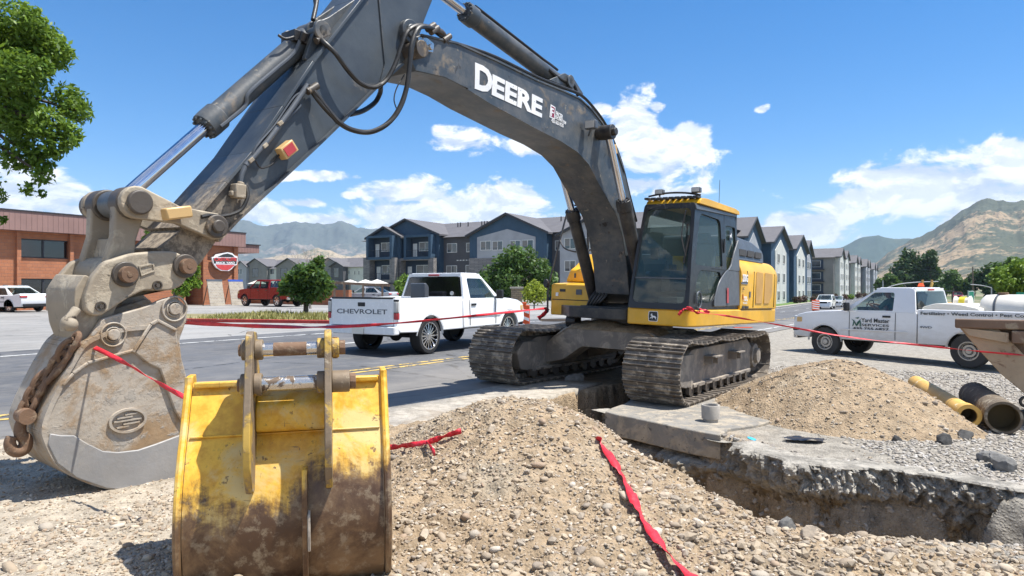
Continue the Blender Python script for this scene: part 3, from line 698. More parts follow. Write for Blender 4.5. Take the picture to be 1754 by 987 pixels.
M['clods'] = stone_mat('soil_clods', [(0.38,0.30,0.205),(0.30,0.24,0.17),(0.42,0.34,0.24),(0.33,0.27,0.195),(0.25,0.21,0.165)])
p = scatter(1100, view_region(2.7, 5.2, rubreg), 52); stones('gravel', p, 0.008+0.034*rs.rand(len(p))**3.2, 1, M['clods'], 54, 0.15)
def rimreg(x, y, rs):
    d = pdist(x, y, FARE); return (d < 0.30*rs.rand(len(x))**1.5+0.02) & (sdist(x, y, TR) < 0.0) & (y > 5) & (x > 1.9)
p = scatter(1100, view_region(5.2, 8.5, rimreg), 82); stones('gravel', p, 0.008+0.030*rs.rand(len(p))**3, 1, M['greystones'], 84, 0.2)
def tanpile(x, y, rs): return tanreg(x, y, rs) & (rs.rand(len(x)) < 0.9)
p = scatter(2600, view_region(2.7, 9, tanpile), 62); stones('gravel', p, 0.010+0.022*rs.rand(len(p))**2.0, 1, M['clods'], 64, 0.05)
def leftreg(x, y, rs): return (sdist(x, y, SPL) > 0.0+0.5*rs.rand(len(x))) | ((offs(x, y) > -4.2) & (x < -1.2) & (y < 6))
p = scatter(5000, view_region(2.6, 6.6, leftreg), 22); stones('gravel', p, 0.004+0.010*rs.rand(len(p))**2, 1, M['stones'], 24)

# ---- crumbling far wall of the trench, with an overhanging crust
def trench_wall():
    line = spline([Vector((a, b, 0)) for a, b in [(1.08,8.95),(1.35,8.50),(1.80,7.82),(2.22,7.18),(2.42,6.80),(2.62,6.38),(2.95,6.20),(3.4,6.15),(3.85,5.88),(4.2,5.62),(4.7,5.52),(5.2,5.45),(5.7,5.5)]], 34)
    ns = len(line); T_ = np.concatenate([np.linspace(-0.45, 0, 14, endpoint=False), np.linspace(0, 1, 80)]); V = []
    P2 = np.array([(v.x, v.y) for v in line]); tg = np.gradient(P2, axis=0); tg /= np.linalg.norm(tg, axis=1)[:, None]; nrm = np.stack([-tg[:, 1], tg[:, 0]], -1)
    k = 25; nrm = np.stack([np.convolve(np.pad(nrm[:, c], k, 'edge'), np.ones(2*k+1)/(2*k+1), 'valid') for c in (0, 1)], -1); nrm /= np.linalg.norm(nrm, axis=1)[:, None]
    nrm = -nrm if nrm[len(nrm)//2, 1] > 0 else nrm          # towards the trench (viewer side)
    s = np.cumsum(np.r_[0, np.linalg.norm(np.diff(P2, axis=0), axis=1)])
    S, TT = np.meshgrid(s, T_); dep = np.interp(S, [0, 3, 4.2, 5.4, 6], [1.3, 1.2, 0.95, 0.5, 0.3]); slab = sstep(2.35, 2.05, S)
    down = np.maximum(TT, 0)
    lip = 0.05+0.10*fbm(S*2.2, S*0+3, 4); n1 = fbm(S*2.4, down*2.6, 5, 0.6); n2 = fbm(S*8, down*5+7, 4, 0.6); n3 = fbm(S*24, down*14, 3)
    cave = sstep(0.52, 0.72, fbm(S*1.3+11, S*0, 3)+0.25*down)*sstep(0.18, 0.42, down)*0.28
    off = lip+0.24*(n1-0.45)+0.20*(np.abs(n2-0.5))*1.8+0.09*(n3-0.5)-cave+0.10*down-0.07
    q1 = fbm(S*5.5+2, down*4.2+1, 4, 0.6); q2 = fbm(S*13+5, down*9+2, 3, 0.6); off = off+0.30*(np.floor(q1*9)/9-q1*0.55-0.22)+0.10*(np.floor(q2*8)/8-0.5)
    off = off*sstep(0.0, 0.05, down+0.02)+(1-sstep(0.0, 0.05, down+0.02))*(lip-0.03)
    off = off+slab*(0.10*sstep(0.2, 0.3, down)-0.16*sstep(0.26, 0.2, down))
    back = np.minimum(TT, 0)
    o2 = np.where(TT < 0, lip-0.03+back, off); x = P2[:, 0][None]+nrm[:, 0][None]*o2; y = P2[:, 1][None]+nrm[:, 1][None]*o2
    z = gz(x)+np.where(TT < 0, 0.016+0.02*(fbm(x*6, y*6, 4)-0.5)-0.05*sstep(-0.3, -0.45, TT), -dep*down-0.03*down-0.05*(n2-0.5)*down)-slab*0.05*(TT < 0.03)
    o = np_mesh('trench_wall', np.stack([x, y, z], -1).reshape(-1, 3), grid_faces(ns, len(T_)), M['wallclay'], smooth=False); o['kind'] = 'structure'
m, t, b, co, o_ = new_mat('broken_grey_clay')
sp_ = t.n('ShaderNodeSeparateXYZ'); t.link(co, sp_.inputs[0]); n1 = t.noise(co, 5, 9, 0.7); n2 = t.noise(co, 22, 6, 0.7)
gcol = t.mix(t.ramp(n1, 0.35, 0.65), (0.20, 0.185, 0.16), (0.46, 0.425, 0.365)); bcol = t.mix(t.ramp(n1, 0.35, 0.65), (0.17, 0.13, 0.085), (0.34, 0.27, 0.18))
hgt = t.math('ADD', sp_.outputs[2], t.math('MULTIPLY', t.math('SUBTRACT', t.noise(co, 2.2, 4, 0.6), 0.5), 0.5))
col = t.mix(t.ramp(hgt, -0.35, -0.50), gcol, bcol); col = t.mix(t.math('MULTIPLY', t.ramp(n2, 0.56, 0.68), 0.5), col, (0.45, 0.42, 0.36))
t.link(col, b.inputs['Base Color']); b.inputs['Roughness'].default_value = 0.95
bp = t.n('ShaderNodeBump'); bp.inputs['Strength'].default_value = 1.0; bp.inputs['Distance'].default_value = 0.05; t.link(t.math('ADD', n1, t.math('MULTIPLY', n2, 0.5)), bp.inputs['Height']); t.link(bp.outputs[0], b.inputs['Normal'])
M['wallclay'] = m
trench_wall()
# ---- single lumps one can point at
def rock(name, label, pos, size, sc3, mat, seed, cat='rock'):
    rn = random.Random(seed); bm = bmesh.new(); bmesh.ops.create_icosphere(bm, subdivisions=4, radius=1)
    off = Vector((seed*3.1, seed*1.7, 0))
    for v in bm.verts:
        c = v.co.normalized(); q = 1+0.35*noise.noise(c*1.3+off)+0.16*noise.noise(c*3.5+off)+0.06*noise.noise(c*9+off)
        # chop flat facets
        v.co = Vector((c.x*sc3[0], c.y*sc3[1], c.z*sc3[2]))*q
        for nrm in FAC[seed % len(FAC)]:
            dd = v.co.dot(nrm)-0.50
            if dd > 0: v.co -= nrm*dd
        v.co = v.co*size
    me = bpy.data.meshes.new(name); bm.to_mesh(me); bm.free(); me.materials.append(mat)
    o = bpy.data.objects.new(name, me); C.objects.link(o)
    o.location = (pos[0], pos[1], float(surf(np.array([pos[0]]), np.array([pos[1]]))[0])+size*sc3[2]*0.45); o.rotation_euler = (rn.uniform(-.3, .3), rn.uniform(-.3, .3), rn.uniform(0, 6))
    return tag(o, label, cat)
FAC = [[Vector((rnd.uniform(-1, 1), rnd.uniform(-1, 1), rnd.uniform(-0.4, 1))).normalized() for _ in range(11)] for _ in range(9)]
M['rocktan'] = plain('tan_boulder_stone', (0.44, 0.36, 0.27), 0.9, var=0.25, vs=9, bump=0.006, bs=50)
M['rockgrey'] = plain('grey_broken_asphalt', (0.17, 0.165, 0.155), 0.9, var=0.4, vs=12, bump=0.012, bs=45)
M['clod'] = plain('dark_asphalt_clod', (0.07, 0.068, 0.065), 0.9, var=0.4, vs=14, bump=0.01, bs=50)
for k, (px, py, s, lab, mt) in enumerate([
    (1140, 905, 0.055, 'rounded pale cobble just right of the red tape on the mound', 'rocktan'),
    (885, 935, 0.045, 'squarish pale cobble lowest on the front mound', 'rocktan'),
    (728, 948, 0.045, 'pale round cobble beside the yellow bucket rim at the bottom', 'rocktan'),
    (843, 838, 0.05, 'oblong white cobble standing out in the middle of the mound', 'rocktan'),
    (1265, 880, 0.09, 'brown clod perched on the near lip of the trench', 'rocktan'),
    (1385, 960, 0.09, 'angular tan rock in the rubble below the trench', 'rocktan'),
    (1345, 935, 0.07, 'grey angular rock in the rubble below the trench', 'rockgrey'),
    (1570, 885, 0.10, 'leaning grey rock on the near lip at the right of the trench', 'rockgrey'),
    (1720, 805, 0.17, 'largest broken asphalt slab lying on grey gravel at right', 'rockgrey'),
    (1690, 790, 0.12, 'broken asphalt piece behind the largest slab at right', 'rockgrey'),
    (1615, 760, 0.12, 'dark asphalt clod before the mouth of the yellow pipe', 'clod'),
    (1650, 752, 0.10, 'upright dark clod directly below the two pipes', 'clod'),
    (1535, 757, 0.07, 'small dark clod at the front foot of the conical heap', 'clod'),
    (985, 655, 0.16, 'broken kerb lump on the trench edge beside the left track', 'rockgrey')]):
    q = G(px, py); rock('rock', lab, (q.x, q.y), s, (1.25, 0.85, 0.7), M[mt], k+1)

# ---- sheets: road, lines, gutter, pavements
def strip(name, l0, l1, o0, o1, dz, mat, nl=60, no=8, kind='structure', thick=0):
    ls = np.linspace(l0, l1, nl); os_ = np.linspace(o0, o1, no); A, B = np.meshgrid(ls, os_)
    x = A*SD.x+B*SN.x; y = A*SD.y+B*SN.y; z = gz(x)+dz
    o = np_mesh(name, np.stack([x, y, z], -1).reshape(-1, 3), grid_faces(nl, no)[:, ::-1], mat, smooth=True)
    if thick:
        md = o.modifiers.new('thickness', 'SOLIDIFY'); md.thickness = thick; md.offset = -1
    if kind: o['kind'] = kind
    return o
strip('road', -60, 700, -16.4, -5.55, 0.020, M['asphalt'], 380, 12)
strip('parking_lot', -110, 75, -75, -16.4, 0.012, M['asphaltpale'], 120, 20)
strip('gutter', -60, 10.3, -5.55, -4.47, 0.030, M['gutter'], 140, 4, thick=0.16)
M['linewhite'] = worn('worn_white_road_paint', (0.62, 0.62, 0.60), [((0.10, 0.10, 0.105), 3, 0.50, 0.1, 0.9, 0)], rough=0.7, bump=0.0005)
M['lineyellow'] = worn('worn_yellow_road_paint', (0.62, 0.42, 0.10), [((0.12, 0.118, 0.11), 2.2, 0.47, 0.08, 0.9, 0), ((0.12, 0.118, 0.11), 9, 0.5, 0.08, 0.9, 0)], rough=0.7, bump=0.0005)
for a in (-8.36, -8.12): strip('road_line', -40, 400, a-0.05, a+0.05, 0.026, M['lineyellow'], 200, 2)
strip('road_line', -40, 400, -15.3, -15.18, 0.026, M['linewhite'], 200, 2)
for k in range(-4, 24): strip('lane_mark', k*9.0+1.0, k*9.0+4.0, -12.35, -12.22, 0.026, M['linewhite'], 6, 2)
strip('road_line', 17.5, 300, -6.3, -6.2, 0.026, M['linewhite'], 150, 2)
# paved far side of the street beyond the lot
strip('kerb', 45, 700, -16.75, -16.4, 0.13, M['concrete'], 150, 2, thick=0.16)
M['lawn'] = plain('mown_lawn', (0.09, 0.15, 0.03), 0.95, var=0.35, vs=0.5, bump=0.03, bs=20)
strip('lawn', 45, 700, -20.2, -16.75, 0.10, M['lawn'], 150, 3)
strip('sidewalk', 45, 700, -21.9, -20.2, 0.13, M['concrete'], 150, 3, thick=0.14)
# grass island with its red kerb
ISL = [G(318, 552), G(600, 555.5), G(760, 551), G(735, 543.5), G(600, 541), G(318, 541.5)]
mb = MB(); mb.add([(p.x, p.y, gzf(p.x)+0.11) for p in ISL]+[(p.x, p.y, gzf(p.x)-0.1) for p in ISL], [tuple(range(6))]+[(i, (i+1) % 6, 6+(i+1) % 6, 6+i) for i in range(6)])
M['verge'] = plain('dry_verge_soil', (0.22, 0.19, 0.09), 0.95, var=0.3, vs=1.0, bump=0.03, bs=12)
tag(mb.build('grass_verge', M['verge']), kind='structure')
M['redkerb'] = worn('faded_red_kerb_paint', (0.34, 0.035, 0.03), [((0.3, 0.22, 0.18), 4, 0.58, 0.1, 0.9, 0)], rough=0.8)
kb = MB()
for a, b in ((0, 1), (1, 2)):
    p, q = ISL[a], ISL[b]; kb.bar((p.x, p.y-0.09, gzf(p.x)+0.04), (q.x, q.y-0.09, gzf(q.x)+0.04), 0.16, 0.22)
tag(kb.build('kerb', M['redkerb'], bevel=0.02), kind='structure')
# grass blades on the verge
rs = np.random.RandomState(31); n = 4500; tt = rs.rand(n); uu = rs.rand(n)
bx0 = np.interp(tt, [0, 1], [ISL[0].x, ISL[2].x*0.96+ISL[1].x*0.04]); y_lo = np.interp(bx0, [ISL[0].x, ISL[1].x, ISL[2].x], [ISL[0].y, ISL[1].y, ISL[2].y])
bx = bx0; by = y_lo+0.2+uu*6.5; hb = rs.uniform(0.05, 0.22, n)*(0.6+fbm(bx*0.8, by*0.8, 3)); wb = 0.02+0.02*rs.rand(n); an = rs.rand(n)*PI; ln = rs.normal(0, 0.25, n)
bz = gz(bx)+0.10; ca, sa = np.cos(an), np.sin(an)
V = np.stack([np.stack([bx-ca*wb, by-sa*wb, bz], -1), np.stack([bx+ca*wb, by+sa*wb, bz], -1), np.stack([bx+ln*hb, by+rs.normal(0, 0.1, n), bz+hb], -1)], 1)
tag(np_mesh('grass', V.reshape(-1, 3), np.arange(3*n).reshape(-1, 3), M['grass']), kind='stuff')

# ================================================================ MOUNTAINS
def mountain_mat(name, tan, scrub, dark, s, thr, soft=0.08):
    m, t, b, co, o = new_mat(name)
    sp_ = t.n('ShaderNodeSeparateXYZ'); t.link(co, sp_.inputs[0]); g = t.n('ShaderNodeNewGeometry'); sg = t.n('ShaderNodeSeparateXYZ'); t.link(g.outputs['Normal'], sg.inputs[0])
    n1 = t.noise(co, s, 8, 0.68); n2 = t.noise(co, s*9, 6, 0.7)
    f = t.ramp(t.math('ADD', t.math('ADD', t.math('MULTIPLY', n1, 0.7), t.math('MULTIPLY', n2, 0.4)), t.math('MULTIPLY', sp_.outputs[2], thr[1])), thr[0], thr[0]+soft)
    spots = t.ramp(t.noise(co, s*22, 5, 0.75), 0.54, 0.58)
    col = t.mix(f, t.mix(t.noise(co, s*3, 5, 0.6), [c*0.8 for c in tan], [c*1.2 for c in tan]), scrub)
    col = t.mix(t.math('MULTIPLY', spots, 0.75), col, dark)
    t.link(col, b.inputs['Base Color']); b.inputs['Roughness'].default_value = 1; b.inputs['Specular IOR Level'].default_value = 0.05
    return m
def range_mesh(name, prof, r0, r1, rp, mat, seed, rough=0.35, na=360, nr=90, ns=6.0, base=-3):
    """prof: (photo x, photo y of skyline) -> heightfield whose crest stands at distance rp"""
    xs_ = [p_[0] for p_ in prof]; az = np.linspace(math.atan((xs_[0]-877)/F), math.atan((xs_[-1]-877)/F), na); rr = np.linspace(r0, r1, nr)
    A, Rr = np.meshgrid(az, rr); px = 877+F*np.tan(A)
    top = np.interp(px, xs_, [(493.5-p_[1])/F for p_ in prof])*np.cos(A)
    q = np.clip((Rr-r0)/(rp-r0), 0, 2); shape = np.where(q < 1, q**1.15, 1-0.8*(q-1))
    x = Rr*np.sin(A); y = Rr*np.cos(A)
    k = ns/rp
    wpx = x+rp*0.03*(fbm(x*k*2, y*k*2+seed, 4)-0.5); wpy = y+rp*0.03*(fbm(x*k*2+50, y*k*2, 4)-0.5)
    rid = lambda f, s_: 1-np.abs(2*fbm(wpx*k*f+s_, wpy*k*f+s_*2, 6, 0.52)-1)*2.2
    spur = 1-np.abs(2*fbm(A*ns*7+seed+0.6*fbm(x*k, y*k, 3), Rr/rp*3+seed, 4, 0.5)-1)*2.0
    rn = rough*(0.60*(1-rid(1.0, seed))+0.12*(1-spur)+0.26*(1-rid(2.7, seed+5))+0.10*(1-rid(7.3, seed+9)))
    h = top*rp*shape*(1.11-rn*np.clip(1.15-0.75*q**3, 0.22, 1))
    h += top*rp*0.03*(fbm(x*k*8, y*k*8+seed, 5, 0.6)-0.5)
    z = CH+base+np.maximum(h, -20)+0*A
    o = np_mesh(name, np.stack([x, y, z], -1).reshape(-1, 3), grid_faces(na, nr), mat, smooth=True)
    return tag(o, kind='structure')
M['mt_left'] = mountain_mat('blue_green_range', (0.26, 0.22, 0.18), (0.085, 0.10, 0.085), (0.045, 0.06, 0.055), 0.0011, (0.50, 0.00022))
M['mt_right'] = mountain_mat('dry_grass_hillside', (0.31, 0.235, 0.15), (0.09, 0.10, 0.07), (0.045, 0.06, 0.045), 0.0034, (0.565, 0.00045), 0.05)
M['mt_blue'] = mountain_mat('forested_ridge', (0.08, 0.10, 0.06), (0.05, 0.075, 0.05), (0.04, 0.06, 0.04), 0.002, (0.4, 0.0))
range_mesh('mountains', [(-500,430),(-200,390),(0,400),(200,408),(330,400),(398,386),(420,384),(452,391),(470,392),(500,381),(520,384),(545,388),(575,382),(597,379),(612,386),(630,392),(660,391),(700,398),(760,405),(820,400),(900,410),(1000,420),(1150,425)], 3600, 6800, 5600, M['mt_left'], 3.3, 0.6, 420, 110)
range_mesh('foothills', [(300,490),(400,462),(440,445),(480,440),(520,432),(545,425),(600,440),(640,430),(700,425),(800,445),(950,440),(1100,450)], 2600, 3700, 3300, mountain_mat('tan_foothill', (0.34, 0.27, 0.18), (0.09, 0.11, 0.06), (0.05, 0.07, 0.04), 0.003, (0.60, 0.0002)), 9.1, 0.5, 240, 60)
range_mesh('far_ridge', [(1150,425),(1300,422),(1400,430),(1440,425),(1480,412),(1505,406),(1540,408),(1600,409),(1700,420),(1850,430)], 4200, 5800, 5200, M['mt_blue'], 5.7, 0.35, 240, 60)
range_mesh('hillside', [(1440,496),(1470,476),(1500,452),(1520,436),(1560,415),(1600,398),(1622,382),(1650,364),(1672,354),(1690,351),(1720,352),(1754,352),(1790,358),(1850,372),(1950,385),(2100,370),(2400,390)], 1300, 3300, 2700, M['mt_right'], 1.9, 0.30, 460, 150, 9.0)

# ================================================================ EXCAVATOR
from mathutils.geometry import tessellate_polygon
def rpoly(poly, r, n=4):
    """round the corners of an outline (r: radius or list)"""
    out = []; m = len(poly)
    for i in range(m):
        p = Vector(poly[i]).to_2d(); a = Vector(poly[i-1]).to_2d(); b = Vector(poly[(i+1) % m]).to_2d()
        rr = r[i] if isinstance(r, (list, tuple)) else r
        if rr <= 0: out.append((p.x, p.y)); continue
        da = (a-p); db = (b-p); q = min(rr, da.length*0.45, db.length*0.45); s = p+da.normalized()*q; e = p+db.normalized()*q
        for k in range(n+1):
            t = k/n; v = s*(1-t)**2+p*2*t*(1-t)+e*t*t; out.append((v.x, v.y))
    return out
def holed(mb, outer, holes, f, w0, w1):
    loops = [[Vector((u, v, 0)) for u, v in outer]]+[[Vector((u, v, 0)) for u, v in h] for h in holes]
    flat = [p for l in loops for p in l]; tri = tessellate_polygon(loops); n = len(flat)
    vs = [f(p.x, p.y, w0) for p in flat]+[f(p.x, p.y, w1) for p in flat]
    fs = [tuple(reversed(t)) for t in tri]+[tuple(i+n for i in t) for t in tri]; k = 0
    for l in loops:
        m = len(l); fs += [(k+i, k+(i+1) % m, n+k+(i+1) % m, n+k+i) for i in range(m)]; k += m
    mb.add(vs, fs)
def circ(cx, cy, r, n=24, ry=None): return [(cx+r*math.cos(2*PI*i/n), cy+(ry or r)*math.sin(2*PI*i/n)) for i in range(n)]

OX, OY = 2.0, 11.5
def basis(origin, ang, up=(0.035, 0, 1)):
    z = Vector(up).normalized(); x = Vector((math.cos(ang), math.sin(ang), 0)); x = (x-z*x.dot(z)).normalized(); y = z.cross(x)
    return Matrix(((x.x, y.x, z.x, origin[0]), (x.y, y.y, z.y, origin[1]), (x.z, y.z, z.z, origin[2]), (0, 0, 0, 1)))
ER = basis((OX, OY, gzf(OX)+0.02), math.atan2(-0.825, -0.566))
U = Matrix.Rotation(R(-2.4), 4, 'Z'); EU = ER @ U; EUI = EU.inverted(); CAM = Vector((0, 0, CH))
def L(x, y, b):
    """photo pixel -> (a, z) on the machine's vertical plane at lateral offset b"""
    d = EUI.to_3x3() @ Vector(((x-877)/F, 1.0, -(y-493.5)/F)); o = EUI @ CAM
    t = (b-o.y)/d.y; p = o+d*t
    return (p.x, p.z)
def L3(x, y, b): a, z = L(x, y, b); return Vector((a, b, z))
def LL(pts, b): return [L(x, y, b) for x, y in pts]
AZ = lambda a, z, b: Vector((a, b, z))
exc = thing('excavator', 'yellow tracked excavator with dark blue-grey boom parked astride the trench', 'excavator', mat4=ER)
def ep(mb, name, mat, parent=None, **k):
    return mb.build(name, mat, parent or exc, M4=(U if parent is None else None), **k)

# ---- undercarriage (root frame)
def shoe_mb():
    m = MB(); w = 0.80; p = 0.198
    m.box((0, 0, 0.0), (p, w, 0.014))
    for x in (-0.085, -0.02, 0.045): m.prism([(x-0.012, 0.005), (x+0.012, 0.005), (x+0.006, 0.034), (x-0.006, 0.034)], lambda u, v, w_: Vector((u, w_, v)), -w/2, w/2)
    m.prism([(0.075, 0.0), (0.102, -0.006), (0.102, -0.018), (0.075, -0.012)], lambda u, v, w_: Vector((u, w_, v)), -w/2, w/2)
    for s in (-1, 1): m.box((0, s*0.085, -0.045), (0.17, 0.035, 0.08))
    for s in (-1, 1):
        for x in (-0.052, 0.012): m.cyl((x, s*0.085, 0.004), (x, s*0.085, 0.020), 0.014, n=8)
    return m
shoe_proto = None
RI = 0.40; HC = 0.455; XA = 1.86
def track_path(t):
    """distance along the loop -> (a, z, angle of tangent)"""
    r = RI; top = 2*XA; arc = PI*r; per = 2*top+2*arc; t = t % per
    if t < top:   # along the bottom towards the front
        return (-XA+t, HC-r, 0.0)
    t -= top
    if t < arc:
        th = t/r; return (XA+r*math.sin(th), HC-r*math.cos(th), th)
    t -= arc
    if t < top:
        x = XA-t; sag = -0.035*abs(math.sin(t/top*PI*3)) if True else 0
        return (x, HC+r+sag, PI+0.035*PI*3/top*math.cos(t/top*PI*3)*(1 if math.sin(t/top*PI*3) > 0 else -1)*-1*-1)
    t -= top; th = t/r
    return (-XA-r*math.sin(th), HC+r*math.cos(th), PI+th)
PER = 4*XA+2*PI*RI; NS = 49
for side in (1, -1):
    bc = side*1.30
    tr = thing('track', None, None); tr.parent = exc
    del_keys = [k for k in ('category',) if k in tr]
    for k in range(NS):
        x, z, an = track_path(k*PER/NS+0.05)
        if shoe_proto is None: o = shoe_mb().build('track_shoe', M['shoe'], tr); shoe_proto = o
        else:
            o = shoe_proto.copy(); C.objects.link(o); o.parent = tr
        # outward normal points away from the loop
        rot = Matrix.Rotation(-an, 4, 'Y') @ Matrix.Rotation(PI, 4, 'X')
        o.matrix_local = Matrix.Translation((x, bc, z)) @ rot
    fr = MB()
    prof = rpoly([(-1.62, 0.17), (1.35, 0.17), (1.55, 0.30), (1.55, 0.60), (1.30, 0.72), (-1.45, 0.76), (-1.75, 0.60), (-1.75, 0.30)], 0.05)
    fr.prism(prof, lambda u, v, w: Vector((u, w, v)), bc-0.20, bc+0.20)
    fr.prism([(-1.55, 0.19), (1.3, 0.19), (1.3, 0.245), (-1.55, 0.245)], lambda u, v, w: Vector((u, w, v)), bc-0.25, bc+0.25)
    fr.prism(rpoly([(1.28, 0.16), (1.75, 0.24), (1.86, 0.50), (1.7, 0.66), (1.28, 0.66)], 0.04), lambda u, v, w: Vector((u, w, v)), bc-0.225, bc+0.225)
    ob = fr.build('track_frame', M['trackframe'], tr, bevel=0.008)
    s_ = side
    for x in (0.62, -0.55):
        st_ = MB(); st_.box((x, bc+s_*0.29, 0.60), (0.34, 0.17, 0.025)); st_.box((x-0.12, bc+s_*0.26, 0.54), (0.02, 0.12, 0.12)); st_.box((x+0.12, bc+s_*0.26, 0.54), (0.02, 0.12, 0.12))
        st_.build('step', M['trackframe'], tr, bevel=0.004)
    for k in range(9):
        ro = MB(); x = -1.40+k*0.34; ro.lathe((x, bc-0.22, 0.155), (0, 1, 0), [(0, 0.0), (0, 0.095), (0.05, 0.095), (0.06, 0.075), (0.16, 0.07), (0.28, 0.07), (0.38, 0.075), (0.39, 0.095), (0.44, 0.095), (0.44, 0)], 16)
        for q in (-1, 1): ro.box((x+0.17, bc+q*0.235, 0.17), (0.07, 0.05, 0.10))
        ro.build('roller', M['darksteel'], tr, smooth=True)
    for x in (-0.75, 0.65):
        cr = MB(); cr.cyl((x, bc-0.12, 0.79), (x, bc+0.17, 0.79), 0.055, n=16); cr.cyl((x, bc+0.10, 0.79), (x, bc+0.17, 0.79), 0.07, n=16); cr.box((x, bc, 0.74), (0.10, 0.10, 0.08))
        cr.build('carrier_roller', M['darksteel'], tr, smooth=True)
    idl = MB(); idl.lathe((XA, bc-0.09, HC), (0, 1, 0), [(0, 0), (0, 0.14), (0.03, 0.14), (0.03, 0.31), (0, 0.33), (0, 0.375), (0.18, 0.375), (0.18, 0.33), (0.15, 0.31), (0.15, 0.14), (0.18, 0.14), (0.18, 0)], 32)
    idl.build('idler', M['shoe'], tr, smooth=True)
    sp = MB(); teeth = []
    for k in range(42):
        rr = 0.375 if k % 2 == 0 else 0.315; teeth.append((-XA+rr*math.cos(2*PI*k/42), HC+rr*math.sin(2*PI*k/42)))
    sp.prism(teeth, lambda u, v, w: Vector((u, w, v)), bc-0.035, bc+0.035); sp.cyl((-XA, bc-0.2, HC), (-XA, bc+0.24, HC), 0.24, 0.21, n=28); sp.cyl((-XA, bc+0.24, HC), (-XA, bc+0.30, HC), 0.13, n=20)
    sp.build('sprocket', M['trackframe'], tr, bevel=0.006)
    gd = MB(); gd.box((0, bc, 0.10), (3.3, 0.10, 0.05)); gd.build('link_chain', M['darksteel'], tr)
cb = MB()   # arched car body between the tracks
arch = rpoly([(-1.12, 0.28), (-1.12, 0.62), (-0.75, 0.90), (0.75, 0.90), (1.12, 0.62), (1.12, 0.28), (0.78, 0.36), (0.45, 0.60), (-0.45, 0.60), (-0.78, 0.36)], 0.06)
for x0, x1 in ((0.52, 0.95), (-0.95, -0.52)): cb.prism(arch, lambda u, v, w: Vector((w, u, v)), x0, x1)
cb.box((0, 0, 0.77), (1.2, 1.5, 0.28)); cb.cyl((0, 0, 0.86), (0, 0, 1.0), 0.66, n=40)
cb.build('car_body', M['trackframe'], exc, bevel=0.01)
sr = MB(); sr.cyl((0, 0, 0.99), (0, 0, 1.09), 0.70, n=48); sr.cyl((0, 0, 0.93), (0, 0, 0.99), 0.60, n=40); sr.build('swing_ring', M['black'], exc, bevel=0.006)
di = MB(); rs = np.random.RandomState(3)   # soil lying on the car body
nx_, ny_ = 26, 40; V = []; 
for j in range(ny_):
    for i in range(nx_):
        a = 0.25+0.72*i/(nx_-1); b = -1.02+2.04*j/(ny_-1)
        e = math.sin(PI*i/(nx_-1))**0.6*math.sin(PI*j/(ny_-1))**0.4; top = 0.90-0.28*max(0, (abs(b)-0.7)/0.4)
        V.append((a, b, top-0.03+0.13*e*(0.5+float(fbm(a*4+2, b*4, 4)))+0.02*float(fbm(a*20, b*20, 3))))
di_o = np_mesh('soil_heap', V, grid_faces(nx_, ny_), M['pile'], exc, smooth=True)

# ---- upper structure
dk = MB()
dk.prism(rpoly([(1.15, -0.55), (1.15, 0.45), (-0.2, 1.40), (-2.7, 1.40), (-2.95, 0.9), (-3.0, 0), (-2.95, -0.9), (-2.7, -1.36), (0.2, -1.36)], 0.05), lambda u, v, w: Vector((u, v, w)), 1.07, 1.24)
ep(dk, 'deck', M['black'], bevel=0.01)
sk = MB()   # yellow skirt under the cab and along the side
sk.prism(rpoly([(1.22, 0.50), (1.22, 1.47), (0.9, 1.52), (-2.85, 1.52), (-3.05, 1.44), (-3.15, 1.1), (-2.8, 1.1), (-2.7, 1.3), (0.8, 1.3), (0.9, 0.50)], 0.07), lambda u, v, w: Vector((u, v, w)), 1.03, 1.275)
ep(sk, 'skirt', M['yellow'], bevel=0.03, seg=4)
hs = MB()   # engine side housing, rounded
sec = rpoly([(0.30, 1.28), (1.515, 1.28), (1.525, 1.95), (1.40, 2.12), (1.15, 2.16), (0.30, 2.16)], [0, 0, 0.25, 0.2, 0.1, 0], 5)
hs.prism(sec, lambda u, v, w: Vector((w, u, v)), -0.84, -2.86)
sec2 = [(0.30+(u-0.30)*0.92, 1.28+(v-1.28)*0.96) for u, v in sec]
k0 = len(hs.v)
hs2 = MB(); rows = []
for t in range(5):
    th = t/4*PI/2; a = -2.86-0.20*math.sin(th); q = 1-(1-math.cos(th))*0.16
    rows.append([Vector((a, 0.30+(u-0.30)*q, 1.28+(v-1.28)*(1-(1-q)*0.7))) for u, v in sec])
n_ = len(sec)
for t in range(4): hs.add(rows[t]+rows[t+1], [(i, (i+1) % n_, n_+(i+1) % n_, n_+i) for i in range(n_)])
hs.add(rows[4], [tuple(range(n_))])
hso = ep(hs, 'engine_housing', M['yellow'], bevel=0.012, seg=3)
cw = MB(); cw.prism(rpoly([(-2.35, -1.36), (-2.35, 1.05), (-2.78, 1.25), (-3.02, 0.8), (-3.08, 0), (-3.02, -0.8), (-2.78, -1.3)], 0.15), lambda u, v, w: Vector((u, v, w)), 1.04, 2.10)
ep(cw, 'counterweight', M['yellow'], bevel=0.05, seg=4)
eh = MB(); eh.prism(rpoly([(-0.90, -0.9), (-0.90, 0.95), (-2.3, 0.95), (-2.3, -0.9)], 0.1), lambda u, v, w: Vector((u, v, w)), 1.25, 2.2)
eh.prism(rpoly([(-0.86, 2.10), (-2.42, 2.10), (-2.36, 2.34), (-1.95, 2.47), (-0.86, 2.53)], 0.08), lambda u, v, w: Vector((u, w-(0.10*max(0, (v-2.3)/0.2) if w > 1 else 0), v)), 0.1, 1.40)
ep(eh, 'engine_hood', M['greypanel'], bevel=0.02, seg=3)
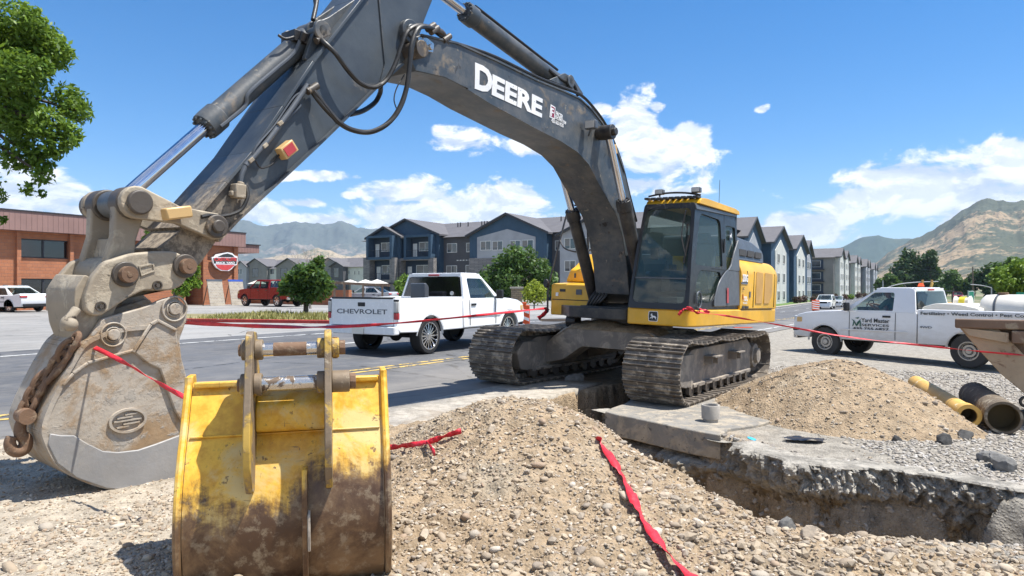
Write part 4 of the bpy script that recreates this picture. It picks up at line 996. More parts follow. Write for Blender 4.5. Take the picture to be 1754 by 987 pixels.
for k in range(3):
    q = MB(); a1 = -1.05-k*0.42; q.prism(rpoly([(a1, 2.19), (a1-0.37, 2.19), (a1-0.35, 2.295), (a1+0.01, 2.295)], 0.02), lambda u, v, w: Vector((u, w, v)), 1.399, 1.41); ep(q, 'hood_grille', M['yellow_grille' if False else 'interior'], hso)
# side panel details on b = 1.52
SB = 1.522
q = MB(); q.prism(rpoly([(-0.845, 1.70), (-1.16, 1.70), (-1.16, 1.88), (-1.06, 2.02), (-0.845, 2.02)], [0, 0, 0.05, 0.1, 0]), AZ if False else (lambda u, v, w: Vector((u, w-(0.10 if v > 1.95 else 0.0), v))), SB+0.001, SB+0.008); ep(q, 'model_panel', M['greypanel'], hso)
for a in (-1.50, -2.72):
    q = MB(); q.box((a, SB+0.001, 1.62), (0.012, 0.008, 0.62)); ep(q, 'panel_seam', M['gap'], hso)
q = MB(); q.box((-1.75, SB+0.0, 1.285), (1.75, 0.012, 0.012)); ep(q, 'panel_seam', M['gap'], hso)
for a0, a1, low in ((-1.62, -2.00, 1.38), (-2.10, -2.56, 1.38)):
    q = MB(); q.prism(rpoly([(a0, low), (a1 if a0 > -1.7 else a1+0.18, low), (a1, low+0.14), (a1, 1.92), (a0, 1.93)], 0.03), lambda u, v, w: Vector((u, w, v)), SB, SB+0.006); ep(q, 'intake_grille', M['yellow_grille'], hso)
def side_m(a, z, b=SB+0.008, up=(0, 0, 1)): return frame((a, b, z), (-1, 0, 0), up)
text_obj('lettering', '250G', 0.17, M['white'], hso, side_m(-0.875, 1.735, SB+0.009), bold=0.006, fit=(0.275, 0.13))
text_obj('lettering', 'LC', 0.07, M['greypanel'], hso, side_m(-0.91, 1.60), fit=(0.08, 0.05))
text_obj('lettering', 'FACER', 0.06, M['white'], hso, side_m(-0.99, 1.455), bold=0.002, fit=(0.15, 0.04))
text_obj('lettering', 'EXCAVATION', 0.06, M['white'], hso, side_m(-0.99, 1.415), bold=0.001, fit=(0.18, 0.03))
text_obj('lettering', '435-563-9535', 0.06, M['white'], hso, side_m(-0.95, 1.37), fit=(0.20, 0.025))
q = MB(); q.prism([(-0.94, 1.44), (-0.965, 1.44), (-0.955, 1.53), (-0.93, 1.53)], lambda u, v, w: Vector((u, w, v)), SB, SB+0.006); ep(q, 'sticker', M['red'], hso)
for a, z, w_, h_, mm in ((-1.30, 1.53, 0.07, 0.10, 'greypanel'), (-1.0, 1.315, 0.14, 0.035, 'interior'), (-1.17, 1.315, 0.14, 0.035, 'blackpaint')):
    q = MB(); q.box((a, SB+0.003, z), (w_, 0.008, h_)); ep(q, 'sticker', M[mm], hso)
# right hand tool box and tank
tb = MB()
tb.prism(rpoly([(0.45, 1.06), (0.45, 1.60), (-0.05, 1.64), (-0.55, 1.64), (-0.55, 1.06)], 0.03), lambda u, v, w: Vector((u, w, v)), -1.37, -0.56)
tbo = ep(tb, 'tool_box', M['yellow'], bevel=0.02, seg=3)
tb = MB(); tb.prism(rpoly([(0.02, 1.645), (0.02, 1.86), (-0.10, 1.93), (-0.30, 2.16), (-1.9, 2.16), (-1.9, 1.25), (-0.56, 1.25), (-0.56, 1.645)], 0.04), lambda u, v, w: Vector((u, w*(1 if w > -1 else (1-0.16*max(0, (v-1.62)/0.55))), v)), -1.36, -0.52)
tko = ep(tb, 'fuel_tank', M['yellow'], bevel=0.02, seg=3)
for b, z, w_, h_, a_, par, mm in ((-1.13, 1.49, 0.11, 0.045, 0.455, tbo, 'black'), (-0.80, 1.47, 0.11, 0.09, 0.455, tbo, 'greypanel'), (-1.24, 1.42, 0.05, 0.06, 0.455, tbo, 'carwhite'), (-0.88, 1.76, 0.10, 0.04, 0.03, tko, 'black'), (-1.15, 1.76, 0.03, 0.08, 0.03, tko, 'greypanel'), (-0.96, 1.33, 0.76, 0.012, 0.455, tbo, 'gap')):
    q = MB(); q.box((a_, b, z), (0.012, w_, h_)); ep(q, 'latch', M[mm], par)
q = MB(); q.lathe((-0.35, -0.74, 2.15), (0, 0, 1), [(0, 0), (0, 0.065), (0.10, 0.065), (0.12, 0.05), (0.16, 0.05), (0.17, 0)], 20); ep(q, 'filler_cap', M['yellow'], tko, smooth=True)
rl = MB()
rl.tube(spline([L3(938, 508, -1.40), L3(942, 480, -1.40), L3(959, 412, -1.40), L3(974, 357, -1.40), L3(982, 352, -1.35), L3(1005, 354, -1.0)], 6), 0.017, 8)
rl.tube(spline([L3(959, 412, -1.40), L3(968, 426, -1.2), L3(992, 432, -0.9), L3(1012, 428, -0.8)], 6), 0.015, 8)
rl.tube([L3(1005, 354, -1.0), L3(1008, 440, -0.95)], 0.016, 8); rl.tube([L3(1003, 384, -1.0), L3(1030, 392, -0.62)], 0.014, 8)
rl.tube([L3(938, 508, -1.40), L3(938, 535, -1.40)], 0.017, 8)
ep(rl, 'handrail', M['black'], smooth=True)
mr = MB(); mr.prism(circ(0, 0, 0.05, 12, 0.08), lambda u, v, w: Vector((0.5+w, -1.43+u, 1.60+v)), 0, 0.05); ep(mr, 'mirror', M['black'], bevel=0.008)
# dark machinery between box and cab
mc = MB()
mc.box((0.35, -0.02, 1.18), (1.1, 0.95, 0.16)); 
for b in (-0.36, 0.36): mc.prism(rpoly([(-0.35, 1.2), (0.75, 1.2), (0.72, 1.42), (0.25, 1.85), (-0.1, 1.85), (-0.5, 1.4)], 0.08), lambda u, v, w: Vector((u, w, v)), b-0.035, b+0.035)
for k in range(5): mc.tube(spline([(0.35, -0.5+0.02*k, 1.25), (0.75, -0.45+0.05*k, 1.2+0.02*k), (0.80, -0.35+0.06*k, 1.40), (0.5, -0.3+0.05*k, 1.62), (0.2, -0.2, 1.75)], 5), 0.022, 7)
mc.cyl((0.45, -0.55, 1.26), (0.45, 0.55, 1.26), 0.05, n=20); mc.cyl((0.55, -0.2, 1.0), (0.55, 0.15, 1.0), 0.11, n=20); mc.box((0.2, 0.46, 1.5), (0.9, 0.05, 0.6)); mc.box((-0.55, 0, 1.6), (0.3, 0.9, 0.8))
mc.cyl((0.75, -0.80, 0.99), (0.75, -0.62, 0.99), 0.11, n=20)
ep(mc, 'swing_frame', M['black'], bevel=0.005)

# ---- cab
def cab_pt(fa, fb, z):
    """fa: 0 front .. 1 rear, fb: 0 inner .. 1 outer side"""
    t = max(0.0, (z-1.27)/1.62)
    af = 1.24-0.34*t**1.15; ar = -0.84-0.02*t; bi = 0.54+0.06*t; bo = 1.485-0.09*t**1.5
    return Vector((af+(ar-af)*fa, bi+(bo-bi)*fb, z))
def out_pt(a, z, w):
    t = (z-1.27)/1.62; return Vector((a, 1.485-0.09*max(t, 0)**1.5+w, z))
def front_a(z): t = max(0, (z-1.27)/1.62); return 1.24-0.34*t**1.15
cabf = MB()
side_out = rpoly([(1.235, 1.28), (1.205, 1.62), (1.10, 2.2), (0.905, 2.80), (0.82, 2.86), (-0.80, 2.84), (-0.85, 2.78), (-0.85, 1.28)], [0.02, 0.1, 0.2, 0.1, 0.05, 0.06, 0.05, 0.03])
w1 = rpoly([(1.00, 1.93), (0.79, 2.62), (0.71, 2.70), (-0.02, 2.68), (-0.08, 2.62), (-0.12, 1.93)], 0.07)
w2 = rpoly([(0.98, 1.38), (1.0, 1.62), (0.85, 1.86), (0.0, 1.86), (-0.06, 1.75), (0.36, 1.38)], 0.10)
w3 = rpoly([(-0.30, 2.62), (-0.30, 1.72), (-0.42, 1.60), (-0.55, 1.72), (-0.74, 1.98), (-0.76, 2.62)], 0.06)
holed(cabf, side_out, [w1, w2, w3], out_pt, -0.045, 0.0)
def in_pt(a, z, w): t = (z-1.27)/1.62; return Vector((a, 0.54+0.06*t+w, z))
holed(cabf, side_out, [rpoly([(1.08, 1.75), (0.80, 2.70), (-0.70, 2.70), (-0.70, 1.75)], 0.08)], in_pt, 0.0, 0.04)
cabf.box((-0.83, 1.0, 1.55), (0.04, 0.9, 0.55)); cabf.box((0.15, 1.0, 1.27), (2.0, 0.92, 0.06)); cabf.box((-0.83, 1.0, 2.76), (0.04, 0.82, 0.18))
# front frame
fo = rpoly([(0.0, 1.27), (1.0, 1.27), (1.0, 2.84), (0.0, 2.84)], 0.05); fi = rpoly([(0.055, 1.36), (0.93, 1.36), (0.93, 2.76), (0.055, 2.76)], 0.10)
def fr_pt(u, z, w): p_ = cab_pt(0, u, z); p_.x += w; return p_
# subdivide the frame outline so that it follows the curved front
def dens(poly, n=8):
    out = []
    for i in range(len(poly)):
        a, b = poly[i], poly[(i+1) % len(poly)]
        m_ = n if abs(a[1]-b[1]) > 0.4 else 1
        out += [(a[0]+(b[0]-a[0])*k/m_, a[1]+(b[1]-a[1])*k/m_) for k in range(m_)]
    return out
holed(cabf, dens(fo), [dens(fi)], fr_pt, -0.05, 0.012)
cabo = ep(cabf, 'cab', M['blackpaint'], bevel=0.006)
# glazing
g_ = MB(); zs = [1.36+1.40*k/9 for k in range(10)]
for k in range(9): g_.quad(fr_pt(0.05, zs[k], -0.005), fr_pt(0.935, zs[k], -0.005), fr_pt(0.935, zs[k+1], -0.005), fr_pt(0.05, zs[k+1], -0.005))
ep(g_, 'windscreen', M['cabglass'], cabo, smooth=True)
for w_ in (w1, w2, w3):
    g_ = MB(); g_.add([out_pt(u, v, -0.022) for u, v in w_], [tuple(range(len(w_)))]); ep(g_, 'side_window', M['cabglass'], cabo)
g_ = MB(); g_.quad(in_pt(1.08, 1.75, 0.02), in_pt(-0.70, 1.75, 0.02), in_pt(-0.70, 2.70, 0.02), in_pt(0.80, 2.70, 0.02)); ep(g_, 'side_window', M['cabglass'], cabo)
q = MB(); q.bar(fr_pt(0.05, 1.72, 0.005), fr_pt(0.93, 1.72, 0.005), 0.012, 0.02); ep(q, 'window_bar', M['greypanel'], cabo)
q = MB(); q.tube(spline([fr_pt(0.90, 2.05, 0.03), fr_pt(0.80, 2.35, 0.035), fr_pt(0.84, 2.72, 0.03)], 5), 0.010, 6); q.bar(fr_pt(0.87, 1.95, 0.03), fr_pt(0.93, 2.35, 0.03), 0.02, 0.02); ep(q, 'wiper', M['black'], cabo)
for (u, v, w_, h_, n_) in ((-0.18, 2.28, 0.03, 0.22, 'door_handle'),):
    q = MB(); q.box(out_pt(u, v, 0.012), (w_, 0.02, h_)); ep(q, n_, M['black'], cabo)
q = MB(); q.prism([(-0.26, 1.32), (-0.245, 1.32), (-0.245, 2.80), (-0.26, 2.80)], out_pt, 0.0005, 0.004); q.prism([(0.36, 1.895), (-0.2, 1.895), (-0.2, 1.905), (0.36, 1.905)], out_pt, 0.0005, 0.004); ep(q, 'door_seam', M['gap'], cabo)
q = MB(); ring = [out_pt(0.92+0.09*math.cos(t*PI/14), 1.42+0.12*math.sin(t*PI/14), 0.02) for t in range(-2, 24)]; q.tube(ring, 0.012, 7); ep(q, 'grab_handle', M['greypanel'], cabo, smooth=True)
q = MB(); q.prism(rpoly([(0.32, 1.32), (0.30, 1.42), (0.12, 1.70), (-0.30, 1.93), (-0.84, 1.98 if False else 1.90), (-0.84, 1.34)], [0.05, 0.1, 0.2, 0.15, 0.02, 0.02]), out_pt, 0.003, 0.025); ep(q, 'shroud', M['greypanel'], cabo, bevel=0.01, seg=3)
q = MB(); q.prism(rpoly([(-0.30, 1.90), (-0.44, 1.98), (-0.60, 2.20), (-0.84, 2.45), (-0.84, 1.90)], 0.05), out_pt, 0.002, 0.03); ep(q, 'shroud', M['greypanel'], cabo, bevel=0.01, seg=3)
q = MB(); q.prism([(-0.20, 1.38), (-0.28, 1.38), (-0.28, 1.62), (-0.20, 1.62)], out_pt, 0.036, 0.039); ep(q, 'warning_sticker', M['red'], cabo)
q = MB(); q.prism(rpoly([(-0.47, 2.40), (-0.60, 2.40), (-0.60, 2.56), (-0.47, 2.56)], 0.03), out_pt, 0.0, 0.004); bo_ = ep(q, 'badge', M['blackpaint'], cabo)
rf = MB()
rf.prism(rpoly([(0.86, 2.83), (0.80, 2.915), (0.60, 2.935), (-0.70, 2.925), (-0.88, 2.90), (-0.90, 2.845)], [0.02, 0.06, 0.1, 0.1, 0.05, 0.02]), lambda u, v, w: Vector((u, w, v)), 0.58, 1.44)
rfo = ep(rf, 'cab_roof', M['yellow'], cabo, bevel=0.035, seg=3)
q = MB()
for k in range(9): q.box(Vector((0.85-0.02*k if k < 2 else 0.82, 0.62+k*0.095, 2.93)), (0.14, 0.07, 0.03))
q.tube(spline([(0.80, 0.6, 2.98), (0.83, 0.9, 3.01), (0.82, 1.2, 3.0), (0.78, 1.42, 2.96)], 5), 0.016, 6); ep(q, 'light_bar', M['black'], cabo)
q = MB(); q.prism(rpoly([(0.93, 2.74), (0.955, 2.80), (-0.80, 2.84), (-0.80, 2.80)], 0.01), out_pt, 0.0, 0.02); ep(q, 'rain_gutter', M['greypanel'], cabo, bevel=0.004)
for b in (0.78, 1.36):
    q = MB(); q.box((0.80, b, 3.035), (0.09, 0.135, 0.08)); q.box((0.80, b, 2.985), (0.03, 0.03, 0.05)); lo = ep(q, 'work_lamp', M['greypanel'], cabo, bevel=0.015, seg=3)
    q = MB(); q.box((0.848, b, 3.035), (0.006, 0.11, 0.055)); ep(q, 'lens', M['lamp'], lo) if False else q.build('lamp_lens', M['lamp'], cabo)
q = MB(); q.tube([(-0.3, 1.3, 2.95), (-0.3, 1.3, 3.35)], 0.004, 5); ep(q, 'antenna', M['black'], cabo)
# interior
q = MB(); q.box((-0.05, 1.02, 1.62), (0.5, 0.5, 0.14)); q.box((-0.32, 1.02, 1.98), (0.14, 0.46, 0.66), rot=Matrix.Rotation(R(-8), 3, 'Y')); q.box((-0.38, 1.02, 2.42), (0.09, 0.26, 0.18)); q.box((-0.05, 1.02, 1.42), (0.4, 0.4, 0.26)); ep(q, 'operator_seat', M['seatcloth'], cabo, bevel=0.04, seg=3)
q = MB(); q.box((0.05, 0.72, 1.70), (0.6, 0.15, 0.35)); q.box((0.05, 1.33, 1.68), (0.5, 0.12, 0.2)); q.box((0.78, 0.72, 2.1), (0.05, 0.12, 0.18)); q.tube([(0.3, 0.72, 1.85), (0.34, 0.73, 2.02)], 0.022, 8); q.tube([(0.3, 1.33, 1.75), (0.34, 1.33, 1.97)], 0.022, 8); q.box((0.75, 1.0, 1.40), (0.25, 0.3, 0.1)); ep(q, 'controls', M['interior'], cabo, bevel=0.01)
# emblem on the skirt: leaping deer in a shield
q = MB(); q.prism(rpoly([(0.87, 1.085), (1.01, 1.085), (1.02, 1.16), (1.01, 1.235), (0.87, 1.235), (0.86, 1.16)], 0.015), lambda u, v, w: Vector((1.22+w, u, v)), 0.0, 0.006); em = ep(q, 'emblem', M['white'], cabo)
q = MB(); q.prism(rpoly([(0.879, 1.093), (1.001, 1.093), (1.010, 1.16), (1.001, 1.227), (0.879, 1.227), (0.870, 1.16)], 0.012), lambda u, v, w: Vector((1.22+w, u, v)), 0.006, 0.008); ep(q, 'emblem_field', M['blackpaint'], cabo)
deer = [(0.0,0.30),(0.10,0.42),(0.22,0.50),(0.50,0.52),(0.62,0.62),(0.60,0.78),(0.68,0.70),(0.74,0.80),(0.74,0.68),(0.86,0.60),(0.84,0.54),(0.74,0.54),(0.68,0.42),(0.80,0.36),(0.96,0.22),(0.93,0.18),(0.76,0.28),(0.60,0.32),(0.66,0.14),(0.61,0.12),(0.52,0.32),(0.34,0.34),(0.20,0.26),(0.06,0.10),(0.01,0.13),(0.10,0.28)]
def deer_mb(fn, s):
    m_ = MB(); m_.prism([(u, v) for u, v in deer], fn, 0, 0.002); return m_
ep(deer_mb(lambda u, v, w: Vector((1.2285+w, 0.993-u*0.108, 1.10+v*0.13)), 1), 'emblem_deer', M['white'], cabo)
ep(deer_mb(lambda u, v, w: out_pt(-0.48-u*0.10, 2.415+v*0.13, 0.0045+w), 1), 'badge_deer', M['white'], cabo)

# ---- boom (outline read on its outer plate)
BB = 0.30
boom_top = [(704,66),(721,60),(783,74),(850,104),(920,138),(965,156),(993,169),(1014,188),(1031,210),(1046,236),(1058,262),(1070,296),(1079,331),(1088,372),(1095,420),(1100,470)]
boom_bot = [(1098,520),(1078,505),(1073,450),(1066,405),(1056,370),(1040,340),(1024,312),(1008,281),(989,260),(960,241),(920,221),(880,199),(838,176),(800,152),(762,133),(712,122),(700,95)]
bo = MB(); prof = LL(boom_top+boom_bot, BB)
bo.prism(prof, AZ, -BB, BB)
boom = ep(bo, 'boom', M['boom'], bevel=0.008)
fl = MB()      # edge flanges along the outer plate
def edge_strip(pts, b, w=0.03, h=0.012):
    for i in range(len(pts)-1): fl.bar(L3(*pts[i], b), L3(*pts[i+1], b), h, w, up=(0, 1, 0))
edge_strip(boom_bot[4:14], BB+0.006, 0.02, 0.02); ep(fl, 'boom_flange', M['boom'], boom); fl = MB(); edge_strip(boom_top[1:12], BB+0.006, 0.02, 0.02); ep(fl, 'boom_flange', M['boom'], boom)
q = MB(); q.cyl(L3(706, 92, 0.42) if False else AZ(*L(707, 88, BB), 0.44), AZ(*L(707, 88, BB), -0.44), 0.085, n=24); ep(q, 'pivot_pin', M['darksteel'], boom, bevel=0.006)
q = MB(); q.prism(rpoly(LL([(712,64),(728,66),(740,76),(738,92),(722,88),(712,80)], BB), 0.02), AZ, BB+0.01, BB+0.035)
for px, py in ((720, 76), (733, 82)): a, z = L(px, py, BB); q.cyl(AZ(a, z, BB+0.03), AZ(a, z, BB+0.06), 0.03, n=14)
ep(q, 'pin_retainer', M['pinsteel'], boom, bevel=0.004)
q = MB(); p_ = L(1024, 229, BB); q.cyl(AZ(*p_, -0.62), AZ(*p_, 0.60), 0.055, n=24)
for s in (-1, 1): q.cyl(AZ(*p_, s*0.31), AZ(*p_, s*0.40), 0.10, n=24)
ep(q, 'cylinder_pin', M['black'], boom, bevel=0.008)
# boom lift cylinders
def cylinder(name, pin_rod, rod_in, base, b, r_b, r_r, mat='black', parent=exc, base_b=None):
    A = Vector((pin_rod[0], b, pin_rod[1])); G_ = Vector((rod_in[0], b, rod_in[1])); B_ = Vector((base[0], b, base[1])); d = (B_-A).normalized(); G_ = A+d*((G_-A).dot(d))
    t_ = thing(name, None, None); t_.parent = exc; t_.matrix_local = U
    q = MB(); q.cyl(A, G_+d*0.1, r_r, n=24, caps=True); q.build('rod', M['chrome'], t_, smooth=True)
    q = MB(); q.cyl(A-Vector((0, r_b*0.9, 0)), A+Vector((0, r_b*0.9, 0)), r_r*1.9, n=24); q.build('rod_eye', M[mat], t_, bevel=0.004)
    q = MB(); q.lathe(G_, d, [(0, 0), (0, r_b*1.12), (0.06, r_b*1.16), (0.16, r_b*1.16), (0.17, r_b)], 28)
    L_ = (B_-G_).length; q.lathe(G_+d*0.16, d, [(0, r_b), (L_-0.30, r_b), (L_-0.27, r_b*1.04), (L_-0.2, r_b*0.9), (L_-0.15, r_b*0.5)], 28)
    for k in range(12):
        a_ = d.orthogonal().normalized(); bb = d.cross(a_); c_ = math.cos(k*PI/6); s_ = math.sin(k*PI/6); o_ = (a_*c_+bb*s_)*r_b*0.93; q.cyl(G_+o_-d*0.02, G_+o_+d*0.005, 0.014, n=6)
    q.cyl(B_-Vector((0, r_b*0.9, 0)), B_+Vector((0, r_b*0.9, 0)), r_b*0.95, n=24)
    q.build('barrel', M[mat], t_, bevel=0.004, seg=1)
    return t_, A, G_, B_, d
pr = L(1024, 229, BB)
cylinder('lift_cylinder', pr, L(1052, 356, 0.44), (0.45, 1.26), 0.46, 0.098, 0.055)
cylinder('lift_cylinder', pr, L(984, 354, -0.50), (0.45, 1.26), -0.46, 0.098, 0.055)
# arm cylinder on top of the boom
t_, A, G_, B_, d = cylinder('arm_cylinder', L(690, -60, 0.0), L(797, 14, 0.0), L(958, 143, 0.0), 0.0, 0.105, 0.058, 'boom')
q = MB(); n_up = Vector((0, 1, 0)).cross(d).normalized(); n_up = n_up if n_up.z > 0 else -n_up
q.tube(spline([G_+d*0.05+n_up*0.13, G_+d*0.3+n_up*0.14, G_+d*1.3+n_up*0.14, G_+d*1.75+n_up*0.16, B_+n_up*0.16-d*0.08], 6), 0.018, 7); q.tube([G_+d*0.1+n_up*0.11+Vector((0, .06, 0)), B_+n_up*0.11+Vector((0, .06, 0))-d*0.25], 0.014, 6); q.build('oil_line', M['hose'], t_, smooth=True)
q = MB(); 
for s in (-1, 1): q.prism(rpoly(LL([(925,140),(952,128),(968,138),(985,165)], 0), 0.04), AZ, s*0.13-0.02, s*0.13+0.02)
a, z = L(958, 143, 0.0); q.cyl(AZ(a, z, -0.2), AZ(a, z, 0.2), 0.05, n=20); q.cyl(AZ(a, z, 0.17), AZ(a, z, 0.2), 0.085, n=20); ep(q, 'cylinder_bracket', M['boom'], boom, bevel=0.006)
# hoses along the boom's back
q = MB()
for k, off in enumerate((0.24, 0.20, 0.14, -0.05)):
    pts = [(735,50-k),(768,72),(800,82),(850,100),(920,134),(965,152),(996,165),(1020,190),(1038,216),(1053,248),(1066,285),(1077,330),(1090,380)]
    q.tube(spline([L3(x, y-2+k*0.6, off+0.05) for x, y in pts], 4), 0.017, 7)
q.tube(spline([L3(940,120,0.1), L3(962,137,0.15), L3(982,145,0.18), L3(990,165,0.2)], 6), 0.022, 8)
ep(q, 'hose_bundle', M['hose'], boom, smooth=True)
for k in range(9):
    pass
q = MB(); a, z = L(1000, 216, BB); q.box(AZ(a, z, BB+0.12), (0.09, 0.17, 0.12)); q.bar(AZ(a, z-0.05, BB+0.12), AZ(a-0.05, z-0.14, BB+0.05), 0.03, 0.03); ep(q, 'boom_lamp', M['greypanel'], boom, bevel=0.015, seg=3)
q = MB(); q.box(AZ(a+0.048, z, BB+0.12), (0.006, 0.14, 0.095)); ep(q, 'lamp_lens', M['lamp'], boom)
q = MB(); q.box(AZ(*L(1047, 257, BB), BB+0.04), (0.10, 0.07, 0.14), rot=Matrix.Rotation(R(20), 3, 'Y')); ep(q, 'side_marker', M['amber'], boom, bevel=0.01)
# lettering on the boom
def boom_text(s, p0, p1, pt, mat, bold, name='lettering', b=BB+0.003):
    o0 = L3(*p0, b); x1 = L3(*p1, b); t0 = L3(*pt, b); return text_obj(name, s, 0.3, mat, boom, frame(o0, x1-o0, t0-o0), bold=bold, fit=((x1-o0).length, (t0-o0).length), depth=0.002)
boom_text('D', (813,152), (843,163), (819,110), M['whiteworn'], 0.012)
boom_text('EERE', (842,162.5), (928,202), (847,129), M['whiteworn'], 0.012)
boom_text('FACER', (952,198), (963.5,205), (953,190.5), M['white'], 0.006)
boom_text('EXCAVATION', (951,203.5), (969,214), (952,198.5), M['white'], 0.004)
boom_text('435-563-9535', (944.5,209.5), (965,219), (945.5,203.5), M['white'], 0.003)
q = MB(); q.prism(LL([(941,201),(943,179),(951,184),(949.5,205)], BB), AZ, BB, BB+0.004); ep(q, 'logo_border', M['white'], boom)
q = MB(); q.prism(LL([(942.4,199.5),(944.2,181.7),(949.8,185.2),(948.5,202.5)], BB), AZ, BB+0.004, BB+0.006); ep(q, 'logo_field', M['carred'], boom)
boom_text('F', (943.6,199), (947.6,201), (945,185), M['white'], 0.004, b=BB+0.007)

# ---- arm (stick)
AB = 0.235
arm_o = [(619,0),(534,109),(482,186),(429,265),(385,316),(343,365),(310,395),(275,425),(290,470),(316,478),(345,450),(372,412),(405,376),(450,334),(498,290),(550,241),(582,210),(643,149),(690,108),(716,70),(728,33),(741,0),(752,-40),(735,-95),(690,-110),(650,-60)]
q = MB(); q.prism(LL(arm_o, AB), AZ, -AB, AB); arm = ep(q, 'arm', M['arm'], bevel=0.008)
fl = MB(); tp = [(640,-28),(619,0),(534,109),(482,186),(429,265),(385,316),(343,365),(312,394)]
for i in range(len(tp)-1):
    p0 = L3(*tp[i], AB); p1 = L3(*tp[i+1], AB); dd = (p1-p0).normalized(); nn = Vector((0, 1, 0)).cross(dd).normalized(); nn = nn if nn.x > 0 else -nn
    c0 = Vector((p0.x, 0, p0.z))+nn*0.012; c1 = Vector((p1.x, 0, p1.z))+nn*0.012
    fl.bar(c0, c1, 0.028, 2*AB+0.09, up=(0, 1, 0))
ep(fl, 'arm_top_plate', M['arm'], arm, bevel=0.004)
fl = MB(); edge_strip([(372,413),(405,378),(450,336),(498,292),(550,243),(582,212),(643,151),(688,110)], AB+0.02, 0.05, 0.02); ep(fl, 'arm_flange', M['arm'], arm)
fl = MB(); edge_strip([(648,-20),(655,60),(660,110),(652,140)], AB+0.006, 0.012, 0.02); ep(fl, 'weld_seam', M['boom'], arm)
q = MB(); a, z = L(698, 56, AB); q.cyl(AZ(a, z, AB-0.01), AZ(a, z, AB+0.06), 0.12, n=28); q.cyl(AZ(a, z, AB+0.06), AZ(a, z, AB+0.08), 0.07, n=24); ep(q, 'pivot_boss', M['boom'], arm, bevel=0.008)
q = MB()    # bracket of the bucket cylinder
for s in (-1, 1): q.prism(rpoly(LL([(527,68),(540,38),(556,32),(600,2),(640,-30),(600,30),(534,109),(515,104)], 0.12), [0.05, 0.05, 0.03, 0, 0, 0, 0, 0.03]), AZ, s*0.15-0.025, s*0.15+0.025)
a, z = L(542, 56, 0.15); q.cyl(AZ(a, z, -0.27), AZ(a, z, 0.25), 0.05, n=20)
for s in (-0.25, 0.22): q.cyl(AZ(a, z, s), AZ(a, z, s+0.03), 0.09, n=24)
ep(q, 'cylinder_bracket', M['boom'], arm, bevel=0.006)
q = MB()    # grimy hose bundle lying on the arm's back
for b in (-0.20, -0.15, -0.10):
    pts = [(560,60),(520,112),(470,186),(430,245),(385,300),(345,345),(318,372)]
    q.tube(spline([L3(x, y-2, b)+Vector((0.02, 0, 0.02*((i*7+int(b*100)) % 3))) for i, (x, y) in enumerate(pts)], 5), 0.022, 7)
for k in range(8): t = k/7; q.box(L3(505+(345-505)*t, 120+(350-120)*t, -0.15)+Vector((0.02, 0, 0.02)), (0.07, 0.17, 0.05), rot=Matrix.Rotation(R(45), 3, 'Y'))
ep(q, 'hose_bundle', M['hose'], arm, smooth=True)
hb2 = AB+0.05
q = MB(); q.tube([L3(527,146,hb2), L3(500,186,hb2), L3(460,240,hb2), L3(421,284,hb2)], 0.024, 10); q.tube(spline([L3(421,284,hb2), L3(414,300,hb2), L3(411,318,hb2)], 4), 0.02, 8)
q.tube(spline([L3(525,158,hb2), L3(505,165,hb2), L3(470,215,hb2), L3(440,250,hb2+.02), L3(430,275,hb2)], 5), 0.007, 6); q.tube([L3(515,180,hb2-.02), L3(437,262,hb2-.02)], 0.014, 7)
ep(q, 'oil_pipe', M['greypanel'], arm, smooth=True)
for px, py in ((478,212),(452,250),(428,275)):
    q = MB(); q.box(L3(px, py, hb2), (0.05, 0.06, 0.03), rot=Matrix.Rotation(R(45), 3, 'Y')); ep(q, 'pipe_clamp', M['hitch'], arm, bevel=0.004)
q = MB(); q.box(L3(408,328,AB+0.06), (0.09, 0.09, 0.11)); q.cyl(L3(413,312,hb2), L3(409,330,hb2), 0.028, n=12); q.box(L3(400,332,AB+0.06), (0.06, 0.05, 0.04)); ep(q, 'valve_block', M['hitch'], arm, bevel=0.008)
q = MB(); q.tube(spline([L3(422,318,hb2), L3(424,338,hb2+.03), L3(412,360,hb2+.03), L3(385,370,hb2+.03), L3(360,369,hb2+.04), L3(345,372,hb2+.05)], 6), 0.016, 8); ep(q, 'grease_hose', M['hose'], arm, smooth=True)
q = MB(); c_ = L3(491,257,AB+0.07); rt = Matrix.Rotation(R(42), 3, 'Y'); q.box(c_, (0.15, 0.09, 0.105), rot=rt); mk = ep(q, 'marker_lamp', M['amber'], arm, bevel=0.008)
q = MB(); q.box(c_+Vector((0, 0.048, 0)), (0.105, 0.008, 0.075), rot=rt); ep(q, 'marker_lens', M['red'], arm)
q = MB(); q.tube(spline([L3(479,264,AB+0.05), L3(468,280,AB+.05), L3(448,288,AB+.05), L3(438,276,AB+.05)], 5), 0.008, 6); ep(q, 'marker_cable', M['hose'], arm, smooth=True)
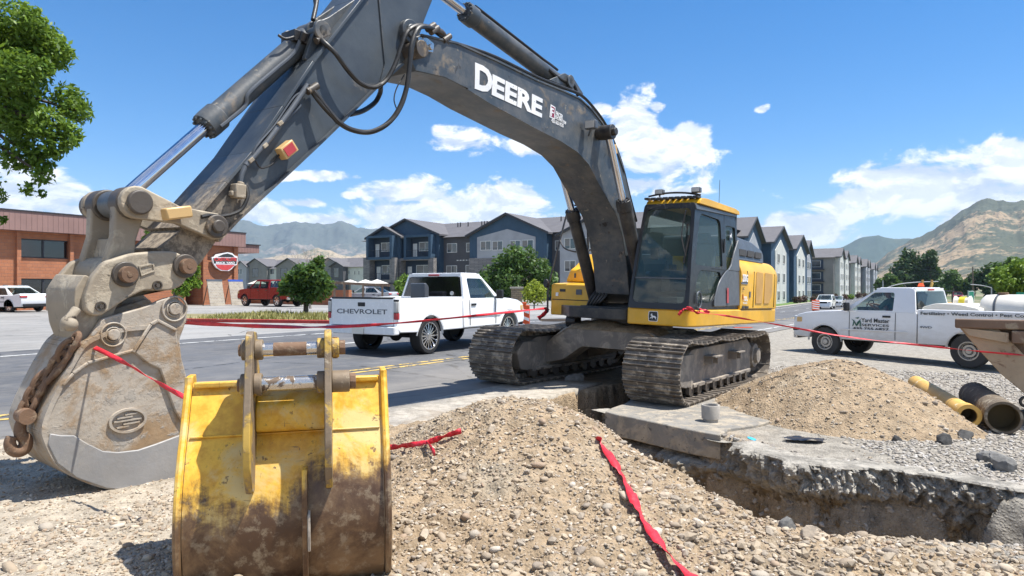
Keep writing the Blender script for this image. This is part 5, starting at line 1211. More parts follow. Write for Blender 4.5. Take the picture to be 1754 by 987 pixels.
# loops of hydraulic hose round the arm joint
hp = [[(547,64,.2),(556,74,.28),(575,92,.33),(597,122,.35),(618,143,.36),(640,150,.37),(660,139,.38),(676,112,.40),(688,78,.42),(698,54,.43),(716,44,.42),(738,47,.36)],
      [(528,146,.29),(540,160,.31),(560,186,.34),(582,211,.37),(607,224,.39),(636,226,.40),(664,212,.42),(684,186,.44),(697,148,.45),(703,100,.46),(710,60,.46),(722,46,.44),(744,50,.38)],
      [(530,150,.28),(545,172,.32),(566,196,.35),(592,218,.38),(620,227,.40),(648,221,.42),(674,203,.44),(692,170,.45),(700,125,.46),(704,80,.47),(712,54,.46)],
      [(600,196,-.1),(622,190,-.2),(642,176,-.3),(651,160,-.3),(652,148,-.2)],
      [(693,128,.40),(680,150,.41),(675,170,.42),(679,186,.43)]]
for k, h_ in enumerate(hp):
    q = MB(); q.tube(spline([L3(x, y, b) for x, y, b in h_], 8), [0.022, 0.024, 0.020, 0.026, 0.006][k], 9); ep(q, 'hydraulic_hose', M['hose'], boom, smooth=True)
q = MB()
for px, py, b in ((535,152,.30),(550,66,.22),(738,47,.36),(744,52,.38),(765,66,.30)): q = MB(); c_ = L3(px, py, b); q.cyl(c_-Vector((0.05, 0, -0.04)), c_+Vector((0.05, 0, -0.04)), 0.032, n=12); ep(q, 'hose_coupling', M['darksteel'], boom, smooth=True)
q = MB()
q.tube(spline([L3(744,50,.38), L3(757,56,.3), L3(764,70,.28), L3(768,92,.26)], 4), 0.03, 8); ep(q, 'hose_coupling', M['darksteel'], boom, smooth=True)
# bucket cylinder
PIN = L(237, 347, 0.33)      # rod-end pin
t_, A, G_, B_, d = cylinder('bucket_cylinder', PIN, L(352, 220, 0.0), L(542, 56, 0.10), 0.0, 0.098, 0.052, 'boom')
q = MB(); n_l = Vector((0, 1, 0)); n_up = n_l.cross(d).normalized(); n_up = n_up if n_up.z < 0 else -n_up
q.tube(spline([G_+d*0.06+n_l*0.10+n_up*0.05, G_+d*0.35+n_l*0.10+n_up*0.06, G_+d*0.45+n_l*0.115, G_+d*0.8+n_l*0.112, B_-d*0.35+n_l*0.112, B_-d*0.2+n_l*0.13-n_up*0.06], 6), 0.017, 7); q.build('oil_line', M['greypanel'], t_, smooth=True)
q = MB(); c_ = B_-d*0.25
q.box(c_+Vector((0, 0.02, 0.09)), (0.14, 0.2, 0.10)); q.cyl(c_+Vector((0, 0.13, 0.05)), c_+Vector((0, 0.17, 0.12)), 0.035, n=12); q.tube(spline([c_+Vector((0.05, 0.1, 0.08)), c_+Vector((0.16, 0.12, 0.02)), c_+Vector((0.22, 0.1, 0.04))], 4), 0.014, 6)
q.tube(spline([L3(541,10,0.0), L3(536,-30,0.0)], 4), 0.02, 8); q.tube(spline([L3(536,35,0.1), L3(541,12,0.05), L3(544,-10,0.0)], 4), 0.022, 8); q.build('hose_fitting', M['black'], t_, bevel=0.006)
# linkage
AP = L(370, 388, 0.33); q = MB()
lk = thing('linkage', None, None); lk.parent = exc; lk.matrix_local = U
def link_plate(mb, p0, p1, r0, r1, mid, b0, b1, up=(0, 0, 1)):
    p0 = Vector(p0); p1 = Vector(p1); d_ = (p1-p0).normalized(); n_ = Vector((-d_.y, d_.x)); pts = []
    a0 = math.atan2(n_.y, n_.x)
    for k in range(9): th = a0+PI*k/8; pts.append((p0.x+r0*math.cos(th), p0.y+r0*math.sin(th)))
    m_ = (p0+p1)/2-n_*mid; pts.append((m_.x, m_.y))
    for k in range(9): th = a0+PI+PI*k/8; pts.append((p1.x+r1*math.cos(th), p1.y+r1*math.sin(th)))
    m_ = (p0+p1)/2+n_*mid; pts.append((m_.x, m_.y))
    mb.prism(pts, AZ, b0, b1)
for s in (-1, 1):
    q = MB(); link_plate(q, PIN, AP, 0.115, 0.10, 0.065, s*0.30-0.03, s*0.30+0.03); q.build('side_link', M['hitch'], lk, bevel=0.01, seg=3)
q = MB(); q.cyl(AZ(*PIN, -0.40), AZ(*PIN, 0.36), 0.055, n=24)
for b0, b1, r_ in ((-0.40, -0.335, 0.10), (-0.26, -0.12, 0.115), (0.12, 0.26, 0.115), (0.335, 0.375, 0.085), (-0.11, 0.11, 0.095)): q.cyl(AZ(*PIN, b0), AZ(*PIN, b1), r_, n=28)
q.cyl(AZ(*AP, -0.40), AZ(*AP, 0.385), 0.05, n=24); q.cyl(AZ(*AP, 0.335), AZ(*AP, 0.36), 0.09, n=24); q.build('link_pin', M['darksteel'], lk, bevel=0.012, seg=3)
QP = L(214, 470, 0.33)
for s in (-1, 1):
    q = MB(); link_plate(q, PIN, QP, 0.11, 0.10, 0.075, s*0.19-0.045, s*0.19+0.045); q.build('bucket_link', M['hitch'], lk, bevel=0.015, seg=3)
q = MB(); q.cyl(AZ(*QP, -0.24), AZ(*QP, 0.24), 0.115, n=28); mid_ = ((PIN[0]+QP[0])/2, (PIN[1]+QP[1])/2); q.box(AZ(mid_[0]+(QP[0]-PIN[0])*0.22, mid_[1]+(QP[1]-PIN[1])*0.22, 0), (0.05, 0.36, 0.22), rot=Matrix.Rotation(-math.atan2(QP[0]-PIN[0], PIN[1]-QP[1]), 3, 'Y')); q.build('link_tube', M['hitch'], lk, bevel=0.015, seg=3)
q = MB(); c_ = L3(303, 365, 0.40); q.box(c_, (0.19, 0.09, 0.085), rot=Matrix.Rotation(R(13), 3, 'Y')); q.build('marker_lamp', M['amber'], lk, bevel=0.012)
# quick hitch
hitch_o = [(300,431),(318,440),(327,456),(326,470),(311,491),(292,498),(246,498),(220,511),(195,527),(174,541),(158,541),(147,532),(145,512),(157,476),(180,449),(227,434),(270,430)]
hh = thing('quick_hitch', None, None); hh.parent = exc; hh.matrix_local = U
ho_l = rpoly(LL(hitch_o, 0.33), 0.03)
for s in (-0.235, 0.295): q = MB(); q.prism(ho_l, AZ, s-0.035, s+0.035); q.build('hitch_plate', M['hitch'], hh, bevel=0.014, seg=3)
bod = LL([(146,470),(157,476),(170,520),(220,505),(246,498),(292,495),(311,491),(300,470),(260,478),(215,500),(200,528),(186,560),(172,596),(145,592),(133,560),(128,520),(130,495)], 0.27)
q = MB(); q.prism(rpoly(bod, 0.02), AZ, -0.21, 0.262); q.build('hitch_body', M['hitch'], hh, bevel=0.02, seg=3)
q = MB(); dome = LL([(175,436),(152,439),(123,456),(105,473),(97,488),(91,505),(91,522),(96,535),(104,546),(110,566),(128,576),(150,560),(165,520),(190,490),(230,470)], -0.24); wn = LL([(108,500),(116,482),(124,478),(130,486),(126,500)], -0.24); holed(q, rpoly(dome, 0.02), [wn], AZ, -0.30, -0.21); q.build('hitch_cheek', M['hitch'], hh, bevel=0.012, seg=2)
q = MB(); q.prism(LL([(157,476),(135,500),(135,540),(160,530),(200,505),(215,490)], 0.30), AZ, -0.259, -0.18); q.build('hitch_rib', M['hitch'], hh, bevel=0.01)
HP2 = L(316, 456, 0.33)
for PP in (QP, HP2):
    q = MB(); q.cyl(AZ(*PP, 0.32), AZ(*PP, 0.355), 0.088, n=28); q.build('pin_boss', M['darksteel'], hh, bevel=0.008)
    q = MB(); q.cyl(AZ(*PP, -0.38), AZ(*PP, 0.41), 0.055, n=24); q.cyl(AZ(*PP, 0.41), AZ(*PP, 0.413), 0.02, n=12); q.build('hitch_pin', M['rust'], hh, bevel=0.01, seg=3)
for px, py in ((172,525),(269,489)):
    a, z = L(px, py, 0.33); q = MB(); q.cyl(AZ(a, z, 0.33), AZ(a, z, 0.345), 0.034, r_in=0.026, n=20); q.cyl(AZ(a, z, 0.33), AZ(a, z, 0.35), 0.013, n=10); q.build('bolt', M['darksteel'], hh)
q = MB(); ro_ = LL([(237,456),(263,450),(266,465),(241,474)], 0.33); ri_ = LL([(240,459),(261,454),(263,463),(243,471)], 0.33); holed(q, ro_, [ri_], AZ, 0.33, 0.338); q.build('type_frame', M['hitch'], hh, bevel=0.003)
q = MB(); q.tube(spline([L3(131,530,0.32), L3(121,543,0.34), L3(112,552,0.34), L3(113,566,0.34)], 5), 0.03, 9); q.sphere(L3(121,556,0.36), 0.045, 12, 8); q.build('lifting_eye', M['hitch'], hh, smooth=True)

# ---- grey bucket hanging on the hitch
BK = 0.31; BF = -0.24
bk_o = [(301,507),(319,524),(321,546),(308,582),(314,637),(319,676),(313,730),(311,812),(270,828),(227,836),(181,833),(130,815),(97,790),(78,752),(75,731),(84,702),(104,660),(123,624),(150,583),(175,546),(246,527),(280,512)]
bkt = thing('bucket', None, None); bkt.parent = exc; bkt.matrix_local = U; bkt['label'] = 'dusty grey digging bucket hanging at the arm tip'
bo_l = LL(bk_o, BK)
for s in (BF+0.02, BK-0.02): q = MB(); q.prism(rpoly(bo_l, 0.02), AZ, s-0.02, s+0.02); q.build('side_plate', M['bucket_grey'], bkt, bevel=0.008, seg=2)
wr = LL([(311,812),(270,828),(227,836),(181,833),(130,815),(97,790),(78,752),(75,731),(84,702),(104,660),(123,624),(150,586),(205,566),(262,560)], BK); ww = spline([Vector((a, (BK+BF)/2, z)) for a, z in wr], 5)
q = MB()
for i in range(len(ww)-1): q.bar(ww[i], ww[i+1], 0.03, BK-BF+0.03, up=(0, 1, 0))
q.build('shell', M['bucket_grey'], bkt, smooth=True, angle=60)
q = MB(); wp = LL([(84,742),(103,745),(125,745),(150,760),(175,772),(200,774),(235,770),(265,760),(311,743),(311,814),(270,831),(227,839),(181,836),(130,818),(96,793),(80,760)], BK); q.prism(wp, AZ, BK+0.001, BK+0.022); q.build('wear_plate', M['wearplate'], bkt, bevel=0.006)
q = MB(); cp = LL([(228,603),(256,562),(268,552),(300,566),(302,590),(316,640),(320,690),(314,730),(298,705),(284,668),(272,632),(250,622)], BK); q.prism(cp, AZ, BK+0.001, BK+0.026); q.build('cheek_plate', M['bucket_grey'], bkt, bevel=0.008)
fl = MB(); edge_strip([(108,660),(125,640),(150,622),(185,612),(230,600)], BK+0.012, 0.024, 0.02); fl.build('weld_seam', M['bucket_grey'], bkt, bevel=0.006)
fl = MB(); edge_strip([(228,604),(258,556),(270,549),(302,566)], BK+0.03, 0.02, 0.022); fl.build('weld_seam', M['bucket_grey'], bkt, bevel=0.006)
q = MB()
for px, py, r_ in ((193,573,0.085),(298,529,0.095)):
    q = MB(); a, z = L(px, py, BK); q.cyl(AZ(a, z, BK), AZ(a, z, BK+0.02), r_, r_in=r_*0.86, n=32); q.cyl(AZ(a, z, BK), AZ(a, z, BK+0.016), r_*0.62, r_in=r_*0.5, n=28); q.cyl(AZ(a, z, BK), AZ(a, z, BK+0.03), r_*0.45, n=24)
    q.build('ear_boss', M['bucket_grey'], bkt, bevel=0.005)
q = MB(); a, z = L(218, 720, BK); e_ = circ(a, z, 0.125, 36, 0.085); e2 = circ(a, z, 0.108, 36, 0.070); holed(q, e_, [e2], AZ, BK, BK+0.02)
for k, (u0, u1, v) in enumerate(((-0.02, 0.06, 0.042), (-0.07, 0.03, 0.022), (-0.09, 0.09, 0.0), (-0.03, 0.08, -0.022), (-0.07, 0.01, -0.042))): q.prism(rpoly([(a-u0, z+v-0.007), (a-u1, z+v-0.001), (a-u1, z+v+0.009), (a-u0, z+v+0.003)], 0.003), AZ, BK, BK+0.014)
q.build('oval_mark', M['bucket_grey'], bkt, bevel=0.003)
for s in (-0.12, 0.18):
    q = MB(); q.prism(rpoly(LL([(150,586),(175,556),(200,548),(300,515),(318,535),(312,570),(262,560),(205,566)], BK), 0.02), AZ, s-0.025, s+0.025); q.build('ear', M['bucket_grey'], bkt, bevel=0.008)
for k in range(4):
    b = -0.20+k*0.155; q = MB(); c0 = L3(311, 815, BK); q.bar(Vector((c0.x-0.0, b, c0.z+0.02)), Vector((c0.x-0.22, b, c0.z+0.08)), 0.09, 0.05); q.build('tooth', M['wearplate'], bkt, bevel=0.01)

# ---- lifting chain with hook (hangs from the bucket's back)
chain = thing('chain', 'rusty lifting chain with grab hook hanging behind the grey bucket', 'chain', mat4=EU.copy())
cpts = [Vector(L3(122,592,0.30)), Vector(L3(108,615,0.26)), Vector(L3(92,640,0.22)), Vector(L3(80,648,0.20)), Vector(L3(66,668,0.18)), Vector(L3(55,690,0.16)), Vector(L3(45,712,0.15))]
cs = spline(cpts, 10); acc = 0; last = cs[0]; k = 0; step = 0.105
for p_ in cs[1:]:
    acc += (p_-last).length
    if acc >= step:
        d_ = (p_-last).normalized(); c_ = p_-d_*step/2; sd_ = d_.cross(Vector((0, 1, 0))).normalized() if k % 2 else Vector((0, 1, 0)); 
        ring = []
        for j in range(17):
            th = 2*PI*j/16; ring.append(c_+d_*(0.083*math.cos(th))+sd_*(0.050*math.sin(th)*(1.0)))
        q = MB(); q.tube(ring, 0.018, 8, caps=False); q.build('chain_link', M['rust'], chain, smooth=True); k += 1; acc = 0; last = p_
q = MB(); hk = [L3(42,712,.15), L3(35,730,.15), L3(36,745,.15), L3(44,752,.15), L3(43,766,.15), L3(33,773,.15), L3(22,771,.15), L3(17,760,.15), L3(20,748,.15)]
q.tube(spline(hk, 6), [0.030+0.010*math.sin(PI*i/48) for i in range(49)], 10); q.cyl(L3(42,712,.17)+Vector((0, -.04, 0)), L3(42,712,.17)+Vector((0, .06, 0)), 0.05, n=16); q.build('hook', M['rust'], chain, smooth=True)
q = MB(); q.tube(spline([L3(74,650,.2), L3(86,632,.22), L3(100,640,.22), L3(94,656,.2)], 5), 0.022, 8); q.build('shackle', M['rust'], chain, smooth=True)

# ================================================================ VEHICLES
def arc_pts(cx, cz, r, a0, a1, n=12): return [(cx+r*math.cos(a0+(a1-a0)*k/n), cz+r*math.sin(a0+(a1-a0)*k/n)) for k in range(n+1)]
def wheel(par, x, y, r, w, side, kind, tyre='tyre'):
    """side +1: outer face towards +y"""
    wh = thing('wheel', None, None); wh.parent = par; wh.location = (x, y, r)
    rr = {'spoke': 0.74, 'steel': 0.54, 'simple': 0.66}[kind]*r; o = side*w/2
    q = MB(); q.lathe((0, -w/2, 0), (0, 1, 0), [(0.03, rr), (0.0, rr*1.04), (0.0, r*0.93), (0.03, r*0.99), (0.05, r), (w-0.05, r), (w-0.03, r*0.99), (w, r*0.93), (w, rr*1.04), (w-0.03, rr)], 36)
    q.build('tyre', M[tyre], wh, smooth=True, angle=50)
    q = MB(); ax = (0, side, 0)
    q.lathe((0, -side*w*0.3, 0), ax, [(0, rr), (w*0.70, rr*0.97), (w*0.80, rr*1.02), (w*0.80, rr*0.93), (w*0.45, rr*0.90), (0, rr*0.88)], 36)
    if kind == 'spoke':
        for k in range(16):
            th = 2*PI*k/16; c, s = math.cos(th), math.sin(th); q.bar((c*0.05, side*(w*0.36), s*0.05), (c*rr*0.93, side*(w*0.30), s*rr*0.93), 0.022 if k % 2 else 0.03, 0.025, up=(0, 1, 0))
        q.cyl((0, side*w*0.25, 0), (0, side*w*0.44, 0), 0.065, 0.055, n=18)
        q.cyl((0, side*w*0.08, 0), (0, side*w*0.10, 0), rr*0.35, n=24)
    elif kind == 'steel':
        q.lathe((0, 0, 0), ax, [(w*0.1, rr*0.93), (w*0.12, rr*0.80), (w*0.30, rr*0.66), (w*0.30, rr*0.45), (w*0.22, rr*0.36), (w*0.42, rr*0.30), (w*0.42, 0)], 30)
    else:
        for k in range(6):
            th = 2*PI*k/6; c, s = math.cos(th), math.sin(th); q.bar((0, side*w*0.4, 0), (c*rr*0.94, side*w*0.36, s*rr*0.94), 0.09, 0.03, up=(0, 1, 0))
    q.build('rim', M['rim' if kind != 'steel' else 'steelrim'], wh, smooth=True, angle=35)
    q = MB()
    if kind == 'steel':
        for k in range(8):
            th = 2*PI*k/8; c, s = math.cos(th)*rr*0.72, math.sin(th)*rr*0.72; q.cyl((c, side*w*0.18, s), (c, side*w*0.275, s), rr*0.09, n=8)
    q.cyl((0, -side*w*0.30, 0), (0, side*(w*0.02 if kind == 'spoke' else 0.0), 0), rr*0.86, n=28); q.build('wheel_well', M['gap'], wh)
    return wh
def vehicle(name, label, cat, pos, rz, paint, D, group=None, detail=2):
    """D: dimensions; local +x forward, +y left"""
    v = thing(name, label, cat, pos, rz, group)
    W_ = D['w']/2; zb = D['zb']; xf, xr = D['xf'], D['xr']; wf, wr_, r = D['wf'], D['wr'], D['r']; ar = r+0.07
    belt = D['belt']; hood = D['hood']; roof = D['roof']; pick = D.get('bed') is not None
    xc = D['cab_r']; P_ = M[paint]
    # lower body outline
    def arch(x): 
        h = r-zb; a = math.asin(max(-1, min(1, (r-zb)/ar))); return arc_pts(x, r, ar, PI+a, -a, 14)
    top = [(xf-0.01, hood-0.36), (xf-0.05, hood-0.20), (xf-0.14, hood-0.10), (xf-0.40, hood-0.03), (xf-0.8, hood+0.015), (D['ws0'], hood+0.05), (D['ws0']-0.05, belt)]
    if pick: out = [(xc, zb), (xc, belt)]+top[::-1]+[(xf, zb+0.05)]; out = [(xc, zb), (wf-ar-0.02, zb)]+arch(wf)+[(wf+ar+0.02, zb), (xf-0.06, zb+0.02), (xf, zb+0.14)]+top+[(xc, belt)]
    else: out = [(xr+0.08, zb+0.02), (wr_-ar-0.02, zb)]+arch(wr_)+[(wr_+ar+0.02, zb), (wf-ar-0.02, zb)]+arch(wf)+[(wf+ar+0.02, zb), (xf-0.06, zb+0.02), (xf, zb+0.14)]+top+[(D['cab_r'], belt), (D['cab_r']-0.12, belt+0.02), (xr+0.10, D.get('boot', belt)), (xr, D.get('boot', belt)-0.12), (xr-0.02, zb+0.2)]
    tum = lambda z: 0.035*max(0, (z-0.75))/0.5+0.03*max(0, (0.6-z))/0.3
    nl = [-1, 1]
    q = MB(); q.prism(out, lambda u, w_, t: Vector((u, t*(W_-tum(w_)-0.07*max(0, (u-(xf-0.9))/0.9)**2-0.05*max(0, ((xr+0.6)-u)/0.6)**2), w_)), -1, 1)
    body = q.build('body', P_, v, bevel=0.035, seg=3)
    q = MB(); q.box(((xf+xr)/2, 0, (zb+belt)/2-0.12), (xf-xr-0.3, D['w']-0.5, (belt-zb)*0.6)); q.box(((xf+xr)/2, 0, zb-0.02), (xf-xr-0.9, 0.9, 0.1)); q.cyl((wr_, -W_+0.2, r), (wr_, W_-0.2, r), 0.06, n=10); q.sphere((wr_, 0.0, r), 0.15, 10, 6); q.build('chassis', M['gap'], v)
    # cabin
    a0, a1, a2, a3 = D['ws0'], D['ws1'], D['rw1'], D['rw0']      # screen base, roof front, roof rear, rear base
    h0 = belt-0.01; k_t = D.get('tumble', 0.16)
    sy = lambda u, z, s, w_: Vector((u, s*(W_-0.035-k_t*(max(0.0, z-h0)/(roof-h0))**1.2+w_), z))
    so = rpoly([(a0, h0), (a1, roof-0.05), (a1-0.12, roof), (a2+0.1, roof-0.005), (a2, roof-0.05), (a3, h0)], [0, 0.18, 0.12, 0.1, 0.1, 0])
    holes = []
    for (p0, p1) in D['win']:
        # window between x=p0 (front) and p1 (rear), clipped by the screen slope
        zt = roof-0.12; zl = h0+0.03
        fx = lambda z, base=p0: min(base, a0-0.10-(a0-a1)*((z-h0)/(roof-h0))-0.02)
        rx = lambda z, base=p1: max(base, a3+0.10+(a2-a3)*((z-h0)/(roof-h0)))
        holes.append(rpoly([(fx(zl), zl), (fx(zt), zt), (rx(zt), zt), (rx(zl), zl)], [0.02, 0.07, 0.07, 0.03]))
    q = MB()
    for s in (-1, 1): holed(q, so, holes, lambda u, z, w_, s=s: sy(u, z, s, w_), -0.05, 0.0)
    ry = W_-0.035-k_t
    q.box(((a1+a2)/2, 0, roof-0.012), (a1-a2-0.12, 2*ry-0.02, 0.045), taper=(0.97, 0.94))
    q.box((a1-0.06, 0, roof-0.03), (0.14, 2*ry-0.02, 0.05)); q.box((a2+0.06, 0, roof-0.05), (0.12, 2*ry-0.02, 0.09))
    cabn = q.build('cabin', P_, v, bevel=0.012, seg=2)
    gm = M[D.get('glass', 'carglass')]
    for s in (-1, 1):
        for h in holes: q = MB(); q.add([sy(u, z, s, -0.02) for u, z in h], [tuple(range(len(h)))]); q.build('side_window', M[D.get('sglass', D.get('glass', 'carglass'))], v)
    yb, yt = W_-0.09, ry-0.02
    q = MB(); q.quad((a0, -yb, h0+0.01), (a0, yb, h0+0.01), (a1, yt, roof-0.05), (a1, -yt, roof-0.05)); q.build('windscreen', gm, v)
    rb = h0+0.06
    q = MB(); e_ = 0.012 if pick else 0.012; q.quad((a3-e_, yb-0.06, rb), (a3-e_, -yb+0.06, rb), (a2-e_, -yt+0.05, roof-0.08), (a2-e_, yt-0.05, roof-0.08)); q.build('rear_window', M[D.get('rglass', 'carglass')], v)
    if pick:
        q = MB(); q.box((a3+0.0, 0, h0+0.02), (0.05, 2*yb, 0.10)); q.box((a2-0.005, 0, roof-0.06), (0.03, 0.22, 0.05)) ; q.build('cab_back', P_, v, bevel=0.01)
        q = MB(); q.box((a2-0.03, 0, roof-0.045), (0.03, 0.30, 0.04)); q.build('brake_lamp', M['red'], v, bevel=0.004)
    if detail >= 1:
        q = MB(); q.box(((a0+a3)/2, 0, h0-0.03), (a0-a3, 2*W_-0.2, 0.05)); q.box((a0-0.45, 0, h0+0.05), (0.3, 1.4, 0.12))
        for y in (-0.4, 0.4): q.box(((a1+a2)/2-0.05, y, h0+0.22), (0.13, 0.48, 0.5), rot=Matrix.Rotation(R(-10), 3, 'Y')); q.box(((a1+a2)/2-0.10, y, h0+0.52), (0.08, 0.24, 0.16))
        ring = [Vector((a0-0.50-0.09*math.cos(t*PI/8)*0.4, 0.4+0.18*math.sin(t*PI/8), h0+0.12+0.17*math.cos(t*PI/8))) for t in range(17)]; q.tube(ring, 0.014, 6, caps=False)
        q.build('interior', M['interior'], v, bevel=0.01)
    # bed
    if pick:
        b0, b1 = xr, xc-0.025; rail = D['bed']
        ob = [(b0, zb+0.12), (b0+0.1, zb+0.02), (wr_-ar-0.02, zb)]+arch(wr_)+[(wr_+ar+0.02, zb), (b1, zb), (b1, rail), (b0, rail-0.01)]
        for s in (-1, 1):
            q = MB(); q.prism(ob, lambda u, z, t, s=s: Vector((u, s*(W_-tum(z)-t-0.03*max(0, ((xr+0.5)-u)/0.5)**2), z)), 0.0, 0.09); q.build('bed_side', P_, v, bevel=0.02, seg=3)
        q = MB(); q.box(((b0+b1)/2, 0, zb+0.32), (b1-b0-0.1, D['w']-0.2, 0.06)); q.box((b1-0.03, 0, (zb+rail)/2+0.1), (0.05, D['w']-0.2, rail-zb-0.25)); q.build('bed_floor', P_, v)
        tg = MB(); tg.prism(rpoly([(-(W_-0.13), zb+0.16), (W_-0.13, zb+0.16), (W_-0.13, rail-0.02), (-(W_-0.13), rail-0.02)], 0.02), lambda u, z, t: Vector((b0+0.055+t, u, z)), -0.06, 0.0); tgo = tg.build('tailgate', P_, v, bevel=0.008, seg=2)
        q = MB(); q.box((b0+0.03, 0, rail-0.005), (0.09, 2*W_-0.26, 0.04)); q.build('gate_cap', M['carblack'], tgo, bevel=0.01)
        q = MB(); q.box((b0-0.008, 0, rail-0.14), (0.015, 0.20, 0.085)); q.build('gate_handle', M['carblack'], tgo, bevel=0.01)
        for s in (-1, 1):
            q = MB(); q.box((b0+0.028, s*(W_-0.068), (zb+rail)/2+0.18), (0.06, 0.105, rail-zb-0.42)); q.build('lamp_housing', M['carblack'], v, bevel=0.01)
            q = MB(); q.box((b0-0.002, s*(W_-0.065), rail-0.19), (0.03, 0.08, 0.22)); q.box((b0+0.03, s*(W_-0.006-0.016), rail-0.19), (0.06, 0.03, 0.22)); q.build('reverse_lamp', M['lamp'], v, bevel=0.008)
            q = MB(); q.box((b0-0.002, s*(W_-0.065), rail-0.38), (0.03, 0.08, 0.13)); q.box((b0+0.03, s*(W_-0.022), rail-0.38), (0.06, 0.03, 0.13)); q.build('tail_lamp', M['red'], v, bevel=0.008)
        q = MB(); q.prism(rpoly([(-W_+0.02, 0), (-W_+0.05, -0.10), (W_-0.05, -0.10), (W_-0.02, 0), (W_-0.02, 0.12), (-W_+0.02, 0.12)], 0.05), lambda u, w_, t: Vector((b0+0.02-w_ if False else b0+0.0-w_*1.0+0.02, u, t)), zb-0.02, zb+0.15); q.build('rear_bumper', P_ if D.get('pbump') else M['chromeplate'], v, bevel=0.02, seg=3)
        q = MB(); q.box((b0-0.125, 0.0, zb+0.06), (0.012, 0.31, 0.15)); q.build('licence_plate', M['tank'], v)
    else:
        for s in (-1, 1):
            q = MB(); q.box((xr+0.03, s*(W_-0.22), D.get('boot', belt)-0.17), (0.14, 0.36, 0.12)); q.build('tail_lamp', M['red'], v, bevel=0.03)
        q = MB(); q.box((xr-0.02, 0, zb+0.10), (0.08, D['w']-0.35, 0.16)); q.build('rear_bumper', M['carblack'], v, bevel=0.02)
    for s in (-1, 1):
        q = MB(); q.box((xf-0.06, s*(W_-0.24), hood-0.22), (0.12, 0.28, 0.17)); q.build('headlamp', M['lamp'], v, bevel=0.03)
        if pick: q = MB(); q.box((xf-0.20, s*(W_-0.075), hood-0.24), (0.16, 0.06, 0.14)); q.build('side_lamp', M['amber'], v, bevel=0.02)
    q = MB(); q.box((xf-0.02, 0, hood-0.25), (0.06, D['w']-0.95, 0.22)); q.build('grille', M['carblack'], v, bevel=0.01)
    q = MB(); q.prism(rpoly([(-W_+0.05, -0.12), (-W_+0.16, 0.06), (W_-0.16, 0.06), (W_-0.05, -0.12)], 0.05), lambda u, w_, t: Vector((xf+w_, u, t)), zb-0.04, zb+0.17); q.build('front_bumper', M[D.get('fbump', 'chromeplate')], v, bevel=0.02, seg=3)
    if D.get('fbump2'): q = MB(); q.box((xf-0.1, 0, zb+0.22), (0.24, D['w']-0.12, 0.10)); q.build('bumper_cap', M['carblack'], v, bevel=0.03)
    # doors
    for s in (-1, 1):
        dx = lambda x, zlo=zb+0.05, zhi=belt-0.02: None
        for x in D['doors']:
            q = MB(); pts = [(x, zb+0.06+(belt-zb-0.08)*k/6) for k in range(7)]
            for k in range(6): q.bar((pts[k][0], s*(W_-tum(pts[k][1])+0.0), pts[k][1]), (pts[k+1][0], s*(W_-tum(pts[k+1][1])), pts[k+1][1]), 0.008, 0.010, up=(1, 0, 0))
            q.build('door_seam', M['gap'], v)
        if detail >= 1:
            q = MB(); q.box(((xc+wf)/2-0.1, s*(W_-0.003), zb+0.28), ((wf-ar)-(xc if pick else wr_+ar)-0.15, 0.012, 0.035)); q.build('side_moulding', P_ if pick else M['carblack'], v, bevel=0.004)
        for x in D['handles']: q = MB(); q.box((x, s*(W_-tum(belt-0.13)+0.006), belt-0.13), (0.20, 0.03, 0.05)); q.build('door_handle', M['carblack'], v, bevel=0.01)
        q = MB(); q.box((a0-0.22, s*(W_+0.09), h0+0.12), (0.10, 0.17, 0.22)); q.bar((a0-0.22, s*(W_-0.05), h0+0.03), (a0-0.22, s*(W_+0.05), h0+0.08), 0.05, 0.05); q.build('mirror', M['carblack'], v, bevel=0.02, seg=3)
        for x in ([wf, wr_]):
            q = MB()
            pts = arc_pts(x, r, ar-0.005, PI*0.98, PI*0.02, 16)
            for k in range(16): q.bar((pts[k][0], s*(W_-tum(pts[k][1])-0.02), pts[k][1]), (pts[k+1][0], s*(W_-tum(pts[k+1][1])-0.02), pts[k+1][1]), 0.05, 0.016, up=(0, 0, 1))
            q.build('arch_lip', P_, v)
    for x in (wf, wr_):
        for s in (-1, 1): wheel(v, x, s*(W_-D['tw']/2-0.03), r, D['tw'], s, D['rim'], D.get('tyre', 'tyre'))
    return v
def on_side(v, s_txt, x, z, w_, h_, W_, side, mat, bold=0.0, sx=None, shear=0.0):
    """lettering on a vehicle flank"""
    xd = (-1, 0, 0) if side > 0 else (1, 0, 0)
    return text_obj('lettering', s_txt, 0.2, mat, v, frame((x, side*W_, z), xd, (0, 0, 1)), bold=bold, fit=(w_, h_), depth=0.001, shear=shear)

# white pickup seen from behind
hd = R(60.0); cxy = Vector((-2.62, 15.35)); hv = Vector((math.cos(hd), math.sin(hd)))
base = cxy+hv*1.72
SI = dict(w=1.96, zb=0.50, xf=2.62, xr=-2.82, wf=1.70, wr=-1.70, r=0.40, belt=1.18, hood=1.16, roof=1.80, bed=1.24, cab_r=-0.42,
          ws0=1.28, ws1=0.55, rw1=-0.26, rw0=-0.38, win=[(1.05, -0.10)], doors=[-0.15, 1.02], handles=[0.02], tw=0.27, rim='spoke', glass='carglass', rglass='darkglass', pbump=True, fbump='carblack')
chev = vehicle('pickup_truck', 'white single-cab pickup with chrome spoked wheels seen from its grey-white tailgate on the road', 'pickup truck', (base.x, base.y, gzf(base.x)+0.02), hd, 'carwhite', SI)
chev.rotation_euler = (0.0, 0.0, hd)
xr_ = SI['xr']
text_obj('lettering', 'CHEVROLET', 0.2, M['greypanel'], chev, frame((xr_-0.0075, 0.70, 0.90), (0, -1, 0), (0, 0, 1)), bold=0.003, fit=(1.40, 0.10), depth=0.001)
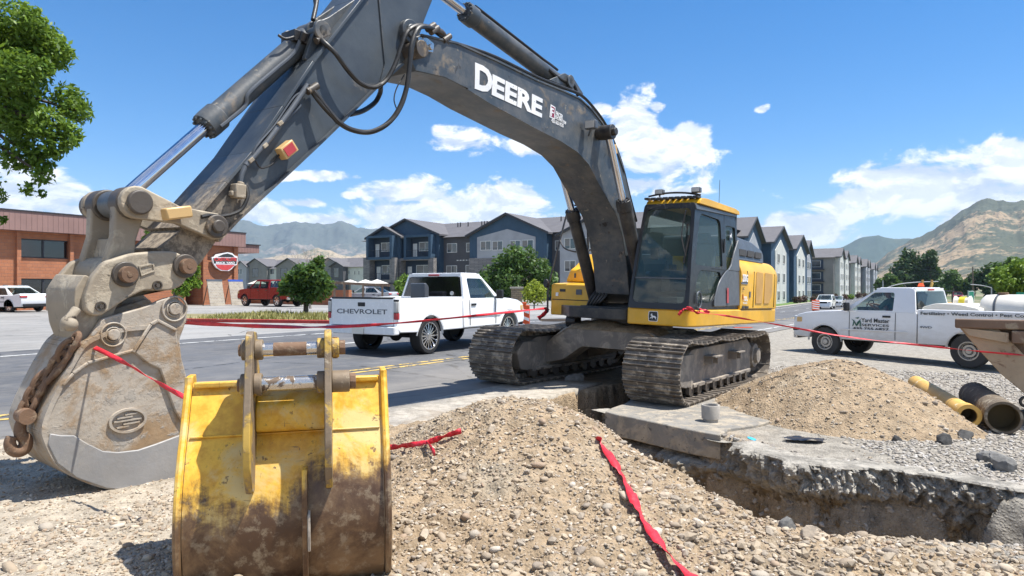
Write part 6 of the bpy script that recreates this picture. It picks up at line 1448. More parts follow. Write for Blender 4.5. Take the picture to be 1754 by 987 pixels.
q = MB(); q.prism(rpoly([(-0.05, 0), (-0.05, 0.36), (0.02, 0.36), (0.12, 0.28), (0.12, 0.0)], 0.05), lambda u, z, w_: Vector((-0.75+u, w_, 1.20+z)), -0.12, 0.32); tag(q.build('storage_bin', M['greypanel'], None, bevel=0.03, seg=3), 'grey hump-backed plastic bin in the bed behind the cab of the white pickup', 'bin').matrix_world = Matrix.Translation(chev.location) @ Matrix.Rotation(hd, 4, 'Z')
q = MB(); q.cyl((-0.392-0.01, -0.62, 1.32), (-0.402-0.01, -0.62, 1.32), 0.05, n=20); q.build('window_sticker', M['lamp'], chev)
# dusty white service pickup
fw = Vector((8.69, 18.87)); rw = Vector((10.73, 16.05)); hv2 = (fw-rw).normalized(); lf2 = Vector((-hv2.y, hv2.x)); mid = (fw+rw)/2-lf2*0.92; rz2 = math.atan2(hv2.y, hv2.x)
RA = dict(w=2.02, zb=0.50, xf=2.72, xr=-3.20, wf=1.76, wr=-1.76, r=0.405, belt=1.28, hood=1.24, roof=1.89, bed=1.36, cab_r=-0.62,
          ws0=1.30, ws1=0.42, rw1=-0.52, rw0=-0.60, win=[(1.02, -0.05)], doors=[-0.12, 1.06], handles=[0.10], tw=0.25, rim='steel', glass='carglass', rglass='carglass', pbump=True, fbump='chromeplate', fbump2=True, tyre='tyredust')
dg = vehicle('pickup_truck', 'dusty white service pickup lettered along its side, carrying a big white tank', 'pickup truck', (mid.x, mid.y, gzf(mid.x)+0.0), rz2, 'carwhite2', RA)
q = MB(); q.add([Vector((u, 0.988-0.06, z)) for u, z in rpoly([(-0.24, 1.33), (-0.22, 1.80), (-0.46, 1.80), (-0.54, 1.33)], 0.05)], [tuple(range(20))]); 
wq = MB(); wq.add([Vector((u, (1.01-0.035-0.16*((z-1.27)/0.66)**1.2)+0.003, z)) for u, z in rpoly([(-0.24, 1.33), (-0.22, 1.80), (-0.43, 1.80), (-0.50, 1.33)], 0.05)], [tuple(range(20))]); wq.build('side_window', M['darkglass'], dg) if False else None
YW = 1.012
M['letter_dark'] = plain('charcoal_lettering', (0.03, 0.035, 0.035), 0.5, var=0.05); M['letter_green'] = plain('dark_green_lettering', (0.015, 0.09, 0.06), 0.5, var=0.05)
on_side(dg, 'Yard Master', 0.74, 0.985, 0.72, 0.11, YW-0.015, 1, M['letter_dark'], 0.003)
on_side(dg, 'SERVICES', 0.73, 0.885, 0.70, 0.065, YW-0.008, 1, M['letter_dark'], 0.002)
on_side(dg, '435.755.6827', 0.96, 0.785, 0.93, 0.07, YW-0.001, 1, M['letter_dark'], 0.004)
q = MB()
for pl in ([(0, 0.2), (0.06, 0.16), (0.11, 0.08), (0.13, 0.02), (0.10, 0.02), (0.07, 0.10)], [(0.02, 0.0), (0.05, 0.02), (0.07, 0.12), (0.05, 0.14)], [(0.11, 0.02), (0.14, 0.12), (0.22, 0.2), (0.19, 0.10), (0.13, 0.0)], [(0.19, 0.0), (0.22, 0.0), (0.22, 0.14), (0.20, 0.14)], [(0.08, 0.22), (0.18, 0.25), (0.16, 0.20)]):
    q.prism([(1.0-u*1.15, 0.87+z) for u, z in pl], lambda u, z, t: Vector((u, YW-0.010+t, z)), 0, 0.003)
q.build('logo', M['letter_green'], dg)
on_side(dg, 'Fertilizing \u2022 Weed Control \u2022 Pest Control', -0.72, 1.205, 2.42, 0.10, YW-0.026, 1, M['letter_dark'], 0.004)
on_side(dg, '4WD', -0.70, 0.90, 0.28, 0.05, YW-0.008, 1, M['gap'], 0.002)
text_obj('lettering', 'Yard Master', 0.1, M['white'], dg, frame((-0.60, 0.55, 1.76), (0, -1, 0), (0.1, 0, 1)), bold=0.002, fit=(0.9, 0.08)) if False else None
T = Matrix.Translation(dg.location) @ Matrix.Rotation(rz2, 4, 'Z')
tk = thing('water_tank', 'big horizontal white poly tank strapped on the bed of the dusty service pickup', 'tank', mat4=T @ Matrix.Translation((-2.38, 0.05, 0.98)) @ Matrix.Diagonal((0.9, 0.86, 0.86, 1)))
q = MB(); q.lathe((-0.72, 0, 0.43), (1, 0, 0), [(0, 0), (0.0, 0.20), (0.03, 0.36), (0.10, 0.43), (0.30, 0.445), (0.33, 0.43), (0.37, 0.43), (0.40, 0.445), (1.0, 0.445), (1.03, 0.43), (1.07, 0.43), (1.10, 0.445), (1.34, 0.43), (1.41, 0.36), (1.44, 0.20), (1.44, 0)], 40); q.build('vessel', M['tank'], tk, smooth=True, angle=50)
for x in (-0.37, 0.33): q = MB(); q.cyl((x-0.025, 0, 0.43), (x+0.025, 0, 0.43), 0.452, r_in=0.440, n=40); q.build('strap', M['greypanel'], tk)
q = MB(); q.cyl((0.25, 0, 0.84), (0.25, 0, 0.93), 0.12, n=20); q.build('lid', M['rust'], tk, bevel=0.01); q = MB(); q.cyl((-0.55, 0, 0.82), (-0.55, 0, 0.92), 0.07, n=16); q.build('lid', M['carblack'], tk, bevel=0.01)
q = MB(); q.box((0, 0, -0.02), (1.2, 0.9, 0.10)); q.build('cradle', M['carblack'], tk)
q = MB(); q.prism(rpoly([(-0.75, 0), (-0.75, 0.26), (-0.3, 0.36), (0.2, 0.37), (0.5, 0.27), (0.5, 0)], [0, 0.05, 0.1, 0.1, 0.05, 0]), lambda u, z, w_: Vector((u, w_, z)), -0.55, 0.75)
tag(q.build('tool_chest', M['tank'], None, bevel=0.02, seg=3), 'low cream tool chest with arched lid just behind the cab of the service pickup', 'chest').matrix_world = T @ Matrix.Translation((-1.15, 0.0, 1.14))
q = MB(); q.cyl((0, -0.25, 0), (0, 0.25, 0), 0.20, n=28); q.cyl((0, -0.28, 0), (0, -0.25, 0), 0.27, n=28); q.cyl((0, 0.25, 0), (0, 0.28, 0), 0.27, n=28)
hr = thing('hose_reel', 'yellow hose wound on a reel behind the cab of the service pickup', 'hose reel', mat4=T @ Matrix.Translation((-1.15, -0.35, 1.52)) @ Matrix.Rotation(R(90), 4, 'Z') @ Matrix.Scale(0.62, 4)); q.build('drum', M['tank'], hr, bevel=0.005)
q = MB(); [q.cyl((0, -0.09+0.035*k, 0), (0, -0.06+0.035*k, 0), 0.235, n=28) for k in range(6)]; q.build('hose', plain('bright_yellow_hose', (0.75, 0.62, 0.05), 0.5), hr, smooth=True)
q = MB(); q.prism([(-0.09, 0.0), (0.09, 0.0), (0.0, 0.09)], lambda u, z, w_: Vector((w_, u, z)), -0.05, 0.05); q.build('roof_marker', M['orange'], dg, M4=Matrix.Translation((-0.35, 0.1, 1.925)))

# driver: one continuous body leaning towards the open window
def skin_body(name, joints, edges, mat, parent, M4=None, sub=2):
    me = bpy.data.meshes.new(name); names = list(joints); idx = {n_: i for i, n_ in enumerate(names)}
    me.from_pydata([joints[n_][0] for n_ in names], [(idx[a], idx[b]) for a, b in edges], []); o = bpy.data.objects.new(name, me); C.objects.link(o); o.parent = parent
    if M4 is not None: o.matrix_local = M4
    md = o.modifiers.new('skin', 'SKIN'); md.use_smooth_shade = True
    if not me.skin_vertices: 
        bm = bmesh.new(); bm.from_mesh(me); bm.verts.layers.skin.verify(); bm.to_mesh(me); bm.free()
    for i, n_ in enumerate(names):
        r_ = joints[n_][1]; me.skin_vertices[0].data[i].radius = r_ if isinstance(r_, tuple) else (r_, r_); me.skin_vertices[0].data[i].use_root = (i == 0)
    o.modifiers.new('sub', 'SUBSURF').levels = sub; o.modifiers['sub'].render_levels = sub
    dgp = bpy.context.evaluated_depsgraph_get(); nm = bpy.data.meshes.new_from_object(o.evaluated_get(dgp)); nm.name = name
    o.modifiers.clear(); o.data = nm; nm.materials.clear(); nm.materials.append(mat)
    for p_ in nm.polygons: p_.use_smooth = True
    return o
SHT = T @ Matrix.Translation((0.14, 0.42, 1.02))
pers = thing('person', 'driver in dark cap and grey-green shirt leaning at the window of the service pickup', 'person', mat4=SHT)
J = {'pelvis': ((0, 0, 0.12), (0.15, 0.13)), 'waist': ((0.01, 0.01, 0.28), (0.14, 0.12)), 'chest': ((0.05, 0.05, 0.46), (0.16, 0.13)), 'neckb': ((0.09, 0.10, 0.58), 0.07), 'neck': ((0.11, 0.12, 0.63), 0.052), 'head': ((0.13, 0.14, 0.72), (0.082, 0.09)), 'crown': ((0.13, 0.14, 0.80), 0.07),
     'ls': ((0.09, 0.24, 0.52), 0.062), 'le': ((0.26, 0.36, 0.32), 0.046), 'lw': ((0.46, 0.30, 0.40), 0.032), 'lh': ((0.54, 0.26, 0.43), 0.03),
     'rs': ((0.06, -0.14, 0.52), 0.062), 're': ((0.28, -0.16, 0.36), 0.046), 'rw': ((0.48, -0.02, 0.42), 0.032), 'rh': ((0.55, 0.03, 0.44), 0.03),
     'lk': ((0.42, 0.12, 0.14), 0.08), 'lf': ((0.58, 0.12, -0.26), 0.05), 'rk': ((0.42, -0.10, 0.14), 0.08), 'rf': ((0.58, -0.10, -0.26), 0.05)}
E_ = [('pelvis', 'waist'), ('waist', 'chest'), ('chest', 'neckb'), ('neckb', 'neck'), ('neck', 'head'), ('head', 'crown'), ('chest', 'ls'), ('ls', 'le'), ('le', 'lw'), ('lw', 'lh'), ('chest', 'rs'), ('rs', 're'), ('re', 'rw'), ('rw', 'rh'), ('pelvis', 'lk'), ('lk', 'lf'), ('pelvis', 'rk'), ('rk', 'rf')]
skin_body('body', J, E_, M['skin'], pers)
J2 = {k: (v_[0], (tuple(x*1.14 for x in v_[1]) if isinstance(v_[1], tuple) else v_[1]*1.2)) for k, v_ in J.items() if k in ('pelvis', 'waist', 'chest', 'neckb', 'ls', 'le', 'rs', 're')}
skin_body('shirt', J2, [e for e in E_ if e[0] in J2 and e[1] in J2], M['shirt'], pers)
q = MB(); q.lathe((0.13, 0.14, 0.745), (0, 0, 1), [(0, 0.108), (0.05, 0.105), (0.09, 0.08), (0.11, 0.0)], 18); q.prism(rpoly([(0.0, -0.08), (0.13, -0.06), (0.16, 0.0), (0.13, 0.06), (0.0, 0.08)], 0.03), lambda u, w_, t: Vector((0.20+u*0.8, 0.17+w_, t-u*0.15)), 0.755, 0.768); q.build('cap', M['cap'], pers, smooth=True)
q = MB(); q.sphere((0.215, 0.165, 0.70), 0.018, 8, 6); q.sphere((0.125, 0.235, 0.705), 0.022, 8, 6, (0.6, 0.5, 1)); q.build('nose', M['skin'], pers, smooth=True)
q = MB(); q.box((0.205, 0.20, 0.725), (0.012, 0.03, 0.010)); q.box((0.215, 0.135, 0.725), (0.012, 0.03, 0.010)); q.build('eye', M['gap'], pers)
q = MB(); q.box((0.212, 0.165, 0.665), (0.010, 0.045, 0.008)); q.build('mouth', M['carred'], pers)
for (hx, hy, hz_) in ((0.56, 0.255, 0.44), (0.57, 0.035, 0.45)):
    q = MB(); q.sphere((hx, hy, hz_), 0.035, 10, 7, (1.2, 0.9, 0.5))
    for k in range(4): f_ = (k-1.5)*0.017; ln = (0.042, 0.05, 0.047, 0.036)[k]; q.tube([(hx+0.02, hy+f_, hz_), (hx+0.03+ln*0.6, hy+f_, hz_+0.0), (hx+0.03+ln*0.8, hy+f_, hz_-0.025)], [0.009, 0.008, 0.006], 6)
    q.tube([(hx-0.01, hy+0.028, hz_), (hx+0.02, hy+0.05, hz_-0.01), (hx+0.04, hy+0.052, hz_-0.02)], [0.010, 0.009, 0.007], 6); q.build('hand', M['skin'], pers, smooth=True)

# red crew-cab pickup
CREW = dict(w=2.0, zb=0.52, xf=2.85, xr=-2.95, wf=1.90, wr=-1.80, r=0.42, belt=1.28, hood=1.24, roof=1.92, bed=1.36, cab_r=-1.02, ws0=1.45, ws1=0.65, rw1=-0.92, rw0=-1.0, win=[(1.2, 0.22), (0.12, -0.80)], doors=[0.17, 1.15, -0.85], handles=[0.30, -0.65], tw=0.28, rim='simple', pbump=False)
p_ = P(466, 500, 50); vehicle('pickup_truck', 'dark red crew-cab pickup parked behind the little tree', 'pickup truck', (p_.x, 50, gzf(p_.x)+0.02), R(146), 'carred', CREW, detail=1)
SED = dict(w=1.80, zb=0.28, xf=2.25, xr=-2.25, wf=1.35, wr=-1.32, r=0.32, belt=0.92, hood=0.90, boot=1.02, roof=1.44, cab_r=-1.55, ws0=1.10, ws1=0.25, rw1=-0.75, rw0=-1.62, win=[(1.1, -0.02), (-0.10, -1.25)], doors=[-0.06, 0.95, -0.98], handles=[0.10, -0.85], tw=0.21, rim='simple', tumble=0.20, fbump='carwhite', glass='carglass')
p_ = P(45, 500, 38.5); vehicle('car', 'white four-door sedan parked before the brick building', 'car', (p_.x-1.0, 38.5, gzf(p_.x)+0.02), R(160), 'carwhite', SED, detail=1)
SUV = dict(SED, w=1.88, xf=2.35, xr=-2.35, zb=0.32, r=0.36, belt=1.08, hood=1.06, boot=1.10, roof=1.72, cab_r=-2.1, rw1=-1.95, rw0=-2.22, ws1=0.45, win=[(1.1, 0.05), (-0.03, -1.0), (-1.1, -2.0)])
def suv(px, Y, rz, paint, lab, D=SUV, dz=0.02): x = (px-877)*Y/F; return vehicle('car', lab, 'car', (x, Y, gzf(x)+dz), rz, paint, D, detail=0)
suv(1414, 84, R(238), 'carwhite', 'white crossover facing us at the far kerb in front of the apartments')
suv(1433, 93, R(238), 'cargrey', 'grey car tucked behind the white crossover at the far kerb', SED)
suv(632, 56, R(165), 'cargrey', 'silver car whose roof shows above the tailgate of the white pickup', SED)
for k, (px, Y, rz, pt, lab) in enumerate([(1560, 150, 240, 'carwhite', 'white car furthest left in the distant traffic'), (1583, 135, 60, 'cargrey', 'silver car in the distant traffic behind the service pickup roof'), (1612, 160, 240, 'carblack', 'black car in the distant traffic'), (1640, 145, 240, 'carred', 'red car in the distant traffic left of the green sign')]):
    suv(px, Y, R(rz), pt, lab)

# ================================================================ THINGS ON THE SITE
# yellow bucket standing in the foreground, its back to us
yb = thing('bucket', 'big scraped yellow excavator bucket standing with its back to us in the foreground', 'bucket', (-1.19, 3.5, gzf(-1.19)))
yb.matrix_world = Matrix.Translation((-1.14, 3.5, -0.03)) @ Matrix.Rotation(R(14), 4, 'Z') @ Matrix.Rotation(R(-0.6), 4, 'Y')
HW = 0.492
def yx(Y, z, x): return Vector((x, Y-3.5, z))
back = [(3.64,1.09),(3.60,1.02),(3.545,0.92),(3.50,0.84),(3.44,0.74),(3.385,0.62),(3.35,0.50),(3.335,0.38),(3.345,0.25),(3.385,0.14),(3.46,0.06),(3.58,0.01),(3.75,-0.01),(3.95,0.0),(4.20,0.05)]
sm = spline([Vector((a, b, 0)) for a, b in back], 4); smp = [(v.x, v.y) for v in sm]
q = MB(); inner = [(a+0.028, b+0.006) for a, b in smp]; q.prism(smp+inner[::-1], yx, -HW+0.02, HW-0.02); q.build('shell', M['bucket_yellow'], yb, smooth=True, angle=50)
for s in (-1, 1):
    sp_ = [(a-0.018, b) for a, b in smp]+[(4.22, 0.09), (3.95, 0.45), (3.80, 0.95), (3.74, 1.13), (3.66, 1.13)]
    q = MB(); q.prism(sp_, yx, s*HW-0.016, s*HW+0.016); q.build('side_plate', M['bucket_yellow'], yb, bevel=0.006, seg=2)
    q = MB(); rim = [Vector((s*(HW-0.0), a-3.5-0.012, b)) for a, b in smp[:34]]; q.tube([Vector((s*HW, 3.63-3.5, 1.125))]+rim, 0.019, 8); q.build('rim_bead', M['bucket_yellow'], yb, smooth=True)
q = MB(); q.bar((-HW+0.03, 3.625-3.5, 1.085), (HW-0.03, 3.625-3.5, 1.085), 0.05, 0.03); q.build('top_edge', M['bucket_yellow'], yb, bevel=0.008)
q = MB(); q.bar((-HW+0.03, -0.002-0.004, 0.842), (HW-0.03, -0.006, 0.842), 0.012, 0.010); q.build('weld_seam', M['bucket_yellow'], yb, bevel=0.003)
def ear_pr(x0, x1, name='ear'):
    q = MB(); pr_ = rpoly([(3.55,1.355),(3.40,1.37),(3.35,1.345),(3.33,1.22),(3.245,0.98),(3.215,0.83),(3.225,0.72),(3.315,0.59),(3.37,0.58),(3.46,0.75),(3.54,0.9),(3.66,1.09),(3.66,1.14),(3.60,1.20)], 0.02)
    q.prism(pr_, yx, x0, x1); return q.build(name, M['ear_steel'], yb, bevel=0.005)
EX1, EX2 = -0.165, 0.205
ear_pr(EX1-0.017, EX1+0.017); ear_pr(EX2-0.017, EX2+0.017)
for zc, yc, r_, e1, e2 in ((1.272, 3.45, 0.034, 0.075, 0.085), (1.105, 3.40, 0.037, 0.045, 0.135)):
    q = MB(); q.cyl((EX1-0.02, yc-3.5, zc), (EX2+0.02, yc-3.5, zc), r_, n=28); q.build('pin', M['pinsteel'], yb, smooth=True)
    for a, b in ((EX1+0.017, EX1+0.055), (EX2-0.055, EX2-0.017), (EX1-0.045, EX1-0.017), (EX2+0.017, EX2+e2-0.03)): q = MB(); q.cyl((a, yc-3.5, zc), (b, yc-3.5, zc), r_*1.5, n=28); q.build('pin_boss', M['ear_steel'], yb, bevel=0.005)
    q = MB(); q.cyl((EX2+e2-0.03, yc-3.5, zc), (EX2+e2, yc-3.5, zc), r_*1.1, n=8); q.build('pin_nut', M['rust'], yb, bevel=0.003); q = MB(); q.cyl((EX1-0.06, yc-3.5, zc), (EX1-0.045, yc-3.5, zc), r_*0.9, n=8); q.build('pin_nut', M['rust'], yb, bevel=0.003); q = MB(); q.cyl((EX2+e2-0.05, yc-3.5, zc-0.055), (EX2+e2-0.05, yc-3.5, zc+0.055), 0.014, n=8); q.build('lock_bolt', M['rust'], yb, bevel=0.003)
q = MB(); q.cyl((-0.06, 3.45-3.5, 1.272), (0.10, 3.45-3.5, 1.272), 0.0345, n=24); q.build('worn_band', M['rust'], yb, smooth=True)
q = MB(); q.prism(rpoly([(3.66, 1.075), (3.50, 1.06), (3.42, 0.98), (3.43, 0.86), (3.50, 0.85)], 0.03), yx, EX1+0.017, EX2-0.017); q.build('cross_tube', M['bucket_yellow'], yb, bevel=0.008)
q = MB(); q.prism(rpoly([(3.36,0.70),(3.29,0.695),(3.27,0.62),(3.262,0.40),(3.285,0.22),(3.34,0.05),(3.40,0.05),(3.38,0.3),(3.38,0.55)], 0.01), yx, 0.078, 0.103); q.build('centre_rib', M['bucket_yellow'], yb, bevel=0.004)
q = MB(); q.prism(rpoly([(3.30,0.50),(3.265,0.48),(3.258,0.38),(3.27,0.30),(3.3,0.30)], 0.01), yx, 0.103, 0.116); q.build('rib_patch', M['bucket_grey'], yb, bevel=0.003)

# concrete pad broken off at the trench
q = MB(); pl_ = [G(1035,710), G(1132,731), G(1228,751), G(1250,741), G(1330,724), G(1310,700), G(1240,686), G(1095,683)]; rn = random.Random(2)
top = []
for i in range(len(pl_)):
    a, b = pl_[i], pl_[(i+1) % len(pl_)]
    for k in range(4): t = k/4; v_ = a.lerp(b, t); j = 0.012 if i < 2 else 0.05; top.append(Vector((v_.x+rn.uniform(-j, j), v_.y+rn.uniform(-j, j), gzf(v_.x)+0.035)))
n_ = len(top); q.add(top+[v_-Vector((0, 0, 0.27)) for v_ in top], [tuple(range(n_)), tuple(reversed(range(n_, 2*n_)))]+[(i, (i+1) % n_, n_+(i+1) % n_, n_+i) for i in range(n_)])
tag(q.build('concrete_slab', M['concretedark'], bevel=0.012, seg=2), 'thick broken concrete slab under the right track at the trench edge', 'slab')
p_ = G(1217, 727); vp = thing('valve_box', 'short grey concrete riser standing on the slab before the right track', 'pipe stub', (p_.x, p_.y, gzf(p_.x)+0.03))
q = MB(); q.lathe((0, 0, 0), (0, 0, 1), [(0, 0.0), (0, 0.082), (0.035, 0.085), (0.04, 0.102), (0.19, 0.106), (0.2, 0.10), (0.2, 0.085), (0.05, 0.08), (0.05, 0)], 36); q.build('riser', M['concrete'], vp, smooth=True, angle=40)
def drape(name, label, cat, cx, cy, w_, d_, mat, seed, lift=0.006, crumple=0.0, kind=None):
    rs_ = np.random.RandomState(seed); n = 18; u = np.linspace(-1, 1, n); A, B = np.meshgrid(u, u); rr = np.hypot(A, B); an_ = np.arctan2(B, A)
    x = cx+A*w_*(0.7+0.5*fbm(an_+seed, an_*0+seed, 3)); y = cy+B*d_*(0.7+0.5*fbm(an_+9, an_*0+seed, 3)); z = surf(x, y)+lift+crumple*fbm(x*9+seed, y*9, 3)
    ok = (rr+0.35*(fbm(A*3+seed, B*3, 3)-0.5)) < 1.0; f = grid_faces(n, n); keep = ok.ravel()[f].all(1)
    o = np_mesh(name, np.stack([x, y, z], -1).reshape(-1, 3), f[keep], mat, smooth=True)
    return tag(o, label, cat, kind=kind)
M['cyan'] = plain('cyan_survey_paint', (0.05, 0.38, 0.60), 0.8, var=0.3, vs=30)
p_ = G(1288, 752); drape('paint_mark', 'bright cyan survey paint splash on the trench rim beside the slab', 'paint mark', p_.x, p_.y, 0.035, 0.10, M['cyan'], 3, 0.006)
p_ = G(1352, 800); drape('paint_mark', 'fainter cyan survey paint splash further down the trench rim', 'paint mark', p_.x, p_.y, 0.04, 0.03, M['cyan'], 5, 0.006)
p_ = G(1380, 757); drape('plastic_scrap', 'black plastic scrap lying flat before the conical heap', 'plastic scrap', p_.x, p_.y, 0.26, 0.13, M['blackpaint'], 7, 0.015, 0.05)
p_ = G(1722, 925); drape('plastic_scrap', 'pale grey scrap at the right edge below the trench', 'plastic scrap', p_.x, p_.y, 0.25, 0.10, M['greypanel'], 9, 0.02, 0.05)

# pipes
def pipe(name, label, p0, p1, r, rin, mat, flange=0.0):
    t_ = thing(name, label, 'pipe', tuple(p0)); d = Vector(p1)-Vector(p0); q = MB(); q.cyl((0, 0, 0), d, r, r*0.98, n=40, r_in=rin); dn = d.normalized()
    if flange: q.cyl(dn*0.0-dn*0.015, dn*0.16, r*1.12, r*1.10, n=40, r_in=rin*1.01)
    q.build('barrel', mat, t_, smooth=True, angle=45)
    q = MB(); q.cyl(dn*0.25, dn*0.26, rin*0.99, n=30); q.cyl(dn*0.015, d*0.98, rin*0.995, rin*0.97, n=40, r_in=rin*0.97); q.build('bore', M['pipein'], t_); return t_
g0 = gzf(5.5); pipe('pipe', 'chipped yellow flanged pipe lying beside the conical heap', (5.52, 8.25, g0+0.17), (6.45, 10.9, g0+0.19), 0.122, 0.088, M['pipeyellow'], 1)
pipe('pipe', 'wide rusty brown pipe with open mouth right of the yellow pipe', (5.80, 8.05, g0+0.18), (6.6, 9.75, g0+0.18), 0.192, 0.162, M['pipedark'])
rock('rubble', 'dirty lump of wrapped debris lying behind the two pipes', (6.55, 9.6), 0.26, (1.8, 0.9, 0.8), M['pipedark'], 5, 'debris')

# loader bucket at the right edge
lb = thing('loader_bucket', 'rusty tan steel loader bucket with sloping edge at the right border', 'bucket', (7.0, 9.0, gzf(7.0)))
z0 = gzf(7.0)
xz = lambda u, z, w_: Vector((u-7.0, w_-9.0, z-z0))
prf = [(5.90, 1.00), (6.14, 0.68), (6.34, 0.42), (6.55, 0.22), (6.78, 0.00), (7.02, -0.20), (7.6, -0.30), (9.2, -0.30), (9.6, 0.2), (9.7, 1.00)]
M['tansteel'] = worn('tan_painted_rusty_steel', (0.36, 0.27, 0.18), [((0.15, 0.08, 0.05), 3, 0.55, 0.1, 0.85, 0)], rough=0.7, bump=0.004)
M['rustpanel'] = worn('rust_brown_panel', (0.17, 0.11, 0.075), [((0.3, 0.24, 0.17), 4, 0.52, 0.12, 0.85, 0)], rough=0.85, bump=0.004)
q = MB(); q.prism(prf, xz, 9.06, 10.7); q.build('shell', M['rustpanel'], lb, bevel=0.01)
band = prf[:7]; inn = [(a+0.36, b+0.10) for a, b in band]; inn[0] = (6.32, 0.99)
q = MB(); q.prism(band+inn[::-1], xz, 8.98, 9.06); q.build('edge_band', M['tansteel'], lb, bevel=0.008)
q = MB(); q.box((7.75-7.0, 8.96-9.0+0.02, 1.055-z0), (3.8, 0.16, 0.12)); q.build('top_rail', M['rustpanel'], lb, bevel=0.015)
q = MB(); q.prism(rpoly([(5.92, 1.0), (6.42, 0.95), (6.42, 0.82), (6.0, 0.90)], 0.01), xz, 8.92, 8.985); q.build('gusset', M['tansteel'], lb, bevel=0.01)
q = MB(); q.box((8.0-7.0, -0.06, 0.90-z0), (3.1, 0.10, 0.16)); q.build('side_rail', M['rustpanel'], lb, bevel=0.012)
q = MB(); ring = [Vector((6.60-7.0+0.055*math.cos(t*PI/8), 0.0, 0.08-z0+0.06*math.sin(t*PI/8))) for t in range(17)]; q.tube(ring, 0.018, 8, caps=False); q.build('lifting_lug', M['black'], lb, smooth=True)

lb.rotation_euler = (0, 0, R(-31)); c_l = Vector((-1.10, 0.0, 0)); c_l.rotate(Matrix.Rotation(R(-31), 3, 'Z')); lb.location = (5.90-c_l.x, 9.0-c_l.y, gzf(7.0)+0.03)

# barrier tape
def ribbon(label, pts, w_, seed=0, tw=0.6, droop=True, name='barrier_tape', n=10, flat=0.0):
    cs = spline([Vector(p) for p in pts], n); rn = random.Random(seed); V = []; fs = []; m_ = len(cs)
    ph = rn.uniform(0, 6)
    for i, p in enumerate(cs):
        d_ = (cs[min(i+1, m_-1)]-cs[max(i-1, 0)]).normalized(); up = Vector((0, 0, 1)); sd = d_.cross(up)
        sd = sd.normalized() if sd.length > 1e-3 else Vector((1, 0, 0)); u2 = sd.cross(d_).normalized(); th = flat+tw*math.sin(i*0.23+ph)+0.3*tw*math.sin(i*0.9+ph*2)
        ax = u2*math.cos(th)+sd*math.sin(th); c_ = (0.18 if not flat else 0.05)*w_*math.sin(i*1.7)
        nx = ax.cross(d_).normalized(); V += [p+ax*w_/2, p+nx*c_, p-ax*w_/2]
    for i in range(m_-1): fs += [(3*i, 3*i+3, 3*i+4, 3*i+1), (3*i+1, 3*i+4, 3*i+5, 3*i+2)]
    q = MB(); q.add(V, fs); o = q.build(name, M['tape'], None, smooth=True, fix=False)
    md = o.modifiers.new('thick', 'SOLIDIFY'); md.thickness = 0.0012
    return tag(o, label, 'barrier tape')
ribbon('long red tape stretched across the white pickup towards the yellow tool box', [P(318,553,5.3), P(450,559,6.6), P(570,560,7.9), P(700,552,9.3), P(860,536,11.0), P(938,528,12.0)], 0.040, 1, 0.9)
ribbon('loose red tape end dangling from the yellow tool box', [P(938,528,12.0), P(934,536,11.95), P(922,546,11.9)], 0.09, 4, 0.5)
ribbon('thin red tape tied round the hitch and running across the grey bucket', [P(110,572,5.35), P(124,582,4.75), P(150,590,4.6), P(215,622,4.35), P(270,655,4.15), P(322,684,4.0)], 0.030, 2, 0.9)
ribbon('thin red tape running from the cab corner past the service pickup', [P(1176,527,9.62), P(1190,534,9.6), P(1250,542,9.4), P(1330,556,9.2), P(1450,577,9.0), P(1600,594,8.8), P(1700,604,8.7), P(1790,611,8.6)], 0.026, 3, 1.2)
ribbon('bow of red tape knotted at the cab corner', [P(1162,540,9.6), P(1170,531,9.58), P(1180,528,9.55), P(1196,536,9.6), P(1200,530,9.6), P(1215,536,9.6)], 0.05, 7, 1.2)
def gpts(pp, lift=0.03, Ymax=None):
    """rest pixels of the photograph on the modelled surface by marching the view ray"""
    out = []
    for x, y in pp:
        for k in range(1600):
            Y = 2.4+k*0.008; p = P(x, y, Y)
            if p.z < float(surf(np.array([p.x]), np.array([Y]))[0])+lift: break
        out.append(p)
    return out
ribbon('wide red tape lying down the flank of the front mound beside the trench', gpts([(1022,748),(1034,765),(1052,792),(1068,818),(1080,842),(1088,862),(1100,885),(1116,910),(1134,935),(1158,962),(1190,992)], 0.035), 0.062, 5, 0.45, flat=1.15)
ribbon('short red tape sagging between the yellow bucket and the mound', gpts([(652,768),(680,765),(705,762),(733,757),(760,748),(790,738)], 0.05), 0.045, 6, 0.8)
ribbon('little tail of red tape hanging from the short sagging piece', gpts([(732,757),(738,766),(745,778)], 0.045), 0.03, 8, 0.5)
# barricades
def barricade(label, px, Y, h=1.05, w_=0.32, rz=0.0):
    x = (px-877)*Y/F; t_ = thing('barricade', label, 'barricade', (x, Y, gzf(x)+0.02), rz)
    q = MB(); q.box((0, 0, 0.05), (0.7, 0.35, 0.09), taper=(0.8, 0.8)); q.build('base', M['carblack'], t_, bevel=0.02)
    q = MB(); q.prism(rpoly([(-w_/2, 0.1), (w_/2, 0.1), (w_/2, h), (-w_/2, h)], 0.05), lambda u, z, t: Vector((u, t, z)), -0.03, 0.03); q.prism(rpoly([(-0.07, h), (0.07, h), (0.07, h+0.1), (-0.07, h+0.1)], 0.03), lambda u, z, t: Vector((u, t, z)), -0.03, 0.03); q.build('panel', M['orange'], t_, bevel=0.01)
    for k in range(4):
        z = 0.18+k*0.24
        if z+0.22 < h: q = MB(); q.prism([(-w_/2+0.02, z+0.12), (w_/2-0.02, z), (w_/2-0.02, z+0.10), (-w_/2+0.02, z+0.22)], lambda u, z_, t: Vector((u, t, z_)), -0.036, -0.031); q.build('stripe', M['white'], t_)
barricade('orange and white barricade panel behind the bonnet of the white pickup', 898, 22.5, 0.95, 0.36)
